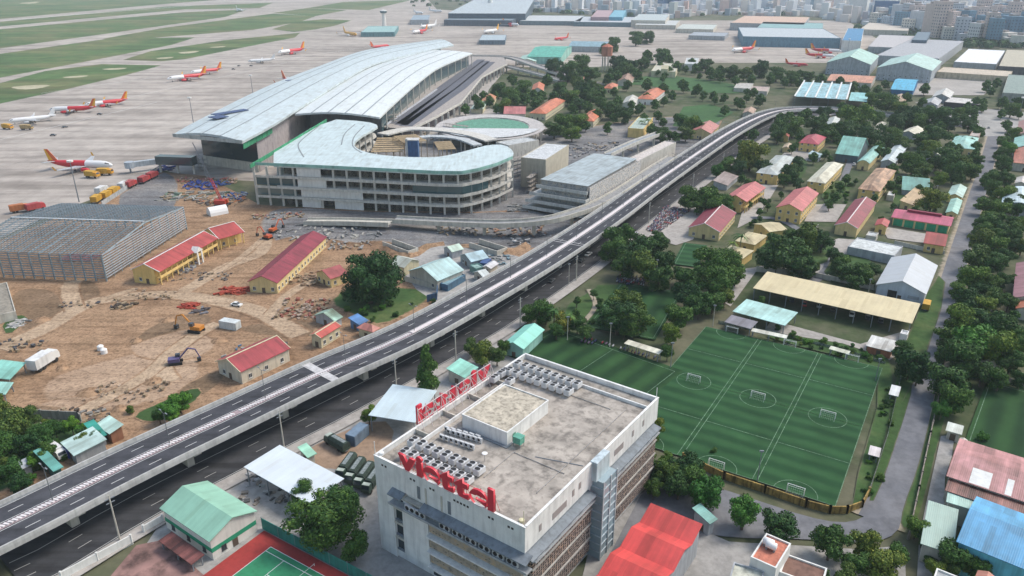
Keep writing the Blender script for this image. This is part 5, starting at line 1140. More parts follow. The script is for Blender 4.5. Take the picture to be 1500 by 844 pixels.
HS('house', 'house', 'white two-storey building right of the cream terraced building', (1003, 92), (1022, 94), (1024, 85), 8, 'flat', rcol=(.55, .58, .58), wall=WHITE, win=(2, 4), door=False)
# water tower
p = P(888, 104); t = thing('water_tower', 'brick-red octagonal water tower on white legs above the trees', 'water tower', p)
b = MB(); b.lathe([(17, 6), (17.5, 6.5), (27, 6.5), (27.5, 7), (28, 6.6)], n=8); b.build('tank', M('wall', (.52, .22, .15), .85, .2), t); b = MB(); b.lathe([(28.01, 6.8), (31, 1)], n=8); b.build('roof', M('wall', (.48, .16, .10), .85), t)
for i in range(8): a = i*math.pi/4+.4; c = MB(); c.box(-.4, .4, -.4, .4, 0, 17); c.build('leg', M('wall', (.62, .58, .52), .8), t, (math.cos(a)*5.3, math.sin(a)*5.3, 0))
# back row: hangars etc.
HS('gate_canopy', 'canopy', 'toll-like canopy of aqua and grey panels with white ribs beyond the viaduct bend', (1163, 143), (1240, 146), (1246, 127), 8, 'mono', 'w', rh=2, rcol=(.30, .52, .58), wall=SHADE, posts=12, rvar=.3)
q_ = HOUSES[-1]
for i in range(6):
    x = q_[1]*i/5; c = MB(); c.profx([(-1, 8.3), (-1, 8.6), (q_[2]+1, 10.9), (q_[2]+2.5, 11.6), (q_[2]+1, 10.3)], x-.7, x+.7); c.build('rib', WHITE, q_[0])
HS('gate_canopy', 'canopy', 'smaller lower aqua canopy joined to the right of the ribbed one', (1243, 148), (1270, 149), (1272, 138), 6, 'mono', 'w', rh=1, rcol=(.26, .56, .56), wall=SHADE, posts=12)
HS('apartment_block', 'apartment block', 'teal-gabled apartment block, the left one of two with many windows', (1213, 90), (1276, 95), (1288, 82), 13, 'gable', 'd', rcol=(.36, .56, .50), wall=M('wall', (.42, .46, .50), .8), win=(3, 5), rh=8, wincap=60, door=False)
HS('apartment_block', 'apartment block', 'teal-gabled apartment block, the right one of two with many windows', (1286, 98), (1366, 104), (1380, 90), 13, 'gable', 'd', rcol=(.40, .58, .54), wall=M('wall', (.42, .46, .50), .8), win=(3, 5), rh=8, wincap=60, door=False)
HS('hall', 'hall', 'bright cyan-blue roofed hall in front of the teal apartment blocks', (1305, 130), (1338, 133), (1346, 117), 7, 'gable', 'w', rcol=(.05, .40, .62), wall=M('wall', (.04, .16, .34), .8), rh=4)
HS('hall', 'hall', 'terracotta-roofed low building in front of the left teal apartment block', (1212, 117), (1277, 122), (1284, 112), 6, 'gable', 'w', rcol=(.56, .26, .16), wall=PALEC, win=(1, 4), rh=3)
HS('warehouse', 'warehouse', 'very wide flat grey cargo warehouse at the upper right', (1290, 78), (1376, 86), (1412, 60), 12, 'flat', rcol=(.42, .43, .45), wall=GREYW, door=False)
HS('warehouse', 'warehouse', 'brilliant white twin-panel warehouse roof at the upper right', (1399, 89), (1460, 94), (1473, 74), 10, 'flat', rcol=(.85, .86, .87), wall=GREYW, door=False)
HS('warehouse', 'warehouse', 'tan-roofed warehouse right of the brilliant white one', (1463, 96), (1505, 99), (1510, 74), 10, 'flat', rcol=(.50, .46, .36), wall=M('wall', (.10, .10, .11), .9), door=False)
HS('warehouse', 'warehouse', 'long low cream wall building below the cargo warehouses', (1372, 105), (1478, 112), (1480, 104), 7, 'flat', rcol=(.58, .50, .40), wall=M('wall', (.55, .47, .34), .9), door=False)
HS('warehouse', 'warehouse', 'dull green warehouse at the right edge beyond the trees', (1468, 136), (1530, 140), (1530, 112), 8, 'flat', rcol=(.26, .33, .30), wall=M('wall', (.36, .37, .34), .9), door=False)
HS('hangar', 'hangar', 'long peach-roofed hangar at the back, left of the blue one', (1060, 38), (1178, 36), (1186, 25), 14, 'flat', rcol=(.62, .44, .34), wall=GREYW, door=False)
HS('hangar', 'hangar', 'long hangar with teal-green roof behind the blue-fronted one', (1105, 44), (1206, 44), (1206, 34), 14, 'flat', rcol=(.26, .44, .44), wall=GREYW, door=False)
HS('hangar', 'hangar', 'long hangar with pale roof and blue-green front on the apron', (1088, 53), (1232, 56), (1206, 42), 15, 'flat', rcol=(.50, .55, .58), wall=M('wall', (.14, .27, .36), .8), door=False)
HS('hangar', 'hangar', 'white-walled hangar with bright blue roof panel on the apron', (1232, 62), (1262, 60), (1266, 42), 16, 'flat', rcol=(.08, .26, .46), wall=WHITE, door=False)
for i, (x0, x1, y0, y1, hgt, rc, wl, lb) in enumerate([(1270, 1345, 70, 52, 9, (.52, .50, .50), GREYW, 'long grey-white cargo shed behind the wide grey warehouse'), (1258, 1330, 44, 34, 10, (.60, .54, .46), PALEC, 'domed cream-roofed hall below the white tower block'), (1336, 1358, 58, 46, 16, (.16, .22, .27), M('wall', (.10, .15, .2), .8), 'dark blue-grey cube block among pale roofs'), (930, 990, 36, 29, 8, (.55, .57, .56), PALEC, 'pale low cargo shed right of the far terminal'), (990, 1045, 42, 35, 8, (.54, .58, .54), PALEC, 'greenish white cargo shed right of the pale low one'), (1008, 1062, 52, 47, 7, (.36, .40, .44), GREYW, 'grey open shed on the far apron'), (840, 930, 32, 24, 9, (.50, .54, .57), M('wall', (.12, .2, .24), .8), 'long pale pier building on the far side of the apron'), (762, 850, 30, 22, 9, (.54, .57, .58), M('wall', (.16, .22, .25), .8), 'wide pale-roofed far terminal wing'), (925, 975, 29, 20, 14, (.48, .54, .54), PALEC, 'pale block with blue windows behind the apron'), (866, 892, 24, 14, 16, (.45, .32, .34), M('wall', (.40, .26, .28), .8), 'dusky red-brown block on the far city edge'), (892, 912, 24, 14, 16, (.20, .45, .56), M('wall', (.12, .35, .48), .8), 'turquoise glass block next to the dusky red one')]):
    HS('cargo_building', 'building', lb, (x0, y0), (x1, y0+1.2), (x1+6, y1+1), hgt, 'flat', rcol=rc, wall=wl, door=False)
HS('hangar', 'hangar', 'green hangar with two-tone roof beside the far ramp, the larger one', (772, 83), (822, 84), (838, 68), 9, 'gable', 'w', rcol=(.10, .42, .32), wall=TEALNET, rh=5, door=False)
HS('hangar', 'hangar', 'low blue-grey hangar behind the green one', (835, 66), (900, 69), (905, 62), 8, 'gable', 'w', rcol=(.22, .36, .42), wall=GREYW, rh=4, door=False)
HS('shed', 'shed', 'low mint roof in front of the green hangar', (760, 88), (785, 90), (790, 82), 5, rcol=(.42, .62, .54), wall=PALEC, rh=3)
HS('hangar', 'hangar', 'teal low service building with pale roof at the foot of the white far tower', (530, 46), (578, 47), (584, 38), 8, 'flat', rcol=(.32, .50, .48), wall=M('wall', (.12, .26, .28), .8), door=False)
HS('cargo_building', 'building', 'blue-grey service block between the parked far planes', (602, 28), (628, 29), (630, 22), 10, 'flat', rcol=(.30, .38, .44), wall=GREYW, door=False)
HS('cargo_building', 'building', 'blue-grey sheds with white roof on the middle apron', (702, 58), (740, 59), (742, 51), 7, 'flat', rcol=(.42, .50, .54), wall=M('wall', (.14, .2, .25), .8), door=False)
t2 = HS('far_terminal', 'terminal', 'far terminal with sweeping pale roof and dark blue glass front', (655, 20), (770, 20), (782, 4), 22, 'mono', 'w', rh=7, rcol=(.46, .52, .55), wall=M('wall', (.06, .10, .14), .6), door=False)
HS('far_terminal', 'terminal', 'low glazed pier in front of the far terminal', (650, 29), (750, 30), (752, 25), 12, 'flat', rcol=(.20, .26, .30), wall=M('wall', (.08, .11, .15), .6), door=False)
def tower(px, py, hgt, r, lab):
    t = thing('control_tower', lab, 'control tower', P(px, py)); b = MB(); b.lathe([(0, r), (hgt*.8, r*.8)], n=10); b.build('shaft', WHITE, t)
    b = MB(); b.lathe([(hgt*.8, r*1.3), (hgt*.86, r*1.7), (hgt*.93, r*1.6)], n=10); b.build('cab', TG, t); b = MB(); b.lathe([(hgt*.931, r*1.6), (hgt*.96, r*1.5), (hgt, .3)], n=10); b.build('roof', WHITE, t)
tower(718, 20, 60, 7, 'tall white control tower in front of the far terminal'); tower(563, 40, 34, 4.5, 'squat white control tower beside the yellow aircraft')

for i, (lab, A, B, C_, h, rf_, rc, wl) in enumerate([
 ('pale roof shed in the clutter below the cream wall, leftmost', (1366, 141), (1392, 144), (1398, 135), 5, 'gable', (.56, .56, .54), GREYW), ('long white canopy in the forecourt at the top right', (1382, 150), (1440, 154), (1446, 146), 5, 'flat', (.62, .60, .57), SHADE), ('small grey roof left of the forecourt canopy', (1352, 152), (1374, 155), (1380, 147), 4, 'gable', (.40, .42, .44), GREYW),
 ('tan roof house beside the cyan-roofed hall', (1305, 146), (1326, 149), (1332, 141), 4, 'hip', (.50, .36, .24), CREAM), ('pink-walled small block behind the lane gate', (1420, 198), (1434, 200), (1438, 193), 6, 'flat', (.50, .44, .40), M('wall', (.52, .38, .32), .9)), ('white flat kiosk at the top of the lane', (1424, 188), (1436, 190), (1438, 184), 4, 'flat', (.62, .62, .60), WHITE),
 ('grey-green roof in the park trees left of the lane', (1345, 248), (1358, 250), (1363, 243), 3.5, 'hip', (.22, .18, .18), GREYW), ('pale grey flat roof in the yard left of the wine-red hall', (1180, 332), (1196, 335), (1200, 329), 3, 'flat', (.5, .5, .5), PALEC), ('small white roof left of the green garages', (1268, 344), (1284, 347), (1288, 341), 2.8, 'flat', (.50, .52, .52), PALEC),
 ('round-cornered pale canopy near the patchy terracotta roof', (1299, 285), (1310, 287), (1313, 281), 3, 'flat', (.58, .60, .58), PALEC), ('narrow grey lean-to along the viaduct road near two trees', (1045, 268), (1066, 272), (1082, 258), 3, 'mono', (.30, .24, .22), GREYW), ('small tan roof beside the yellow walled yard by the bend', (1146, 216), (1158, 218), (1162, 212), 3, 'gable', (.46, .36, .24), YEL2),
 ('white roof cabin at the right edge of the avenue', (1486, 268), (1505, 271), (1508, 262), 4, 'gable', (.55, .52, .50), PALEC), ('dusty red roof in the trees beside the purple edge house', (1443, 444), (1456, 448), (1460, 436), 4, 'gable', (.40, .10, .09), PALEC), ('low beige roof beside the sage green roof', (1402, 650), (1414, 654), (1418, 645), 3, 'gable', (.50, .46, .40), PALEC),
 ('brown roofed hut left of the cream terraced building', (905, 118), (925, 120), (930, 112), 5, 'gable', (.36, .22, .16), PALEC), ('white villa among trees left of the playing field', (912, 150), (930, 153), (936, 143), 5, 'gable', (.54, .53, .48), WHITE), ('mint canopy in front of the dark-roofed villa near the departures ramp', (690, 158), (708, 160), (714, 150), 4, 'hip', (.50, .60, .50), CREAM), ('rust-coloured roof beside the departures piers', (706, 146), (724, 148), (728, 140), 4, 'hip', (.52, .24, .13), CREAM),
 ('low pale roof right of the playing field trees', (1075, 128), (1100, 130), (1104, 122), 4, 'flat', (.50, .48, .44), PALEC), ('pinkish low wall-like shed beyond the viaduct bend', (1098, 132), (1124, 134), (1128, 127), 4, 'flat', (.48, .38, .34), PALEC)]):
    HS('shed' if 'house' not in lab else 'house', 'building', lab, A, B, C_, h, rf_, rcol=rc, wall=wl, door=False, rvar=.3)
# ------------------------------------------------------------------ football grounds
def turf(name, c1, c2, period, axis_rot):
    m, nt, b = newmat(name); b.inputs['Roughness'].default_value = .9; b.inputs['Specular IOR Level'].default_value = .15
    tc = N(nt, 'ShaderNodeTexCoord'); sx = N(nt, 'ShaderNodeSeparateXYZ'); nt.links.new(tc.outputs['Object'], sx.inputs[0])
    nf = noise(nt, .12, 4); mu = N(nt, 'ShaderNodeMath', operation='MULTIPLY_ADD'); nt.links.new(nf, mu.inputs[0]); mu.inputs[1].default_value = 1.6
    nt.links.new(sx.outputs['Y' if axis_rot == 'y' else 'X'], mu.inputs[2])
    m1 = N(nt, 'ShaderNodeMath', operation='MULTIPLY'); nt.links.new(mu.outputs[0], m1.inputs[0]); m1.inputs[1].default_value = 2*math.pi/period
    sn = N(nt, 'ShaderNodeMath', operation='SINE'); nt.links.new(m1.outputs[0], sn.inputs[0])
    ad = N(nt, 'ShaderNodeMath', operation='MULTIPLY_ADD'); nt.links.new(sn.outputs[0], ad.inputs[0]); ad.inputs[1].default_value = .5; ad.inputs[2].default_value = .5
    c = ramp(nt, ad.outputs[0], [(.1, c1), (.9, c2)]); n2 = noise(nt, .08, 5); k = ramp(nt, n2, [(.3, (.72, .74, .72)), (.65, (1.12,)*3)])
    nt.links.new(mixc(nt, c, k, 1, 'MULTIPLY'), b.inputs['Base Color']); return m
ZPI = [.44]
LINE = M('wall', (.16, .28, .17), .9, .55, .8)
def pitch(label, A, ang, w, d, mat, lines, nm='football_pitch', z=.40):
    ZPI[0] += .02; z = ZPI[0]
    t = thing(nm, label, 'sports pitch', (A.x, A.y, 0), ang)
    b = MB(); b.add([(0, 0, z), (w, 0, z), (w, d, z), (0, d, z)], [(0, 1, 2, 3)]); b.build('turf', mat, t)
    b = MB(); L = .09
    for (x0, y0, x1, y1) in lines:
        dx, dy = x1-x0, y1-y0; n = math.hypot(dx, dy); nx, ny = -dy/n*L, dx/n*L
        b.add([(x0+nx, y0+ny, z+.012), (x0-nx, y0-ny, z+.012), (x1-nx, y1-ny, z+.012), (x1+nx, y1+ny, z+.012)], [(0, 1, 2, 3)])
    if lines: b.build('line_markings', LINE, t)
    return t
ZP = [.36]
R2 = P(1223, 744); R1 = P(1292, 541); dv = (R1-R2); PL = dv.length; dv.normalize(); PR_ = Vector((dv.y, -dv.x, 0)); PW = 56.0
A = R2-PR_*PW; pang = math.atan2(PR_.y, PR_.x); cw = (PW-2.4)/3; ln = []
def circ(cx_, cy_, r, a0, a1, n=14):
    return [(cx_+r*math.cos(a0+(a1-a0)*i/n), cy_+r*math.sin(a0+(a1-a0)*i/n), cx_+r*math.cos(a0+(a1-a0)*(i+1)/n), cy_+r*math.sin(a0+(a1-a0)*(i+1)/n)) for i in range(n)]
for c in range(3):
    x0 = c*(cw+1.2); x1 = x0+cw
    for (y0, y1) in ((0, PL/2), (PL/2, PL)):
        ln += [(x0, y0, x0, y1), (x1, y0, x1, y1), (x0, y0, x1, y0), (x0, y1, x1, y1)]
        m_ = (y0+y1)/2; ln += [(x0, m_, x1, m_)]+circ((x0+x1)/2, y0, 5, 0, math.pi)+circ((x0+x1)/2, y1, 5, math.pi, 2*math.pi)
TURF = turf('turf', (.017, .060, .023), (.029, .088, .033), 5.4, 'y'); TURF2 = turf('turf_dark', (.015, .046, .017), (.028, .076, .025), 7.0, 'x')
pitch('large striped green football ground of six small pitches beside the lane', A, pang, PW, PL, TURF, ln)
def goal():
    t = thing('football_goal', '', 'goal'); b = MB()
    b.tube((-1.6, 0, 0), (-1.6, 0, 2), .07); b.tube((1.6, 0, 0), (1.6, 0, 2), .07); b.tube((-1.67, 0, 2), (1.67, 0, 2), .07); b.build('goal_frame', WHITEP, t)
    b = MB()
    for x in (-1.6, 1.6): b.tube((x, 0, 2), (x, .7, 2), .04); b.tube((x, .7, 2), (x, 1.3, 0), .04)
    b.tube((-1.6, 1.3, 0), (1.6, 1.3, 0), .04); b.tube((-1.6, .7, 2), (1.6, .7, 2), .04)
    for i in range(9): x = -1.6+i*.4; b.tube((x, .7, 2), (x, 1.3, 0), .012, 3); b.tube((x, 0, 2), (x, .7, 2), .012, 3)
    for i in range(5): z = i*.5; b.tube((-1.6, 1.3-z*.3, z), (1.6, 1.3-z*.3, z), .012, 3)
    b.build('net', M('plain', (.5, .55, .5), .8), t); return reg(t)
gl = goal(); PX = Matrix.Translation((A.x, A.y, 0)) @ Matrix.Rotation(pang, 4, 'Z')
for c in range(3):
    xm = c*(cw+1.2)+cw/2; col_ = ['left', 'middle', 'right'][c]
    for y, rz, w_ in ((.2, math.pi, 'near end'), (PL/2+.1, math.pi if c != 9 else 0, 'halfway line'), (PL-.2, 0, 'far end')):
        p = PX @ Vector((xm, y, .34)); clone(gl, p, pang+rz, 'white goal at the %s of the %s pitch column' % (w_, col_), 'small football goals', sc=(1.2, 1.1, 1.05))
# other grounds
a_, b_, c_ = P(752, 515), P(945, 590), P(977, 537); e1 = (b_-a_); w_ = e1.length; e1.normalize(); e2 = Vector((-e1.y, e1.x, 0)); d_ = (c_-b_).dot(e2)
pitch('darker striped football ground behind the office block', a_-e2*4, math.atan2(e1.y, e1.x), w_, d_+4, TURF2, [(2, 2, w_-2, 2), (2, d_+2, w_-2, d_+2), (2, 2, 2, d_+2), (w_-2, 2, w_-2, d_+2), (w_/2, 2, w_/2, d_+2)])
for lab, q in (('small striped green pitch between the round trees and the maroon house', ((985, 388), (1022, 393), (1036, 361))), ('dark green pitch under the trees beyond the spectator stand', ((865, 470), (960, 500), (1000, 430))), ('dark green striped pitch at the right edge', ((1412, 650), (1540, 710), (1560, 590)))):
    o1, an, w_, d_ = frame3(*q, 0); pitch(lab, o1, an, w_, d_, TURF if 'small' in lab else TURF2, [(1, 1, w_-1, 1), (1, d_-1, w_-1, d_-1), (1, 1, 1, d_-1), (w_-1, 1, w_-1, d_-1)])
wallpx('yellow_wall', 'weathered yellow wall curving round the near end of the football ground', [(1000, 674), (1060, 702), (1120, 722), (1180, 743), (1215, 752), (1240, 752), (1262, 744), (1272, 725)], 2.0, .3, M('wall', (.44, .29, .08), .9, .6, .5), posts=5)
t = wallpx('net_fence', 'grey wire fence along the right side of the football ground', [(1272, 726), (1300, 640), (1318, 560), (1322, 530)], 2.2, .05, M('net', (.22, .25, .22), .9), posts=5, cat='fence')
wallpx('net_fence', 'low wire fence at the far end of the football ground', [(1052, 474), (1140, 492), (1240, 517), (1296, 535)], 1.2, .05, M('net', (.20, .24, .20), .9), posts=6, cat='fence')
wallpx('boundary_wall', 'white and yellow wall behind the long cream vehicle shed', [(1108, 398), (1180, 404), (1280, 425), (1345, 440)], 2.2, mat=PALEC, posts=4)
wallpx('boundary_wall', 'pale wall in front of the cottage with red roof', [(1310, 358), (1345, 366), (1383, 373)], 1.8, mat=PALEC)
wallpx('boundary_wall', 'low wall along the right side of the lane near the bend', [(1330, 790), (1345, 720), (1362, 640), (1375, 580)], 1.6, mat=M('wall', (.30, .26, .22), .9, .4), posts=6)
wallpx('boundary_wall', 'brick wall at the far side of the right edge pitch', [(1420, 545), (1460, 556), (1510, 572)], 1.8, mat=M('wall', (.30, .27, .24), .9, .3))
wallpx('apron_fence', 'pale fence between apron and construction ground', [(150, 302), (190, 276), (232, 250)], 2.6, .15, M('wall', (.42, .44, .45), .8), posts=6, cat='fence')
# ------------------------------------------------------------------ poles, lamps, masts
def pole_proto():
    t = thing('utility_pole', '', 'utility pole'); b = MB(); b.tube((0, 0, 0), (0, 0, 11), .22, 8, r2=.14); b.build('pole', PALEC, t)
    b = MB(); b.box(-1.1, 1.1, -.08, .08, 10.1, 10.25); b.box(-.9, .9, -.08, .08, 9.2, 9.33); b.build('crossarm', STEEL, t); return reg(t)
up = pole_proto(); names = ['nearest', 'second', 'third', 'fourth', 'fifth', 'sixth', 'seventh', 'eighth', 'ninth', 'tenth', 'eleventh']
for i, (x, y) in enumerate([(176, 792), (416, 655), (581, 572), (668, 530), (762, 478), (844, 412), (950, 328), (1014, 283), (1058, 250), (1130, 196)]):
    p = P(x, y, .3); clone(up, p, .9, '%s concrete utility pole along the pavement beside the viaduct' % names[i].capitalize().lower(), 'utility poles along the pavement', sc=(1, 1, 1.0 if i else 1.1))
def lamp_proto():
    t = thing('street_lamp', '', 'street lamp'); b = MB(); b.tube((0, 0, 0), (0, 0, 8.6), .11, 6, r2=.07); b.tube((0, 0, 8.4), (0, 1.5, 9.0), .05); b.tube((0, 0, 8.4), (0, -1.5, 9.0), .05); b.build('post', M('plain', (.13, .14, .15), .5), t)
    for s in (-1, 1): b = MB(); b.box(-.13, .13, s*1.4-.45, s*1.4+.45, 8.95, 9.06); b.build('lamp_head', STEEL, t)
    return reg(t)
lp = lamp_proto(); s = arc[near_s(501, 532)]-27*6; i = 0; k = 0
while s < S1-80:
    if s > 0:
        p, a = at_s(s, 0, .2); q = Q(p)
        if 0 < q[0] < 1500 and q[1] < 840: clone(lp, p, a, '%s twin-arm lamp on the viaduct median, counting from the near end' % (ORD[k] if k < 20 else 'far'), 'street lamps on the viaduct median'); k += 1
    s += 27
def mast(px, py, hgt, lab, g='apron floodlight masts'):
    t = thing('floodlight_mast', lab, 'floodlight mast', P(px, py), 0, g); b = MB(); b.tube((0, 0, 0), (0, 0, hgt), .35, 8, r2=.18); b.build('mast', STEEL, t)
    b = MB(); b.lathe([(hgt-.4, 1.6), (hgt+.4, 1.6)], n=10); b.build('lamp_ring', WHITE, t)
mast(116, 296, 22, 'floodlight mast in front of the near red and white aircraft'); mast(285, 190, 24, 'floodlight mast left of the terminal roof edge'); mast(372, 150, 24, 'floodlight mast beside the terminal roof, the middle one')
mast(1240, 84, 24, 'floodlight mast on the upper right apron'); mast(1492, 172, 16, 'white-headed mast at the top of the avenue')
for i, (x, y, h_) in enumerate([(1109, 706, 9), (1282, 560, 8), (982, 540, 9), (833, 418, 9), (961, 412, 9), (831, 500, 9), (893, 510, 9), (1270, 438, 8), (1368, 296, 9), (1044, 478, 8)]):
    t = thing('floodlight_pole', ['slim dark pole at the near end of the football ground', 'slim dark pole at the right side of the football ground', 'slim pole between the two football grounds', 'slim pole at the corner of the viaduct garden', 'pale slim pole under the trees beyond the stand', 'slim pole by the palms left of the round tree', 'pale slim pole in front of the round dark tree', 'pale slim pole behind the long cream shed', 'tall slim pole among the compound trees', 'slim pole beside the far left corner of the pitch'][i], 'pole', P(x, y)); b = MB(); b.tube((0, 0, 0), (0, 0, h_), .13, 6, r2=.08); b.build('pole', PALEC if i > 2 else STEEL, t)
    b = MB(); b.box(-.5, .5, -.15, .15, h_-.3, h_+.1); b.build('lamp_head', STEEL, t)
# ------------------------------------------------------------------ aircraft
PRED = M('plain', (.55, .025, .035), .35); PWH = M('plain', (.74, .74, .74), .35); PYE = M('plain', (.72, .36, .03), .35); PGR = M('plain', (.42, .44, .46), .4); PDK = M('plain', (.04, .045, .05), .3); POR = M('plain', (.62, .12, .03), .35)
def aircraft(scheme):
    rear, front, tail, eng = {'red': (PRED, PWH, PYE, PRED), 'white': (PWH, PWH, PWH, PGR), 'yellow': (PYE, PYE, PYE, PWH), 'wred': (PWH, PWH, PRED, PGR), 'wyel': (PWH, PWH, PYE, PGR), 'allred': (PRED, PRED, POR, PRED)}[scheme]
    t = thing('aircraft', '', 'aircraft'); n = 14; zc = 3.5
    prof = [(-18.5, .25, 1.3), (-16, .85, .8), (-12.5, 1.45, .35), (-8, 1.95, 0), (-2, 1.98, 0), (4, 1.98, 0), (12.5, 1.98, 0), (15.5, 1.75, -.1), (17.6, 1.2, -.3), (18.7, .6, -.5), (19.1, .15, -.6)]
    b = MB(); vs = []; fs = []; mm = []
    for (x, r, dz) in prof:
        for i in range(n): a = i*2*math.pi/n; vs.append((x, math.cos(a)*r, zc+dz+math.sin(a)*r))
    for j in range(len(prof)-1):
        for i in range(n):
            k = (i+1) % n; fs.append([j*n+i, (j+1)*n+i, (j+1)*n+k, j*n+k]); up_ = math.sin((i+.5)*2*math.pi/n)
            m_ = 0 if prof[j][0] < 2 and (scheme not in ('white', 'wred', 'wyel') or prof[j][0] < -13) else 1
            if prof[j][0] == 15.5 and .35 < up_ < .9: m_ = 3
            elif j < 8 and .2 < up_ < .45 and j > 2: m_ = m_
            mm.append(m_)
    b.add(vs, fs); b.m = mm; b.f.append([i for i in range(n)]); b.m.append(0); b.build('fuselage', [rear if scheme not in ('wred', 'wyel') else tail, front, tail, PDK], t, smooth=True)
    def slab(name, pts, th, m):
        c = MB(); k = len(pts); c.add([(x, y, z+th/2) for x, y, z in pts]+[(x, y, z-th/2) for x, y, z in pts], [list(range(k)), [k+i for i in range(k)][::-1]]+[[i, k+i, k+(i+1) % k, (i+1) % k] for i in range(k)]); return c.build(name, m, t)
    for s in (-1, 1):
        slab('wing', [(5.5, s*1.5, 2.6), (-1.8, s*17, 3.8), (-3.4, s*17, 3.8), (-1.6, s*6, 2.9), (-1.8, s*1.5, 2.6)], .35, PGR)
        slab('winglet', [(-2, s*17, 3.9), (-3.4, s*17, 3.9), (-4.2, s*17.6, 5.9), (-3.4, s*17.6, 5.9)], .2, tail if scheme != 'white' else PWH)
        slab('tailplane', [(-13.2, s*.8, 4.7), (-16.4, s*6.2, 5.1), (-17.9, s*6.2, 5.1), (-16.6, s*.6, 4.7)], .25, PGR)
        c = MB(); c.lathe([(0, .85), (.6, 1.15), (3.2, 1.1), (4.6, .6)][::-1], axis='x', n=12, c=(2.2, s*5.6, 1.6)); c.X = None
        c.v = [Vector((2.4+(5.6-(v.x-.5))*0+v.x-2.2+1.6, v.y, v.z)) for v in c.v]; c.build('engine', eng, t, smooth=True)
        c = MB(); c.tube((-1, s*3.6, 2.4), (-1, s*3.6, .6), .15); c.tube((-1, s*3.4, .55), (-1, s*3.9, .55), .55, 10); c.build('landing_gear', PDK, t)
    c = MB(); c.add([(-12.2, -.14, 4.9), (-17.0, -.1, 11.4), (-19.0, -.1, 11.4), (-17.4, -.14, 4.9), (-12.2, .14, 4.9), (-17.0, .1, 11.4), (-19.0, .1, 11.4), (-17.4, .14, 4.9)], [(0, 1, 2, 3), (7, 6, 5, 4), (0, 4, 5, 1), (1, 5, 6, 2), (2, 6, 7, 3)], 0); c.build('tail_fin', tail if scheme != 'red' else POR, t)
    if scheme == 'red': c = MB(); c.add([(-15.2, -.17, 5.2), (-18.3, -.13, 11.2), (-19.2, -.13, 11.4), (-17.6, -.17, 5.0), (-15.2, .17, 5.2), (-18.3, .13, 11.2), (-19.2, .13, 11.4), (-17.6, .17, 5.0)], [(0, 1, 2, 3), (7, 6, 5, 4), (0, 4, 5, 1)], 0); c.build('tail_stripe', PYE, t)
    c = MB(); c.tube((14.5, 0, 1.8), (14.5, 0, .5), .12); c.tube((14.5, -.25, .4), (14.5, .25, .4), .4, 10); c.build('nose_gear', PDK, t)
    return reg(t)
AC = {k_: None for k_ in ('red', 'white', 'yellow', 'wred', 'wyel', 'allred')}
for sch, tail, nose, lab in [
    ('red', (72, 248), (166, 250), 'near aircraft with red rear, white nose and orange tail, nose to the right'),
    ('red', (189, 152), (126, 159), 'red and white aircraft, right one of the left-hand pair of red ones, nose left'),
    ('red', (143, 164), (74, 166), 'red and white aircraft, left one of the left-hand pair of red ones, nose left'),
    ('white', (84, 176), (14, 183), 'all-white aircraft at the left edge beside yellow service trucks'),
    ('red', (304, 115), (246, 121), 'red and white aircraft, left one of the pair left of the terminal roof'),
    ('red', (326, 106), (280, 111), 'red and white aircraft, right one of the pair left of the terminal roof'),
    ('white', (404, 91), (364, 93), 'pale grey aircraft behind dark service vehicles, above the pair of red ones'),
    ('red', (448, 77), (407, 82), 'red and white aircraft right of the pale grey one'),
    ('allred', (414, 122), (448, 128), 'aircraft with orange tail showing behind the terminal roof'),
    ('allred', (543, 73), (570, 70), 'red aircraft with its tail showing behind the far part of the terminal roof'),
    ('yellow', (493, 50), (534, 56), 'all-yellow aircraft beside the squat white control tower'),
    ('red', (634, 47), (597, 52), 'red aircraft on the apron beyond the terminal, in front of a white one'),
    ('white', (644, 40), (612, 43), 'white aircraft just behind the red one beyond the terminal'),
    ('wyel', (735, 47), (705, 51), 'white aircraft with yellow tail on the middle far apron'),
    ('red', (736, 38), (760, 40), 'red and white aircraft behind the one with the yellow tail'),
    ('red', (1110, 75), (1067, 79), 'red and white aircraft alone on the right-hand apron, nose left'),
    ('red', (1178, 84), (1222, 86), 'nearer red and white aircraft of the right-hand pair, nose right'),
    ('red', (1186, 77), (1232, 79), 'farther red and white aircraft of the right-hand pair, nose right'),
    ('allred', (1150, 96), (1182, 98), 'red-tailed aircraft half hidden behind the upper right tree row'),
    ('white', (603, 20), (622, 22), 'far white aircraft left of the far terminal, the left one'), ('white', (628, 18), (648, 19), 'far white aircraft left of the far terminal, the right one'),
    ('white', (338, 15), (364, 19), 'small white aircraft taxiing among the airfield grass'),
    ('allred', (833, 58), (812, 60), 'tiny red aircraft on the far middle apron')]:
    a, b_ = P(*tail), P(*nose); m_ = (a+b_)/2; an = math.atan2((b_-a).y, (b_-a).x); first = AC[sch] is None
    if first: AC[sch] = aircraft(sch)
    k_ = (b_-a).length/37.5; k_ = max(.75, min(1.35, k_)); clone(AC[sch], (m_.x, m_.y, 0), an, lab, 'parked aircraft', sc=(k_, k_, k_))
jb = thing('jet_bridge', 'pale passenger bridge reaching from the terminal towards the near aircraft', 'jet bridge', P(232, 243)); a = P(190, 244, 4)-P(232, 243); b_ = P(232, 236, 5)-P(232, 243)
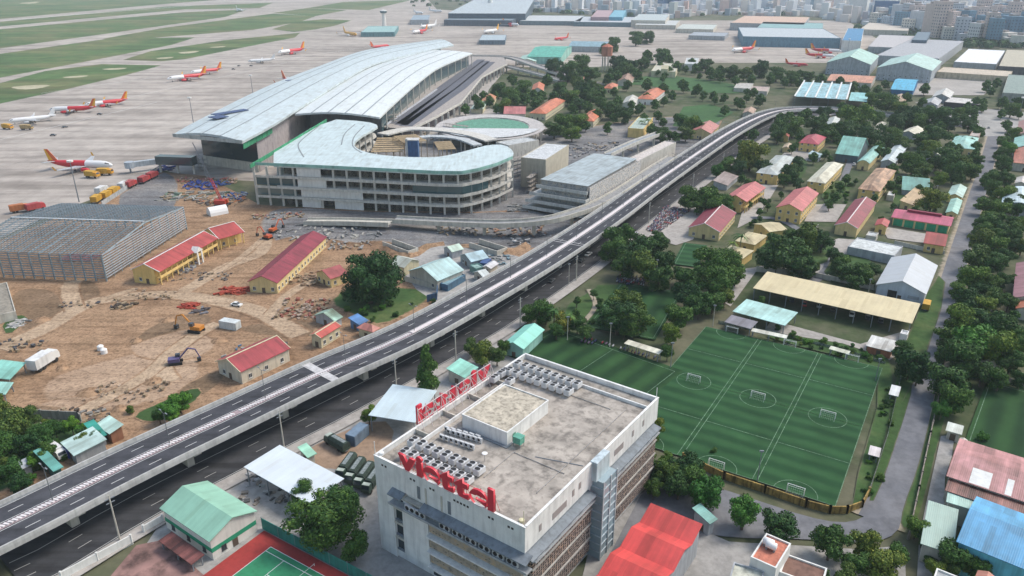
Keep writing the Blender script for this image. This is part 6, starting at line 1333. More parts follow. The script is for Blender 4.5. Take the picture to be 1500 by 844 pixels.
for (o_, q, r_) in (((0, 0, 0), a, 1.7),):
    c = MB(); c.cbox(((a.x+b_.x)/2, (a.y+b_.y)/2, 5), ((a-b_).length, 3.2, 3), math.atan2((a-b_).y, (a-b_).x)); c.build('tunnel', M('wall', (.45, .50, .54), .6), jb)
    c = MB(); c.tube((a.x, a.y, 0), (a.x, a.y, 3.5), .6); c.build('support', STEEL, jb); c = MB(); c.lathe([(3.2, 2.8), (6.8, 2.8)], n=12, c=(a.x, a.y, 0)); c.build('cab', M('wall', (.40, .45, .50), .6), jb)
a = P(232, 236, 7); b_ = P(285, 238, 7); t = thing('glazed_bridge', 'dark glazed bridge joining the jet bridge to the terminal', 'bridge', (a.x, a.y, 0)); d = b_-a; c = MB(); c.cbox((d.x/2, d.y/2, 8), (d.length, 6, 5), math.atan2(d.y, d.x)); c.build('tunnel', M('glass', (.03, .06, .07)), t)
for f in (0.02, .5, .95): c = MB(); c.box(-.6, .6, -.6, .6, 0, 5.5); c.build('pier', SLABC, t, (d.x*f, d.y*f, 0))
# ------------------------------------------------------------------ vehicles
TYRE = M('plain', (.02, .02, .02), .9)
def wheels(t, xs, w, r=.34):
    for x in xs:
        for s in (-1, 1): c = MB(); c.tube((x, s*(w/2-.22), r), (x, s*(w/2+.02), r), r, 10); c.build('wheel', TYRE, t)
def car_proto(col):
    t = thing('car', '', 'car'); m_ = M('plain', col, .35); b = MB()
    b.profx([(-.85, .3), (-.88, .75), (-.8, .85), (.8, .85), (.88, .75), (.85, .3)][::-1], -2.1, 2.1); b.build('body', m_, t)
    b = MB(); b.add([(-1.5, -.78, .86), (1.0, -.78, .86), (1.0, .78, .86), (-1.5, .78, .86), (-1.0, -.6, 1.42), (.3, -.6, 1.42), (.3, .6, 1.42), (-1.0, .6, 1.42)], [(0, 1, 5, 4), (1, 2, 6, 5), (2, 3, 7, 6), (3, 0, 4, 7)]); b.build('window_band', DARK, t)
    b = MB(); b.box(-1.02, .32, -.62, .62, 1.4201, 1.46); b.build('roof', m_, t); wheels(t, (-1.3, 1.3), 1.7); return reg(t)
def truck_proto(cabc, boxc, L=6.5, kind='box'):
    t = thing('truck', '', 'truck'); b = MB(); b.profy([(L/2-1.7, .7), (L/2, .7), (L/2, 1.7), (L/2-.35, 2.5), (L/2-1.7, 2.6)], -1.1, 1.1); b.build('cab', M('plain', cabc, .5), t)
    b = MB(); b.add([(L/2+.02, -.95, 1.72), (L/2+.02, .95, 1.72), (L/2-.3, .9, 2.4), (L/2-.3, -.9, 2.4)], [(0, 1, 2, 3)]); b.build('windscreen', DARK, t)
    b = MB(); b.box(-L/2, L/2-1.8, -1.2, 1.2, .8, 2.9 if kind == 'box' else 1.5); 
    b.build('cargo_box', M('wall', boxc, .7, .2), t)
    if kind == 'army':
        b = MB(); b.profx([(-1.2, 1.5), (-1.25, 2.4), (-.7, 3.0), (.7, 3.0), (1.25, 2.4), (1.2, 1.5)][::-1], -L/2, L/2-1.85); b.build('canvas_cover', M('wall', (.035, .06, .045), .9, .4, 1), t)
        b = MB(); b.box(L/2-1.5, L/2-.4, -.9, .9, 2.61, 2.68); b.build('roof_panel', M('wall', (.42, .48, .42), .8), t)
        b = MB(); b.box(-L/2+.6, L/2-2.6, -.5, .5, 3.01, 3.06); b.build('pale_panel', M('wall', (.26, .30, .30), .8, .4, 1), t)
    b = MB(); b.box(-L/2, L/2-.3, -.5, .5, .5, .8); b.build('chassis', STEEL, t); wheels(t, (-L/2+1, -L/2+2.1, L/2-1.1), 2.2, .48); return reg(t)
CARW = car_proto((.72, .72, .70)); CARD = car_proto((.05, .055, .06)); CARR = car_proto((.40, .05, .04)); CARS = car_proto((.35, .36, .38))
def dirang(a, b): p, q = P(*a), P(*b); return math.atan2((q-p).y, (q-p).x)
for pr, px, py, to, lab in [(CARW, 347, 448, (360, 450), 'white car standing on the dirt track beside the plum-roofed house'), (CARW, 862, 374, (875, 365), 'white car on the road below the viaduct by the trees'), (CARD, 852, 383, (865, 374), 'dark car just behind the white one on the road below'), (CARD, 808, 413, (820, 404), 'dark car on the road below the viaduct, left of the garden'), (CARS, 930, 344, (945, 333), 'silver car on the road below the viaduct by the motorbike park'),
    (CARW, 1248, 462, (1250, 450), 'white car parked inside the long cream vehicle shed'), (CARD, 1220, 455, (1222, 443), 'dark car parked inside the vehicle shed, next to the white one'), (CARR, 1178, 447, (1180, 435), 'dull red car inside the left part of the vehicle shed'), (CARD, 1160, 441, (1162, 430), 'dark car at the left end of the vehicle shed'), (CARS, 1200, 449, (1202, 438), 'grey car inside the vehicle shed between red and dark ones'), (CARD, 1290, 472, (1292, 460), 'dark car at the right end of the vehicle shed'), (CARD, 1271, 467, (1273, 455), 'dark car right of the white one in the vehicle shed'),
    (CARW, 1251, 242, (1253, 232), 'white van-like car in front of the dark hall of the compound'), (CARS, 1381, 158, (1392, 158), 'silver car in the forecourt at the top right'), (CARW, 1396, 149, (1408, 150), 'white car among roofs at the top right forecourt'), (CARW, 1412, 150, (1424, 151), 'white car at the right side of the top right forecourt'), (CARR, 1430, 147, (1440, 149), 'red car at the top right forecourt'), (CARS, 1448, 188, (1450, 178), 'silver car at the top of the lane'),
    (CARW, 672, 135, (680, 130), 'white car on the pale departures roadway, the farther'), (CARW, 686, 123, (694, 118), 'white car on the pale departures roadway, the nearest'), (CARD, 95, 187, (102, 186), 'dark service car behind the white aircraft'), (CARD, 78, 199, (86, 199), 'dark service car on the left apron'), (CARD, 350, 97, (356, 96), 'dark service car near the pale grey aircraft, the left one'), (CARD, 342, 102, (348, 102), 'dark service car near the pair of red aircraft'), (CARD, 368, 97, (374, 97), 'dark service car in front of the pale grey aircraft'), (CARD, 146, 168, (152, 168), 'dark service car by the left-hand pair of red aircraft')]:
    clone(pr, P(px, py, .43 if py > 330 and px < 960 and 'road' in lab else .28), dirang((px, py), to), lab, 'cars')
YT = truck_proto((.62, .30, .03), (.60, .34, .04)); RT = truck_proto((.45, .05, .05), (.40, .06, .06)); WT = truck_proto((.66, .66, .64), (.70, .70, .69)); AT = truck_proto((.030, .060, .042), (.030, .060, .042), 8, 'army'); OT = truck_proto((.60, .17, .03), (.45, .15, .05)); TT = truck_proto((.35, .24, .10), (.45, .33, .16))
for pr, px, py, to, lab in [(YT, 12, 189, (24, 190), 'yellow service truck at the left edge below the white aircraft'), (TT, 40, 190, (52, 190), 'tan flatbed truck right of the yellow one below the white aircraft'), (YT, 136, 260, (148, 261), 'yellow service truck under the nose of the near aircraft, left one'), (YT, 155, 256, (167, 256), 'yellow service truck under the nose of the near aircraft, right one'),
    (OT, 30, 310, (42, 308), 'orange truck on the apron above the steel hall'), (RT, 53, 308, (62, 306), 'small red truck above the steel hall'), (YT, 143, 296, (155, 288), 'yellow truck by the apron fence, the nearest of the row'), (YT, 157, 290, (169, 283), 'yellow truck by the apron fence, second of the row'), (YT, 168, 284, (180, 277), 'yellow truck by the apron fence, third of the row'), (WT, 150, 283, (162, 277), 'white truck on the apron side of the yellow row'), (WT, 183, 276, (195, 270), 'white truck at the far end of the yellow row'), (RT, 192, 274, (204, 268), 'red truck right of the white one by the apron fence'),
    (RT, 212, 267, (222, 262), 'dark red truck near the blue tarpaulin heap, left one'), (RT, 224, 261, (234, 256), 'dark red truck near the blue tarpaulin heap, right one'), (WT, 66, 536, (88, 522), 'white tanker truck on the dirt at the left edge'), (WT, 84, 668, (98, 677), 'white tank truck between the teal sheds by the viaduct'),
    (AT, 494, 655, (482, 648), 'dark green army truck parked alone beside the blue-grey container'), (AT, 508, 690, (498, 704), 'dark green army truck in the row of four, leftmost'), (AT, 521, 697, (511, 711), 'dark green army truck in the row of four, second from the left'), (AT, 534, 704, (524, 718), 'dark green army truck in the row of four, third from the left'), (AT, 546, 711, (536, 725), 'dark green army truck in the row of four, nearest the office wall'),
    (YT, 1356, 452, (1360, 440), 'orange-yellow truck at the right end of the vehicle shed')]:
    sc_ = 1.35 if px < 240 and py < 320 else (1.5 if 'tanker' in lab else 1)
    clone(pr, P(px, py, .3), dirang((px, py), to), lab, 'trucks', sc=(sc_,)*3)
def container(lab, A, B, C_, h, col, nm='container'):
    o1, an, w_, d_ = frame3(A, B, C_, h); t = thing(nm, lab, 'container', o1, an); b = MB(); n = 14
    for i in range(n): b.box(w_*i/n, w_*(i+.55)/n, -.05, d_+.05, .25, h-.1)
    b.box(.03, w_-.03, 0, d_, .2, h); b.build('shell', M('wall', col, .6, .2), t); b = MB(); b.box(w_, w_+.06, .1, d_-.1, .3, h-.15); b.build('door', M('wall', mul(col, .85), .6, .2), t)
container('blue-grey shipping container beside the lone army truck', (508, 634), (519, 640), (540, 622), 3.4, (.17, .24, .32))
container('white cabin container on the dirt near the excavator', (320, 470), (344, 474), (348, 468), 3.0, (.62, .66, .66)); container('blue tank-like container beside the pale aqua roof', (88, 655), (99, 661), (103, 656), 2.6, (.05, .07, .35))
container('blue container at the back of the viaduct yard', (705, 382), (713, 386), (720, 379), 3.2, (.05, .10, .25))
def tank(px, py, r, h, lab, m=WHITEP):
    t = thing('tank', lab, 'tank', P(px, py)); b = MB(); b.lathe([(0, r), (h, r), (h+r*.3, r*.6), (h+r*.38, .1)], n=14); b.build('drum', m, t, smooth=False)
tank(148, 513, 1.0, 1.5, 'white drum on the open dirt, the left one'); tank(153, 518, 1.0, 1.5, 'white drum on the open dirt, the right one')
t = thing('storage_dome', 'white arched tarpaulin shelter behind the arcaded yellow house', 'shelter', P(306, 316)); b = MB(); b.profx([(3*math.cos(a*math.pi/8), 4.2*math.sin(a*math.pi/8)) for a in range(9)], 0, 9); o = b.build('cover', WHITEP, t); o.rotation_euler = (0, 0, .7)
def excavator(px, py, rz, lab, col, s=1.0, reach=1):
    t = thing('excavator', lab, 'excavator', P(px, py, .15), rz, 'excavators'); m_ = M('plain', col, .5); t.scale = (s,)*3
    for q in (-1, 1): b = MB(); b.profx([(q*1.2-.3, 0), (q*1.2-.3, .9), (q*1.2+.3, .9), (q*1.2+.3, 0)], -2, 2); b.build('track', TYRE, t)
    b = MB(); b.box(-2.1, 1.2, -1.2, 1.2, 1.0, 2.1); b.build('body', m_, t); b = MB(); b.box(.1, 1.5, .2, 1.2, 2.1, 3.1); b.build('cab', DARK, t)
    b = MB(); b.tube((1.2, -.3, 1.8), (4.2, -.3, 5.0), .28, 5); b.tube((4.2, -.3, 5.0), (6.2, -.3, 4.4), .24, 5); b.build('boom', m_, t)
    b = MB(); b.tube((6.2, -.3, 4.4), (7.2, -.3, 1.4), .2, 5); b.build('arm', m_, t); b = MB(); b.box(6.4, 7.5, -.8, .2, .2, 1.4); b.build('bucket', PDK, t)
excavator(288, 486, 2.9, 'orange excavator digging in the middle of the dirt', (.50, .20, .03), 1.15); excavator(392, 350, 2.6, 'red-orange excavator at the left end of the gravel, the left one', (.50, .09, .03)); excavator(401, 340, 1.2, 'red-orange excavator at the left end of the gravel, the right one', (.50, .11, .03))
excavator(258, 533, .3, 'dark purple piling rig on the pale dirt near the viaduct', (.10, .08, .18), 1.0)
t = thing('crawler_crane', 'red crawler crane with a long dark lattice boom beside the terminal', 'crane', P(326, 302), 0); m_ = M('plain', (.50, .06, .04), .5)
for q in (-1, 1): b = MB(); b.box(-3.5, 3.5, q*2.2-.5, q*2.2+.5, 0, 1.2); b.build('track', TYRE, t)
b = MB(); b.box(-3.5, 2, -1.6, 1.6, 1.2, 3.4); b.build('body', m_, t); b = MB(); b.box(1, 2.8, .5, 1.8, 1.5, 3.6); b.build('cab', M('plain', (.6, .12, .05), .4), t)
tp = P(282, 209, 30)-P(326, 302); base = Vector((0, 0, 2.5)); b = MB(); mid = base.lerp(Vector((tp.x, tp.y, 30)), .38)
dd = (Vector((tp.x, tp.y, 30))-base)
for (ox, oz) in ((-.5, -.4), (.5, -.4), (-.5, .5), (.5, .5)): b.tube(base+Vector((ox, 0, oz)), mid+Vector((ox, 0, oz)), .14, 4)
for i in range(12): a_ = base.lerp(mid, i/12); c_ = base.lerp(mid, (i+1)/12); b.tube(a_+Vector((-.5, 0, .5)), c_+Vector((.5, 0, -.4)), .08, 4); b.tube(a_+Vector((.5, 0, .5)), c_+Vector((-.5, 0, -.4)), .08, 4)
b.build('boom', m_, t); b = MB(); tip = Vector((tp.x, tp.y, 30))
for ox in (-.4, .4): b.tube(mid+Vector((ox, 0, 0)), tip+Vector((ox*.3, 0, 0)), .12, 4)
for i in range(16): a_ = mid.lerp(tip, i/16); c_ = mid.lerp(tip, (i+1)/16); b.tube(a_+Vector((-.4, 0, 0)), c_+Vector((.4, 0, 0)), .06, 4)
b.build('jib', M('plain', (.10, .11, .13), .5), t); b = MB(); b.tube((-3, 0, 3.4), (tip.x*.9, tip.y*.9, 27), .05, 4); b.build('stay_cable', STEEL, t)
# heaps of building material: rods, sheets, pipes
def heap(name, lab, pts, col, n, L, hgt=.8, seed=0, cat='material heap'):
    rnd = random.Random(seed); W = [P(*p) for p in pts]; o = sum(W, Vector())/len(W); b = MB(); main = rnd.random()*3
    x0, x1 = min(p.x for p in W), max(p.x for p in W); y0, y1 = min(p.y for p in W), max(p.y for p in W)
    for i in range(n):
        c = (rnd.uniform(x0, x1)-o.x, rnd.uniform(y0, y1)-o.y, rnd.uniform(.1, hgt)); b.cbox(c, (rnd.uniform(.4, 1)*L, rnd.uniform(.3, 1.2), rnd.uniform(.15, .8)), main+rnd.gauss(0, .5), i % len(col))
    ob = b.build(name, [M('wall', c, .8, .4, 1) for c in col]); ob.location = (o.x, o.y, 0); tag(ob, lab, cat, kind='stuff')
RB = (.42, .06, .03); BL1 = (.03, .06, .30); BL2 = (.06, .12, .34); TN = (.36, .27, .17); GY = (.34, .34, .33)
heap('rebar_heap', 'scattered heap of red-orange rods beside the plum-roofed yellow house', [(327, 423), (358, 432)], [RB, (.5, .10, .05)], 50, 4, .9, 1); heap('rebar_heap', 'small red heap by the dirt track above the excavator', [(268, 446), (284, 453)], [RB], 26, 3, .9, 2)
heap('debris_heap', 'dark brush heap on the dirt left of the small red heap', [(175, 446), (190, 455)], [(.08, .06, .045), TN], 24, 3, 1, 3); heap('debris_heap', 'dark scrap on the dirt right of the small red heap', [(286, 453), (300, 460)], [(.10, .08, .08), (.2, .2, .22)], 16, 3, 1, 4)
heap('tarpaulin_heap', 'bright blue tarpaulin-covered stacks below the terminal near wall', [(278, 268), (322, 278)], [BL1, BL2], 60, 6, 1.5, 5); heap('tarpaulin_heap', 'blue and grey stacks just right of the crane', [(334, 284), (352, 294)], [BL2, (.3, .34, .4)], 36, 4, 1.5, 6)
heap('tarpaulin_heap', 'blue covered heap beside the glazed bridge', [(234, 246), (250, 252)], [BL1, (.05, .06, .2)], 30, 5, 1.5, 7); heap('material_heap', 'pale timber and pipe stacks below the blue tarpaulin stacks', [(248, 282), (320, 295)], [TN, GY, (.5, .48, .42), (.16, .24, .18)], 90, 5, .9, 8)
heap('material_heap', 'orange and tan stacks around the crane base', [(296, 290), (350, 301)], [(.45, .16, .06), TN, (.12, .10, .09)], 50, 5, .9, 9); heap('material_heap', 'red and pink stacks left of the crane near the terminal wall', [(264, 262), (345, 270)], [(.45, .16, .13), (.42, .30, .26), TN], 60, 5, .8, 10)
heap('debris_heap', 'rubble and scrap between plum-roofed house and steel hall', [(250, 400), (330, 412)], [TN, (.3, .25, .2), (.13, .11, .1)], 44, 1.6, .6, 11); heap('debris_heap', 'rubble heap above the pale green patched shed', [(420, 438), (468, 470)], [(.42, .32, .25), TN, (.35, .12, .08)], 120, 2, .9, 12)
heap('debris_heap', 'scattered rubble along the near edge of the dirt field', [(60, 600), (150, 622)], [TN, (.3, .28, .25), (.12, .09, .07)], 70, 2, .5, 13); heap('debris_heap', 'white sheets lying beside the ruin at the left edge', [(10, 480), (42, 470)], [(.55, .53, .5), GY], 26, 4, .4, 14)
heap('material_heap', 'building material strewn over the pale departures forecourt, near part', [(575, 172), (640, 188)], [(.5, .42, .38), GY, (.3, .2, .18)], 100, 5, 1.5, 15); heap('material_heap', 'building material strewn over the gravel by the parking block', [(770, 215), (900, 232)], [(.4, .36, .33), GY, (.12, .13, .16)], 80, 6, 1, 16)
heap('material_heap', 'pale stacks and pipes on gravel in front of the concourse building', [(400, 330), (560, 352)], [GY, (.45, .43, .38), (.2, .2, .2)], 70, 5, .8, 17); heap('debris_heap', 'scrap and parts on the yard left of the office block', [(365, 690), (420, 740)], [(.3, .26, .22), (.5, .5, .5), (.1, .1, .1)], 50, 1.6, .6, 18)
heap('material_heap', 'steel parts on the ground in front of the arcaded yellow house', [(245, 400), (300, 385)], [GY, (.2, .2, .24)], 40, 4, .5, 19); heap('material_heap', 'clutter between the white cabins of the viaduct yard', [(700, 375), (745, 390)], [GY, (.2, .3, .35), (.5, .5, .5)], 40, 3, 1, 20)
DK = (.10, .10, .11); SC1 = (.30, .29, .27)
for k, (pts, lab, col, n_, L_) in enumerate([
 ([(640, 330), (700, 345)], 'dark timber and steel stacks on gravel in front of the ramp', [DK, TN, GY], 60, 4), ([(712, 332), (800, 348)], 'brown and grey stacks under the pale ramp near the viaduct', [DK, TN, (.30, .16, .10)], 70, 4), ([(450, 355), (540, 366)], 'scattered planks behind the plum-roofed yellow house', [TN, GY, (.3, .2, .14)], 60, 3), ([(745, 350), (775, 362)], 'white and grey clutter at the green mat beside the viaduct', [(.6, .6, .6), DK], 24, 3),
 ([(575, 195), (640, 206)], 'tan planks and sheets across the rear of the open court', [TN, (.42, .34, .22), (.5, .5, .48)], 70, 5), ([(690, 196), (740, 210)], 'pale sheets and pipes between court and oval canopy', [(.55, .56, .55), DK, GY], 70, 5), ([(640, 120), (690, 150)], 'light stacks and planters on the departures deck, far part', [(.5, .46, .42), GY, (.2, .22, .2)], 50, 4), ([(600, 150), (650, 172)], 'light stacks on the departures deck, middle part', [(.5, .46, .42), (.38, .28, .24), GY], 70, 4),
 ([(830, 210), (925, 222)], 'dark pallets on the lot in front of the yellow two-storey villa', [DK, GY, TN], 60, 5), ([(745, 300), (790, 312)], 'concrete blocks at the foot of the annexe', [SC1, GY], 50, 4), ([(375, 312), (440, 322)], 'reddish and grey stacks along the left foot of the concourse building', [(.4, .2, .15), GY, TN], 50, 3),
 ([(0, 500), (60, 516)], 'debris strip on the dirt above the white tanker', [DK, TN], 26, 1.4), ([(150, 560), (230, 590)], 'broken slabs on the dirt near the green shrubs', [TN, (.4, .3, .22), (.25, .18, .12)], 40, 1.2), ([(340, 505), (420, 530)], 'scrap along the wall of the dark-roofed house', [DK, GY, (.1, .2, .35)], 30, 2), ([(100, 440), (170, 452)], 'dark scrap beside the upper dirt track', [DK, TN], 20, 1.5), ([(200, 425), (250, 440)], 'pale rubble in front of the steel hall corner', [TN, (.4, .3, .22)], 26, 1.3), ([(430, 400), (462, 420)], 'churned rubble between the two yellow houses', [TN, (.3, .2, .13)], 50, 2)]):
    heap('material_heap' if 'stack' in lab or 'plank' in lab or 'block' in lab else 'debris_heap', lab, pts, col, n_, L_, .9, 40+k)
for k, (x, y) in enumerate([(92, 540), (200, 500), (245, 470), (130, 575), (225, 560), (60, 470), (320, 500), (175, 600)]):
    p = P(x, y); b = MB(); rr_ = random.Random(k+90); n_ = 10; R0 = rr_.uniform(2, 4)
    vs = [(math.cos(i*2*math.pi/n_)*R0*rr_.uniform(.8, 1.3), math.sin(i*2*math.pi/n_)*R0*rr_.uniform(.6, 1.0), .05) for i in range(n_)]+[(math.cos(i*2*math.pi/n_)*R0*.5*rr_.uniform(.7, 1.2), math.sin(i*2*math.pi/n_)*R0*.4*rr_.uniform(.7, 1.2), rr_.uniform(.6, 1.1)) for i in range(n_)]+[(0, 0, 1.3)]
    b.add(vs, [[i, (i+1) % n_, n_+(i+1) % n_, n_+i] for i in range(n_)]+[[n_+i, n_+(i+1) % n_, 2*n_] for i in range(n_)]); o = b.build('earth_mound', G['dirt'], None, (p.x, p.y, .1), smooth=True); tag(o, kind='structure')
def scaffold(lab, A, B, h, dep=3):
    a, b_ = P(*A), P(*B); d = b_-a; L = d.length; t = thing('scaffold', lab, 'scaffolding', a, math.atan2(d.y, d.x)); b = MB(); n_ = max(2, int(L/3))
    for i in range(n_+1):
        for yy in (0, dep): b.tube((L*i/n_, yy, 0), (L*i/n_, yy, h), .09, 4)
    z = 2
    while z <= h:
        for yy in (0, dep): b.tube((0, yy, z), (L, yy, z), .07, 4)
        b.box(0, L, .2, dep-.2, z-.05, z+.02); z += 2.4
    b.build('frame', M('wall', (.33, .30, .27), .8, .3), t)
scaffold('scaffolding at the right foot of the curved concourse building', (752, 262), (775, 255), 14); scaffold('scaffolding behind the open court, left', (560, 200), (585, 195), 15); scaffold('scaffolding behind the open court, right', (650, 205), (685, 210), 12); scaffold('scaffolding at the left corner below the terminal roof', (286, 250), (300, 252), 9)
scaffold('scaffolding beside the stepped white tiers of the parking block', (778, 285), (790, 275), 11)
# motorbikes
mk = thing('motorbike', '', 'motorbike'); b = MB(); b.profx([(-.16, .45), (-.2, .85), (0, .95), (.2, .85), (.16, .45)][::-1], -.65, .45); b.build('body', M('plain', (.06, .05, .07), .4), mk)
for x in (-.65, .65): b = MB(); b.tube((x, -.06, .3), (x, .06, .3), .3, 8); b.build('wheel', TYRE, mk)
b = MB(); b.tube((.5, 0, .6), (.35, 0, 1.1), .04, 4); b.tube((.35, -.35, 1.1), (.35, .35, 1.1), .03, 4); b.build('handlebar', STEEL, mk); reg(mk)
MKC = [M('plain', c, .4) for c in ((.30, .03, .04), (.05, .06, .16), (.4, .4, .42), (.03, .03, .035), (.14, .10, .16))]
bodies = []
for m_ in MKC:
    me = [o for o in mk.children if o.name.startswith('body')][0].data.copy(); me.materials[0] = m_; bodies.append(me)
def inpoly(p, poly):
    r = False; j = len(poly)-1
    for i in range(len(poly)):
        if ((poly[i][1] > p[1]) != (poly[j][1] > p[1])) and p[0] < (poly[j][0]-poly[i][0])*(p[1]-poly[i][1])/(poly[j][1]-poly[i][1])+poly[i][0]: r = not r
        j = i
    return r
def bikes(poly, grp, lab, dx, dy, cap, seed):
    rnd = random.Random(seed); W = [P(*p) for p in poly]; e1 = Vector((math.sin(R(123)), math.cos(R(123)), 0)); e2 = Vector((-e1.y, e1.x, 0)); o = W[0]; n = 0
    for i in range(-80, 80):
        for j in range(-60, 60):
            p = o+e1*(i*dx)+e2*(j*dy)
            if n < cap and inpoly(p, W) and rnd.random() < .92:
                c = clone(mk, (p.x+rnd.gauss(0, .1), p.y+rnd.gauss(0, .15), .3), math.atan2(e2.y, e2.x)+rnd.gauss(0, .12), lab, grp); bk = [x for x in c.children if x.name.startswith('body')]
                if n == 0: bpy.context.view_layer.update()
                NEWB.append((c, bodies[rnd.randrange(5)])); n += 1
    return n
NEWB = []
n1 = bikes([(974, 304), (1022, 309), (1006, 349), (946, 340)], 'motorbikes in the open parking lot', 'motorbike in the packed open lot beside the maroon-roofed yellow house', .85, 2.15, 215, 3)
n2 = bikes([(905, 405), (985, 412), (980, 424), (903, 418)], 'motorbikes under the trees', 'motorbike in the dim row under the tall trees left of the small pitch', 1.0, 2.2, 45, 4)
n3 = bikes([(852, 497), (965, 528), (963, 533), (850, 502)], 'motorbikes by the spectator stand', 'motorbike in the row beside the narrow cream stand', 1.3, 2.4, 36, 5)
bpy.context.view_layer.update()
for c, me in NEWB:
    for x in c.children:
        if x.name.startswith('body'): x.data = me
# ------------------------------------------------------------------ trees
def crown_mesh(name, mat, seed, R_=5.0, Hc=7.0, clumps=16, leaves=4200, ls=.55, shape='round', fill=.66):
    rnd = random.Random(seed); b = MB(); C_ = []
    for i in range(clumps):
        a = rnd.uniform(0, 2*math.pi); 
        if shape == 'cone': f = i/(clumps-1); z = -Hc/2*.9+Hc*f*.95; rr = (1-f)**.7*R_*.62; d = rr*rnd.uniform(.4, .9); r = R_*(.42-.22*f)
        elif shape == 'flat': z = rnd.uniform(-.1, .35)*Hc; d = R_*math.sqrt(rnd.random())*.72; r = R_*rnd.uniform(.22, .34)
        else: z = rnd.uniform(-.42, .40)*Hc; k = math.sqrt(max(0, 1-(z/(Hc*.55))**2)); d = R_*.72*k*math.sqrt(rnd.random()); r = R_*rnd.uniform(.18, .44)
        C_.append((Vector((math.cos(a)*d, math.sin(a)*d, z)), r))
    if shape != 'cone': C_.append((Vector((0, 0, 0)), R_*.5))
    for c, r in C_:   # leafy mass inside each clump
        n = 7; m_ = 5; vs = []; rr = r*fill
        for i in range(1, m_):
            for j in range(n):
                th = math.pi*i/m_; ph = 2*math.pi*j/n; q = rr*rnd.uniform(.8, 1.1); vs.append(c+Vector((math.sin(th)*math.cos(ph)*q, math.sin(th)*math.sin(ph)*q, math.cos(th)*q*.8)))
        vs += [c+Vector((0, 0, rr*.8)), c-Vector((0, 0, rr*.8))]; fs = []
        for i in range(m_-2):
            for j in range(n): fs.append([i*n+j, (i+1)*n+j, (i+1)*n+(j+1) % n, i*n+(j+1) % n])
        T_ = (m_-1)*n
        for j in range(n): fs.append([T_, j, (j+1) % n]); fs.append([T_+1, (m_-2)*n+(j+1) % n, (m_-2)*n+j])
        b.add(vs, fs)
    tot = sum(r*r for c, r in C_)
    for c, r in C_:
        for _ in range(int(leaves*r*r/tot)):
            u = rnd.uniform(-.55, 1); a = rnd.uniform(0, 2*math.pi); s = math.sqrt(1-u*u) if abs(u) < 1 else 0
            nrm = Vector((s*math.cos(a), s*math.sin(a), u)); q = r*rnd.uniform(.72, 1.12); p = c+Vector((nrm.x*q, nrm.y*q, nrm.z*q*.85))
            nn = (nrm+Vector((rnd.gauss(0, .5), rnd.gauss(0, .5), rnd.gauss(0, .4)))).normalized(); t_ = nn.orthogonal().normalized(); t_.rotate(Matrix.Rotation(rnd.uniform(0, 6.28), 3, nn)); w_ = nn.cross(t_); sz = ls*rnd.uniform(.6, 1.3)
            b.add([p+t_*sz*.5, p+w_*sz*.32, p-t_*sz*.5, p-w_*sz*.32], [(0, 1, 2, 3)])
    o = b.build(name, mat); me = o.data; bpy.data.objects.remove(o); return me
def trunk_mesh(h, r, seed):
    rnd = random.Random(seed); b = MB(); b.tube((0, 0, 0), (0, 0, h), r, 8, r2=r*.6)
    for i in range(6):
        a = i*1.05+rnd.uniform(-.3, .3); z = h*rnd.uniform(.55, .9); L = h*.6; b.tube((0, 0, z), (math.cos(a)*L*.7, math.sin(a)*L*.7, z+L*.7), r*.4, 5, r2=r*.12)
    o = b.build('trunk', BARK); me = o.data; bpy.data.objects.remove(o); return me
TK = []
for nm, mt, sd, shp, desc in [('dark', 0, 1, 'round', 'dark green'), ('dark2', 0, 2, 'round', 'dark dense'), ('mid', 1, 3, 'round', 'mid green'), ('mid2', 1, 4, 'round', 'leafy green'), ('pale', 2, 5, 'round', 'olive green'), ('bright', 3, 6, 'round', 'bright green'), ('cone', 1, 7, 'cone', 'narrow conical'), ('flat', 3, 8, 'flat', 'spreading light green'), ('big', 1, 9, 'round', 'large leafy'), ('bigdark', 0, 10, 'round', 'large dark dense')]:
    big = nm.startswith('big'); TK.append((nm, crown_mesh('crown', LEAF[mt], sd, shape=shp, leaves=11000 if big else 4200, ls=.42 if big else .6, clumps=30 if big else 16, Hc=9 if shp == 'cone' else (4 if shp == 'flat' else 7)), trunk_mesh(6, .35, sd), desc))
TKI = {k[0]: k for k in TK}
PALM = None
def palm_mesh(seed):
    rnd = random.Random(seed); b = MB()
    for i in range(16):
        a = i*2*math.pi/16+rnd.uniform(-.15, .15); L = rnd.uniform(2.4, 3.2); e = rnd.uniform(.2, .9); prev = None
        for k in range(6):
            f = k/5; x = L*f; z = e*L*f-1.5*f*f*L*.6; w_ = .32*(1-f*.8)
            p = Vector((math.cos(a)*x, math.sin(a)*x, z)); s = Vector((-math.sin(a), math.cos(a), 0))*w_
            if prev: b.add([prev[0]-prev[1], p-s, p, prev[0]], [(0, 1, 2, 3)]); b.add([prev[0]+Vector((0, 0, .0)), p, p+s-Vector((0, 0, .1)), prev[0]+prev[1]-Vector((0, 0, .1))], [(0, 1, 2, 3)])
            prev = (p, s)
    o = b.build('fronds', LEAF[1]); me = o.data; bpy.data.objects.remove(o); return me
PALM = palm_mesh(4)
AUTO = []
